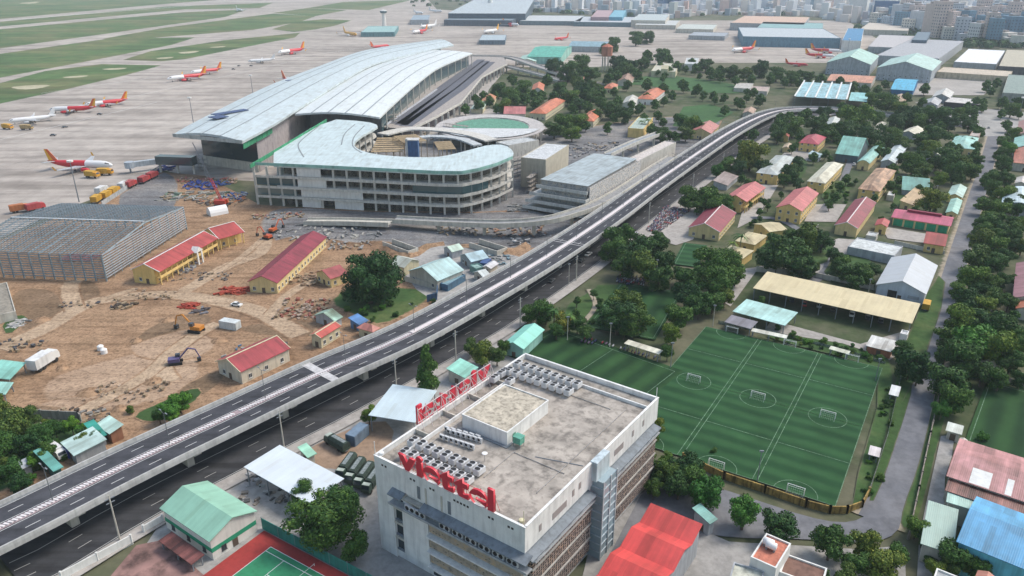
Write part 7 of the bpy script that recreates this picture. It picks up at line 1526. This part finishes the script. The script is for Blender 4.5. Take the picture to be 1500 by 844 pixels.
TREES = '''
540 405 46 bigdark|248 600 15 bright|262 588 15 bright|232 606 11 mid|271 580 10 dark|255 612 9 bright
20 625 24 pale|3 655 24 mid|42 648 20 dark|60 640 18 mid|12 690 22 mid|80 628 13 mid|104 622 12 bright|30 708 16 dark|62 662 16 dark|-8 600 22 pale|38 610 16 pale|118 628 9 bright|190 600 7 pale|140 640 9 mid
474 757 50 bigdark|518 800 20 mid|445 720 22 big|500 730 24 big
625 540 22 cone|540 606 13 mid|706 516 19 pale|728 520 14 pale|690 508 12 pale|738 508 12 mid
800 456 18 mid|778 460 14 mid|824 472 14 pale|846 474 12 mid|858 486 12 dark|815 484 12 mid
905 462 30 bigdark|928 470 26 bigdark|915 445 26 bigdark
908 348 25 mid2|932 365 26 dark|958 355 22 dark|945 390 26 dark2|915 385 22 dark|898 365 18 mid|970 385 20 dark2|965 405 20 dark
1040 392 26 mid|1068 382 20 mid|1015 408 24 mid2|1050 418 26 mid|1005 432 22 dark|1025 445 22 mid2|1078 402 16 mid|995 462 20 mid|985 488 17 mid|1045 440 18 mid|1000 400 16 dark|1062 432 16 pale|978 515 10 mid
962 622 13 pale|957 640 11 pale|978 690 24 dark|1005 680 22 dark|995 710 22 dark|1035 722 27 bright|960 690 18 dark|1020 700 20 mid|1090 750 28 bright|1145 768 26 dark|1217 795 27 dark|1268 798 22 pale|1295 825 24 pale|1318 812 18 mid|1255 822 18 mid|1240 845 18 pale|1200 845 16 dark|958 715 14 dark
1336 530 28 dark|1324 512 14 mid|1345 548 16 dark|1380 600 12 bright|1390 555 30 dark|1432 500 40 flat|1410 520 30 mid|1455 510 30 mid|1400 582 22 mid|1472 478 26 dark|1392 492 22 dark|1482 530 22 dark|1440 545 20 dark|1465 555 18 mid|1410 470 22 mid|1445 470 24 dark|1385 520 16 dark|1490 500 18 mid|1440 640 8 bright|1462 810 20 mid|1400 815 24 mid|1480 825 22 pale|1435 830 20 mid|1370 830 14 mid
1476 184 9 mid|1485 195 10 mid|1470 205 10 mid2|1478 218 12 bright|1464 225 10 mid|1470 240 13 mid|1462 258 13 mid2|1474 262 12 dark|1455 275 14 mid|1470 285 14 mid|1448 300 16 mid2|1466 306 16 mid|1482 300 12 dark|1442 325 17 mid|1462 330 16 mid2|1438 352 19 pale|1458 358 18 mid|1480 345 14 dark|1432 378 20 pale|1455 385 18 mid|1476 375 16 dark|1425 405 23 mid|1450 412 20 dark|1418 440 22 dark|1472 410 14 dark|1440 445 18 mid|1462 440 16 dark|1408 458 16 dark|1405 425 12 mid|1490 360 12 dark|1488 325 12 mid|1482 160 12 mid|1494 150 10 dark|1468 150 9 mid
1300 150 16 mid|1255 172 25 mid2|1242 190 18 dark|1275 198 16 dark|1310 198 13 mid|1330 170 18 dark|1322 210 13 dark|1350 205 12 mid|1372 172 20 mid|1372 198 20 dark|1362 218 14 mid|1338 240 16 mid|1352 250 14 dark|1385 235 19 mid|1398 252 17 mid|1412 240 14 dark|1425 250 13 mid|1366 292 18 pale|1308 272 10 dark|1420 182 11 dark|1404 165 10 mid|1300 205 12 dark|1285 175 12 mid|1315 178 14 dark|1345 178 14 mid|1392 180 12 dark|1300 225 9 mid|1290 215 9 dark|1350 230 12 dark|1375 262 12 mid|1340 262 10 dark|1355 165 12 mid|1318 158 11 mid|1428 225 8 dark|1325 232 10 dark|1310 248 9 mid|1288 270 7 mid
1100 228 24 pale|1103 197 9 bright|1062 242 12 mid|1050 250 10 bright|1118 245 12 dark|1082 245 12 dark|1090 215 12 mid
1035 290 22 mid2|1010 290 18 mid|1062 297 15 mid|1048 305 14 mid|1022 300 14 dark
1152 370 30 dark|1186 348 22 dark2|1205 352 18 dark|1130 378 20 dark2|1172 388 22 dark|1140 352 16 dark|1165 350 16 dark2|1244 396 18 dark|1268 402 16 dark2|1252 412 16 dark|1232 385 12 mid|1280 395 12 dark
1160 252 15 dark|1170 240 12 dark2|1150 262 12 dark|1168 268 10 dark|1232 275 9 mid|1222 290 9 mid|1240 262 8 mid|1215 300 7 mid|1120 296 6 dark|1112 310 6 dark|1125 302 5 dark|1105 325 5 dark|1098 300 5 mid|1145 285 5 dark
1140 196 14 dark|1162 186 16 mid|1192 182 15 dark|1218 192 14 dark|1208 166 12 dark|1205 200 10 mid|1182 170 9 dark|1228 205 9 mid|1172 200 9 dark|1150 178 8 dark|1235 158 9 mid
1250 128 9 mid|1268 134 10 mid|1278 145 11 mid|1232 120 8 dark|1286 132 8 dark|1355 130 9 mid|1445 126 9 mid|1460 122 8 dark|1452 134 7 mid|1440 150 7 dark|1330 143 8 mid|1350 150 8 mid|1298 124 7 mid
730 132 12 mid|748 142 15 mid|765 130 14 mid|700 155 10 dark|716 148 9 dark|738 155 11 mid|682 160 9 dark|812 98 14 dark|832 104 17 mid|850 96 15 mid|866 110 16 dark|845 122 12 dark|870 126 12 dark|852 132 14 dark|905 92 14 dark|918 102 14 dark|932 56 12 mid|948 54 11 dark|897 66 11 mid|884 72 9 mid|925 96 12 dark|940 92 12 dark|968 82 12 mid|980 88 10 dark|992 98 9 mid|1034 94 12 dark|1042 108 10 mid|1070 104 12 dark|1090 106 12 dark|1114 100 14 dark|1138 108 12 mid|1160 114 11 mid|1184 112 12 dark|1200 118 10 mid|1056 112 9 dark|1100 116 8 mid|950 82 9 mid|935 110 9 dark|905 112 10 dark|890 115 9 dark|1012 92 7 dark|1128 116 9 dark|1172 122 7 mid|1150 120 8 dark
826 182 17 mid|812 190 13 pale|845 178 15 mid|838 195 12 mid|900 160 15 dark|914 168 13 dark|890 188 8 bright|905 150 10 dark|968 196 13 dark|955 190 10 mid|1012 182 13 mid|998 176 11 bright|1022 186 10 mid|1005 196 11 pale|1020 132 9 mid|1002 126 10 dark|1112 147 10 dark|1086 152 8 dark|948 124 10 dark|936 160 9 dark|880 150 11 mid|865 140 13 dark|800 118 10 mid|782 140 9 mid|850 152 12 dark|836 142 12 mid|768 146 9 dark|795 140 8 mid|862 158 10 mid|880 135 10 dark|945 175 8 dark|965 170 8 mid|1030 140 7 mid|1044 140 7 dark|1060 144 7 mid|820 130 11 mid|810 142 9 dark|752 118 9 mid|900 135 8 mid|918 125 8 dark|925 155 8 mid|985 140 8 mid|840 160 9 mid|858 184 8 dark|990 200 8 mid
580 380 6 mid|640 470 5 mid|1115 440 6 mid|1180 500 5 bright|1160 490 6 mid|1205 500 6 mid|1250 515 5 mid|1268 520 6 bright|1290 525 6 mid|870 430 6 mid|845 440 7 mid|1300 590 6 dark|1305 620 5 mid|1290 700 6 mid|1275 720 5 bright|1045 660 5 mid|930 655 6 dark|1140 480 5 mid|1225 505 5 mid'''
PLANTS = []
def plant(px, py, rp, kd, g=1.13): PLANTS.append((rp*g, px, py, kd))
def plant_now(px, py, rp, kd, mass=None):
    m_ = ppm(px, py, 4); r = rp/m_
    h = r*1.45+2.0 if kd != 'cone' else r*3.6
    zc = h-r*.75 if kd != 'cone' else h*.56
    for _ in range(3):
        m_ = ppm(px, py, zc); r = rp/m_; h = (r*1.5+1.8) if kd != 'cone' else r*3.8
        if r < 1.6: h = r*1.7
        zc = h-r*.8 if kd != 'cone' else h*.56
    p = P(px, py, zc); nm, cm, tm, desc = TKI[kd]
    if mass is not None and r >= 1.9:
        S = Matrix.Translation((p.x, p.y, zc)) @ Matrix.Rotation(random.uniform(0, 6.28), 4, 'Z') @ Matrix.Diagonal((r/5, r/5, r/5, 1)); mass.X = S; mass.add(LOWV, LOWF); mass.X = None; mass.tube((p.x, p.y, 0), (p.x, p.y, zc), .2, 4, 1); return
    name = 'shrub' if r < 1.9 else ('conical_tree' if kd == 'cone' else 'tree')
    t = thing(name, None, 'shrub' if name == 'shrub' else 'tree', (p.x, p.y, 0), random.uniform(0, 6.28)); k_ = r/5.0
    part('foliage' if name == 'shrub' else 'crown', cm, t, (0, 0, zc), 0, (k_*random.uniform(.86, 1.16), k_*random.uniform(.86, 1.16), k_*(random.uniform(.82, 1.12) if kd != 'cone' else 1.5)))
    part('trunk', tm, t, (0, 0, 0), 0, (k_, k_, zc/6))
    AUTO.append((t, (('small ' if r < 3.4 else 'broad ' if r > 6.2 and 'large' not in desc else '')+desc+(' shrub' if name == 'shrub' else ' tree')).replace('small large', 'small'), px, py))
for ln_ in TREES.strip().replace('\n', '|').split('|'):
    a, b_, c_, kd = ln_.split(); plant(float(a), float(b_), float(c_), kd)
for (x, y, s_) in [(1086, 346, 1.4), (1074, 356, 1.1), (812, 455, 1.2), (790, 448, 1.2), (950, 176, 1.5), (941, 178, 1.3), (705, 150, 1.5), (1078, 380, 1.0), (835, 462, 1.1)]:
    h_ = 6.5*s_; p = P(x, y, h_); t = thing('palm', None, 'palm tree', (p.x, p.y, 0)); b = MB(); b.tube((0, 0, 0), (0, 0, h_), .2, 7, r2=.14); b.build('trunk', BARK, t); part('fronds', PALM, t, (0, 0, h_), 0, (s_,)*3); AUTO.append((t, 'palm tree with arching fronds', x, y))
rf = random.Random(21)
FILL = [([(880, 112), (1000, 112), (1000, 200), (890, 200)], 12, 6, 10, 'dark mid mid2'), ([(1040, 142), (1150, 122), (1150, 145), (1060, 165)], 8, 5, 9, 'dark mid'), ([(1130, 160), (1440, 160), (1440, 255), (1130, 225)], 26, 6, 11, 'dark mid mid2 pale dark2'), ([(1040, 200), (1110, 190), (1120, 270), (1040, 300)], 6, 6, 10, 'mid dark pale'), ([(1260, 268), (1385, 262), (1380, 320), (1290, 325)], 9, 4, 8, 'mid dark'), ([(1400, 140), (1500, 150), (1500, 180), (1400, 170)], 8, 6, 10, 'mid dark'), ([(870, 420), (985, 430), (975, 480), (935, 500), (870, 480), (820, 480)], 10, 6, 10, 'dark mid mid2'), ([(1290, 150), (1440, 165), (1435, 260), (1290, 262)], 26, 6, 12, 'dark mid mid2 dark2'), ([(1120, 170), (1240, 160), (1230, 205), (1140, 205)], 9, 6, 10, 'dark mid'), ([(1205, 268), (1258, 262), (1238, 300), (1198, 300)], 16, 3, 5, 'mid dark bright'), ([(1440, 250), (1500, 250), (1500, 470), (1395, 470), (1425, 350)], 26, 9, 15, 'mid dark mid2 dark2 pale'), ([(1130, 488), (1265, 508), (1290, 530), (1255, 528), (1125, 494)], 22, 3, 5, 'mid bright pale dark'), ([(1290, 600), (1308, 545), (1318, 560), (1298, 620), (1268, 735), (1256, 735)], 20, 3, 5, 'mid dark bright'), ([(690, 140), (880, 120), (900, 175), (800, 150), (720, 165)], 22, 6, 11, 'mid dark mid2 dark2'), ([(880, 90), (1190, 108), (1200, 120), (1000, 118), (880, 112)], 26, 5, 9, 'dark mid dark2'), ([(0, 610), (110, 625), (150, 640), (60, 690), (0, 730)], 26, 5, 11, 'mid bright dark pale'), ([(945, 660), (1020, 680), (1050, 705), (960, 730)], 10, 9, 16, 'dark dark2 mid'), ([(480, 440), (620, 425), (640, 440), (560, 478)], 14, 3, 6, 'dark mid bright'), ([(1280, 265), (1360, 262), (1385, 330), (1300, 310)], 8, 5, 9, 'dark mid'), ([(1120, 338), (1228, 338), (1215, 400), (1110, 392)], 8, 10, 16, 'dark dark2'), ([(1225, 376), (1285, 388), (1270, 420), (1215, 408)], 6, 9, 13, 'dark dark2'), ([(1395, 480), (1500, 480), (1500, 560), (1400, 560)], 12, 12, 20, 'mid dark flat mid2'), ([(1340, 760), (1500, 830), (1500, 850), (1320, 850)], 10, 10, 18, 'mid pale dark'), ([(1055, 235), (1095, 225), (1100, 262), (1060, 270)], 6, 6, 10, 'mid dark'), ([(1095, 290), (1130, 290), (1108, 330), (1090, 335)], 10, 3, 5, 'dark mid')]
for poly, n_, r0_, r1_, kinds in FILL:
    xs = [p[0] for p in poly]; ys = [p[1] for p in poly]; c_ = 0
    while c_ < n_:
        x, y = rf.uniform(min(xs), max(xs)), rf.uniform(min(ys), max(ys))
        if inpoly((x, y), poly): plant(x, y, rf.uniform(r0_, r1_), rf.choice(kinds.split()), 1.0); c_ += 1
lowm = crown_mesh('low', LEAF[0], 77, leaves=700, ls=1.3, clumps=11); LOWV = [tuple(v.co) for v in lowm.vertices]; LOWF = [list(p.vertices) for p in lowm.polygons]
PLANTS.sort(key=lambda q: -q[0]); nt_ = 0; mass = MB()
for rp, px, py, kd in PLANTS:
    isT = rp/ppm(px, py, 4) >= 1.75
    plant_now(px, py, rp, kd, mass if (isT and nt_ >= 288) else None); nt_ += isT
tag(mass.build('tree_mass', [LEAF[1], BARK]), 'belt of smaller trees filling the gaps between the larger ones', 'small trees', kind='stuff')
# ------------------------------------------------------------------ the city beyond
CP = [(.68, .68, .68), (.70, .66, .60), (.54, .57, .61), (.84, .84, .82), (.50, .57, .64), (.64, .53, .49), (.16, .28, .38), (.56, .62, .62)]
CPN = ['pale grey', 'cream', 'slate grey', 'white', 'blue-grey', 'dusty pink', 'blue glass', 'greenish grey']
def city_mesh(w, d, h, ci, seed):
    rnd = random.Random(seed); b = MB(); b.box(-w/2, w/2, -d/2, d/2, 0, h, 0); nf = max(1, int(h/3.4))
    for f in range(nf):
        z = 1.2+f*3.4
        if z+1.4 > h: break
        n = max(1, int(w/3.6))
        for i in range(n): x = -w/2+(i+.5)*w/n; b.box(x-.75, x+.75, -d/2-.06, -d/2+.05, z, z+1.5, 1)
        n = max(1, int(d/3.6))
        for i in range(n):
            y = -d/2+(i+.5)*d/n
            for s in (-1, 1): b.box(s*(w/2+.0)-.06, s*(w/2+.0)+.06, y-.75, y+.75, z, z+1.5, 1)
    b.box(-w/2-.2, w/2+.2, -d/2-.2, d/2+.2, h, h+.5, 0); b.box(-w*.2, w*.25, -d*.2, d*.2, h+.5, h+2.8, 2)
    o = b.build('city_building', [M('wall', CP[ci], .85, .15), M('plain', (.08, .11, .14), .3), M('wall', (.38, .34, .32), .9)]); return o
protos = []
rndc = random.Random(11)
for i in range(20):
    ci = i % 8; hh_ = [9, 12, 10, 15, 22, 8, 30, 13, 11, 18, 26, 9, 14, 40, 12, 10, 20, 16, 34, 8][i]; w_ = rndc.uniform(9, 16) if hh_ < 15 else rndc.uniform(15, 30); d_ = rndc.uniform(12, 22)
    o = city_mesh(w_, d_, hh_, ci, i); protos.append((o.data, hh_, CPN[ci])); bpy.data.objects.remove(o)
def limit(x):
    pts = [(560, -8), (640, -2), (660, 1), (770, 9), (800, 19), (900, 24), (990, 29), (1045, 22), (1060, 24), (1190, 25), (1230, 33), (1262, 36), (1330, 48), (1360, 55), (1420, 62), (1500, 74), (1560, 80)]
    for (a, b_), (c_, d_) in zip(pts, pts[1:]):
        if a <= x <= c_: return b_+(d_-b_)*(x-a)/(c_-a)
    return -20
cand = []
y = -6.0
while y < 70:
    dens = 115/(sT+(y-422)/F*cT)/F   # metres per pixel
    stepx = 17/dens
    x = 540.0+rndc.uniform(0, stepx)
    while x < 1560:
        if y < limit(x)-1.0: cand.append((x+rndc.gauss(0, .12*stepx), y+rndc.gauss(0, .15), dens))
        x += stepx*rndc.uniform(.8, 1.5)
    y += 24/((dens**2)*1110*1110/115*1.0)*1110*0+max(.75, 24/(dens*dens*F/115*1.08))
cand.sort(key=lambda c: -c[1]); big = cand[:285]
for (x, y, dn) in big:
    me, hh_, cn = protos[rndc.randrange(20) if rndc.random() < .8 else rndc.choice([4, 6, 10, 13, 16, 18])]
    p = P(x, y); o = bpy.data.objects.new('city_building', me); COL.objects.link(o); o.location = (p.x, p.y, 0); o.rotation_euler = (0, 0, rndc.choice([0, 0, math.pi/2])+rndc.choice([.5, .1, -.35])+rndc.gauss(0, .06)); kk = rndc.uniform(1.0, 1.5); o.scale = (kk, kk, rndc.uniform(.95, 1.5))
    tag(o, None, 'building', 'city buildings beyond the airport'); AUTO.append((o, ('tall ' if hh_ > 18 else 'low ' if hh_ < 10 else '')+cn+(' tower block' if hh_ > 18 else ' city building'), x, y-3))
# the rest of the far city as one mass
m_, nt_, b_ = newmat('city_blocks'); gi = N(nt_, 'ShaderNodeNewGeometry'); cc_ = ramp(nt_, gi.outputs['Random Per Island'], [(0, (.62, .62, .62)), (.2, (.66, .6, .54)), (.4, (.48, .52, .58)), (.6, (.78, .78, .78)), (.75, (.2, .30, .38)), (.9, (.56, .40, .35)), (1, (.50, .56, .54))]); nt_.links.new(cc_, b_.inputs['Base Color'])
b = MB()
for (x, y, dn) in cand[285:]:
    p = P(x, y); hgt = rndc.choice([7, 9, 11, 13, 16, 9, 8, 24, 34]); b.cbox((p.x, p.y, hgt/2), (rndc.uniform(8, 20), rndc.uniform(10, 20), hgt), rndc.uniform(0, 3))
for i in range(1500):
    x = rndc.uniform(480, 1600); d = rndc.uniform(0, 1); y = -8-14*d; p = P(x, y); hgt = rndc.choice([9, 12, 16, 25, 40]); b.cbox((p.x, p.y, hgt/2), (rndc.uniform(14, 40), rndc.uniform(14, 40), hgt), rndc.uniform(0, 3))
tag(b.build('city_blocks', m_), 'hazy mass of small buildings along the far edge of the city', 'far city', kind='stuff')
# greenery between the far houses
b = MB()
def blob(p, r):
    for _ in range(26):
        n_ = Vector((rndc.gauss(0, 1), rndc.gauss(0, 1), abs(rndc.gauss(0, .7)))).normalized(); q = Vector(p)+Vector((n_.x*r, n_.y*r, n_.z*r*.8+r*.4)); t_ = n_.orthogonal().normalized()*r*.42; w_ = n_.cross(t_.normalized())*r*.42
        b.add([q+t_, q+w_, q-t_, q-w_], [(0, 1, 2, 3)])
for (x0, x1, y0, y1, n_) in ((1415, 1500, 58, 72, 60), (1000, 1060, 14, 24, 12), (760, 960, 8, 22, 60), (1060, 1240, 6, 24, 40), (1240, 1500, 2, 52, 130), (600, 1500, -4, 10, 110), (880, 1050, 10, 26, 24), (1320, 1345, 46, 62, 8)):
    for _ in range(n_):
        x, y = rndc.uniform(x0, x1), rndc.uniform(y0, y1); p = P(x, y); blob((p.x, p.y, 0), rndc.uniform(5, 9))
tag(b.build('far_trees', LEAF[0]), 'dark tree masses scattered between the far city buildings', 'far trees', kind='stuff')
def tblock(label, A, B, dep, h, **kw):
    a, b_ = P(*A), P(*B); e = b_-a; house('tower_block', 'tower block', label, (a.x, a.y, 0), math.atan2(e.y, e.x), None, h, 'flat', dims=(e.length, dep), door=False, **kw)
tblock('broad white tower block with vertical window bands at the city edge', (1240, 30), (1266, 31), 20, 55, wall=WHITE, rcol=(.5, .5, .5), win=(12, 6), wincap=70)
tblock('deep blue glass tower block right of the broad white one', (1276, 34), (1312, 35), 20, 46, wall=M('glass', (.04, .12, .26)), rcol=(.3, .35, .4))
tblock('pale pink slab tower at the right end of the skyline', (1490, 28), (1512, 29), 20, 80, wall=M('wall', (.52, .46, .46), .8), rcol=(.5, .5, .5), win=(12, 6), wincap=60)
for i, (x, h_) in enumerate([(962, 60), (975, 66), (988, 58)]):
    tblock('blue-grey tower with dark vertical stripes, %s one of three side by side' % ['left', 'middle', 'right'][i], (x, 19), (x+9, 19.6), 18, h_, wall=M('glass', (.08, .16, .28)), rcol=(.3, .35, .4))
# ------------------------------------------------------------------ labels for the many: what they stand beside
LM = [('terminal roof', 420, 130), ('concourse building', 560, 250), ('steel frame hall', 130, 350), ('arcaded yellow house', 265, 370), ('plum-roofed yellow house', 420, 385), ('dark-roofed house by the viaduct', 370, 520), ('clubhouse', 310, 770), ('tennis court', 400, 820), ('white canopy', 430, 690), ('office block', 750, 650), ('army trucks', 525, 700), ('light blue canopy', 597, 592), ('teal hall', 768, 492), ('cream stand', 940, 508), ('motorbike park', 985, 325), ('maroon-roofed yellow house', 1040, 325), ('pink-gabled house', 1168, 295), ('cream-roofed two-storey house', 1205, 250), ('long pale-roofed house', 1136, 245), ('wine-red hall', 1255, 315), ('green garage row', 1350, 320), ('grey gabled hall', 1330, 410), ('long vehicle shed', 1225, 445), ('football ground', 1130, 600), ('red folded roof', 960, 800), ('terracotta terrace', 1130, 800), ('bend of the lane', 1290, 750), ('sage green roof', 1375, 770), ('blue-roofed hall', 1460, 780), ('faded pink warehouse', 1450, 690), ('right edge pitch', 1470, 610), ('three tan cottages', 1095, 350), ('crimson-roofed villa', 1186, 205), ('teal halls', 1245, 220), ('square teal villa', 1412, 208), ('twin teal sheds', 1400, 290), ('tan courtyard roof', 1340, 290), ('ribbed canopy', 1205, 135), ('cyan-roofed hall', 1325, 122), ('terracotta low building', 1245, 115), ('teal apartment blocks', 1290, 98), ('brick-red water tower', 888, 85), ('cream terraced building', 975, 95), ('far playing field', 1010, 122), ('small green field', 1040, 168), ('yellow two-storey villa', 935, 190), ('oval canopy', 718, 186), ('orange long house', 805, 155), ('parking block', 860, 250), ('departures deck', 680, 130), ('pale aqua roof', 125, 650), ('excavator', 288, 480), ('left edge ruin', 5, 440), ('aqua-roofed workshop', 635, 395), ('viaduct bend', 1160, 152), ('green hangar', 800, 75), ('white canopy square', 1310, 572), ('purple edge house', 1495, 405), ('arched edge hall', 1485, 290), ('orange edge house', 1490, 228), ('white warehouse', 1435, 82), ('wide grey warehouse', 1345, 70), ('white tower block', 1253, 15), ('blue glass tower', 1293, 20), ('peach hangar', 1120, 28), ('blue hangar', 1180, 50), ('three striped towers', 980, 8), ('far control tower', 717, 8), ('turquoise block', 902, 18), ('cream city hall roof', 1290, 40), ('dark cube block', 1347, 50), ('far apron shed', 1030, 48), ('pink slab tower', 1498, 15), ('far terminal', 700, 10), ('yellow garden path', 862, 450), ('conical tree', 625, 510)]
groups = {}
for t, desc, px, py in AUTO:
    best = sorted(LM, key=lambda l: (l[1]-px)**2+((l[2]-py)*1.5)**2)[0]; dx, dy = px-best[1], py-best[2]
    rel = ('right of' if dx > 0 else 'left of') if abs(dx) > abs(dy)*1.1 else ('behind' if dy < 0 else 'in front of')
    groups.setdefault((desc, rel, best[0]), []).append((dx*dx+dy*dy, t))
for (desc, rel, lm_), L_ in groups.items():
    L_.sort(key=lambda q: q[0])
    for i, (_, t) in enumerate(L_):
        lab = '%s %s the %s' % (desc, rel, lm_)
        if len(L_) > 1: lab = ('nearest ' if i == 0 else ORD[i].replace(' farther', '')+' nearest ')+lab
        t['label'] = lab
        if 'group' not in t: t['group'] = 'trees and shrubs of the district' if t['category'] != 'building' else t['group']
for o in list(bpy.data.objects):     # prototypes that were never placed
    if o.parent is None and o.get('label') == '' :
        for c in list(o.children): bpy.data.objects.remove(c)
        bpy.data.objects.remove(o)
# ------------------------------------------------------------------ light, sky, air
w = bpy.data.worlds.new('World'); SC.world = w; w.use_nodes = True; nt = w.node_tree
sky = nt.nodes.new('ShaderNodeTexSky'); sky.sky_type = 'NISHITA'; sky.sun_disc = False
SUN_EL, SUN_AZ = 52, 70      # azimuth clockwise from the view direction
sky.sun_elevation = R(SUN_EL); sky.sun_rotation = R(SUN_AZ); sky.air_density = 1.6; sky.dust_density = 3.0; sky.altitude = 50
nt.links.new(sky.outputs[0], nt.nodes['Background'].inputs[0]); nt.nodes['Background'].inputs[1].default_value = .15
sun = bpy.data.lights.new('sun', 'SUN'); so = bpy.data.objects.new('sun', sun); COL.objects.link(so)
sun.energy = 2.0; sun.angle = R(20); sun.color = (1, .95, .88)
dv = Vector((math.sin(R(SUN_AZ))*math.cos(R(SUN_EL)), math.cos(R(SUN_AZ))*math.cos(R(SUN_EL)), math.sin(R(SUN_EL))))
so.rotation_euler = dv.to_track_quat('Z', 'Y').to_euler()
hz = MB(); hz.box(-6500, 6500, -400, 8500, -1, 121); hm = bpy.data.materials.new('haze'); hm.use_nodes = True; hn = hm.node_tree; hn.nodes.clear()
ho = hn.nodes.new('ShaderNodeOutputMaterial'); hv = hn.nodes.new('ShaderNodeVolumePrincipled'); hv.inputs['Color'].default_value = (.80, .90, 1, 1); hv.inputs['Density'].default_value = .00009; hv.inputs['Anisotropy'].default_value = .1
hn.links.new(hv.outputs[0], ho.inputs['Volume']); tag(hz.build('haze', hm), kind='stuff')
SC.view_settings.view_transform = 'Standard'; SC.view_settings.look = 'None'; SC.view_settings.exposure = 0.36; SC.view_settings.gamma = 1
SC.render.engine = 'CYCLES'
SC.cycles.volume_bounces = 1; SC.cycles.max_bounces = 5; SC.cycles.transparent_max_bounces = 12
for k_ in [o for o in bpy.data.objects if 'used' in o or 'hh' in o]:
    for q_ in ('used', 'hh'):
        if q_ in k_: del k_[q_]
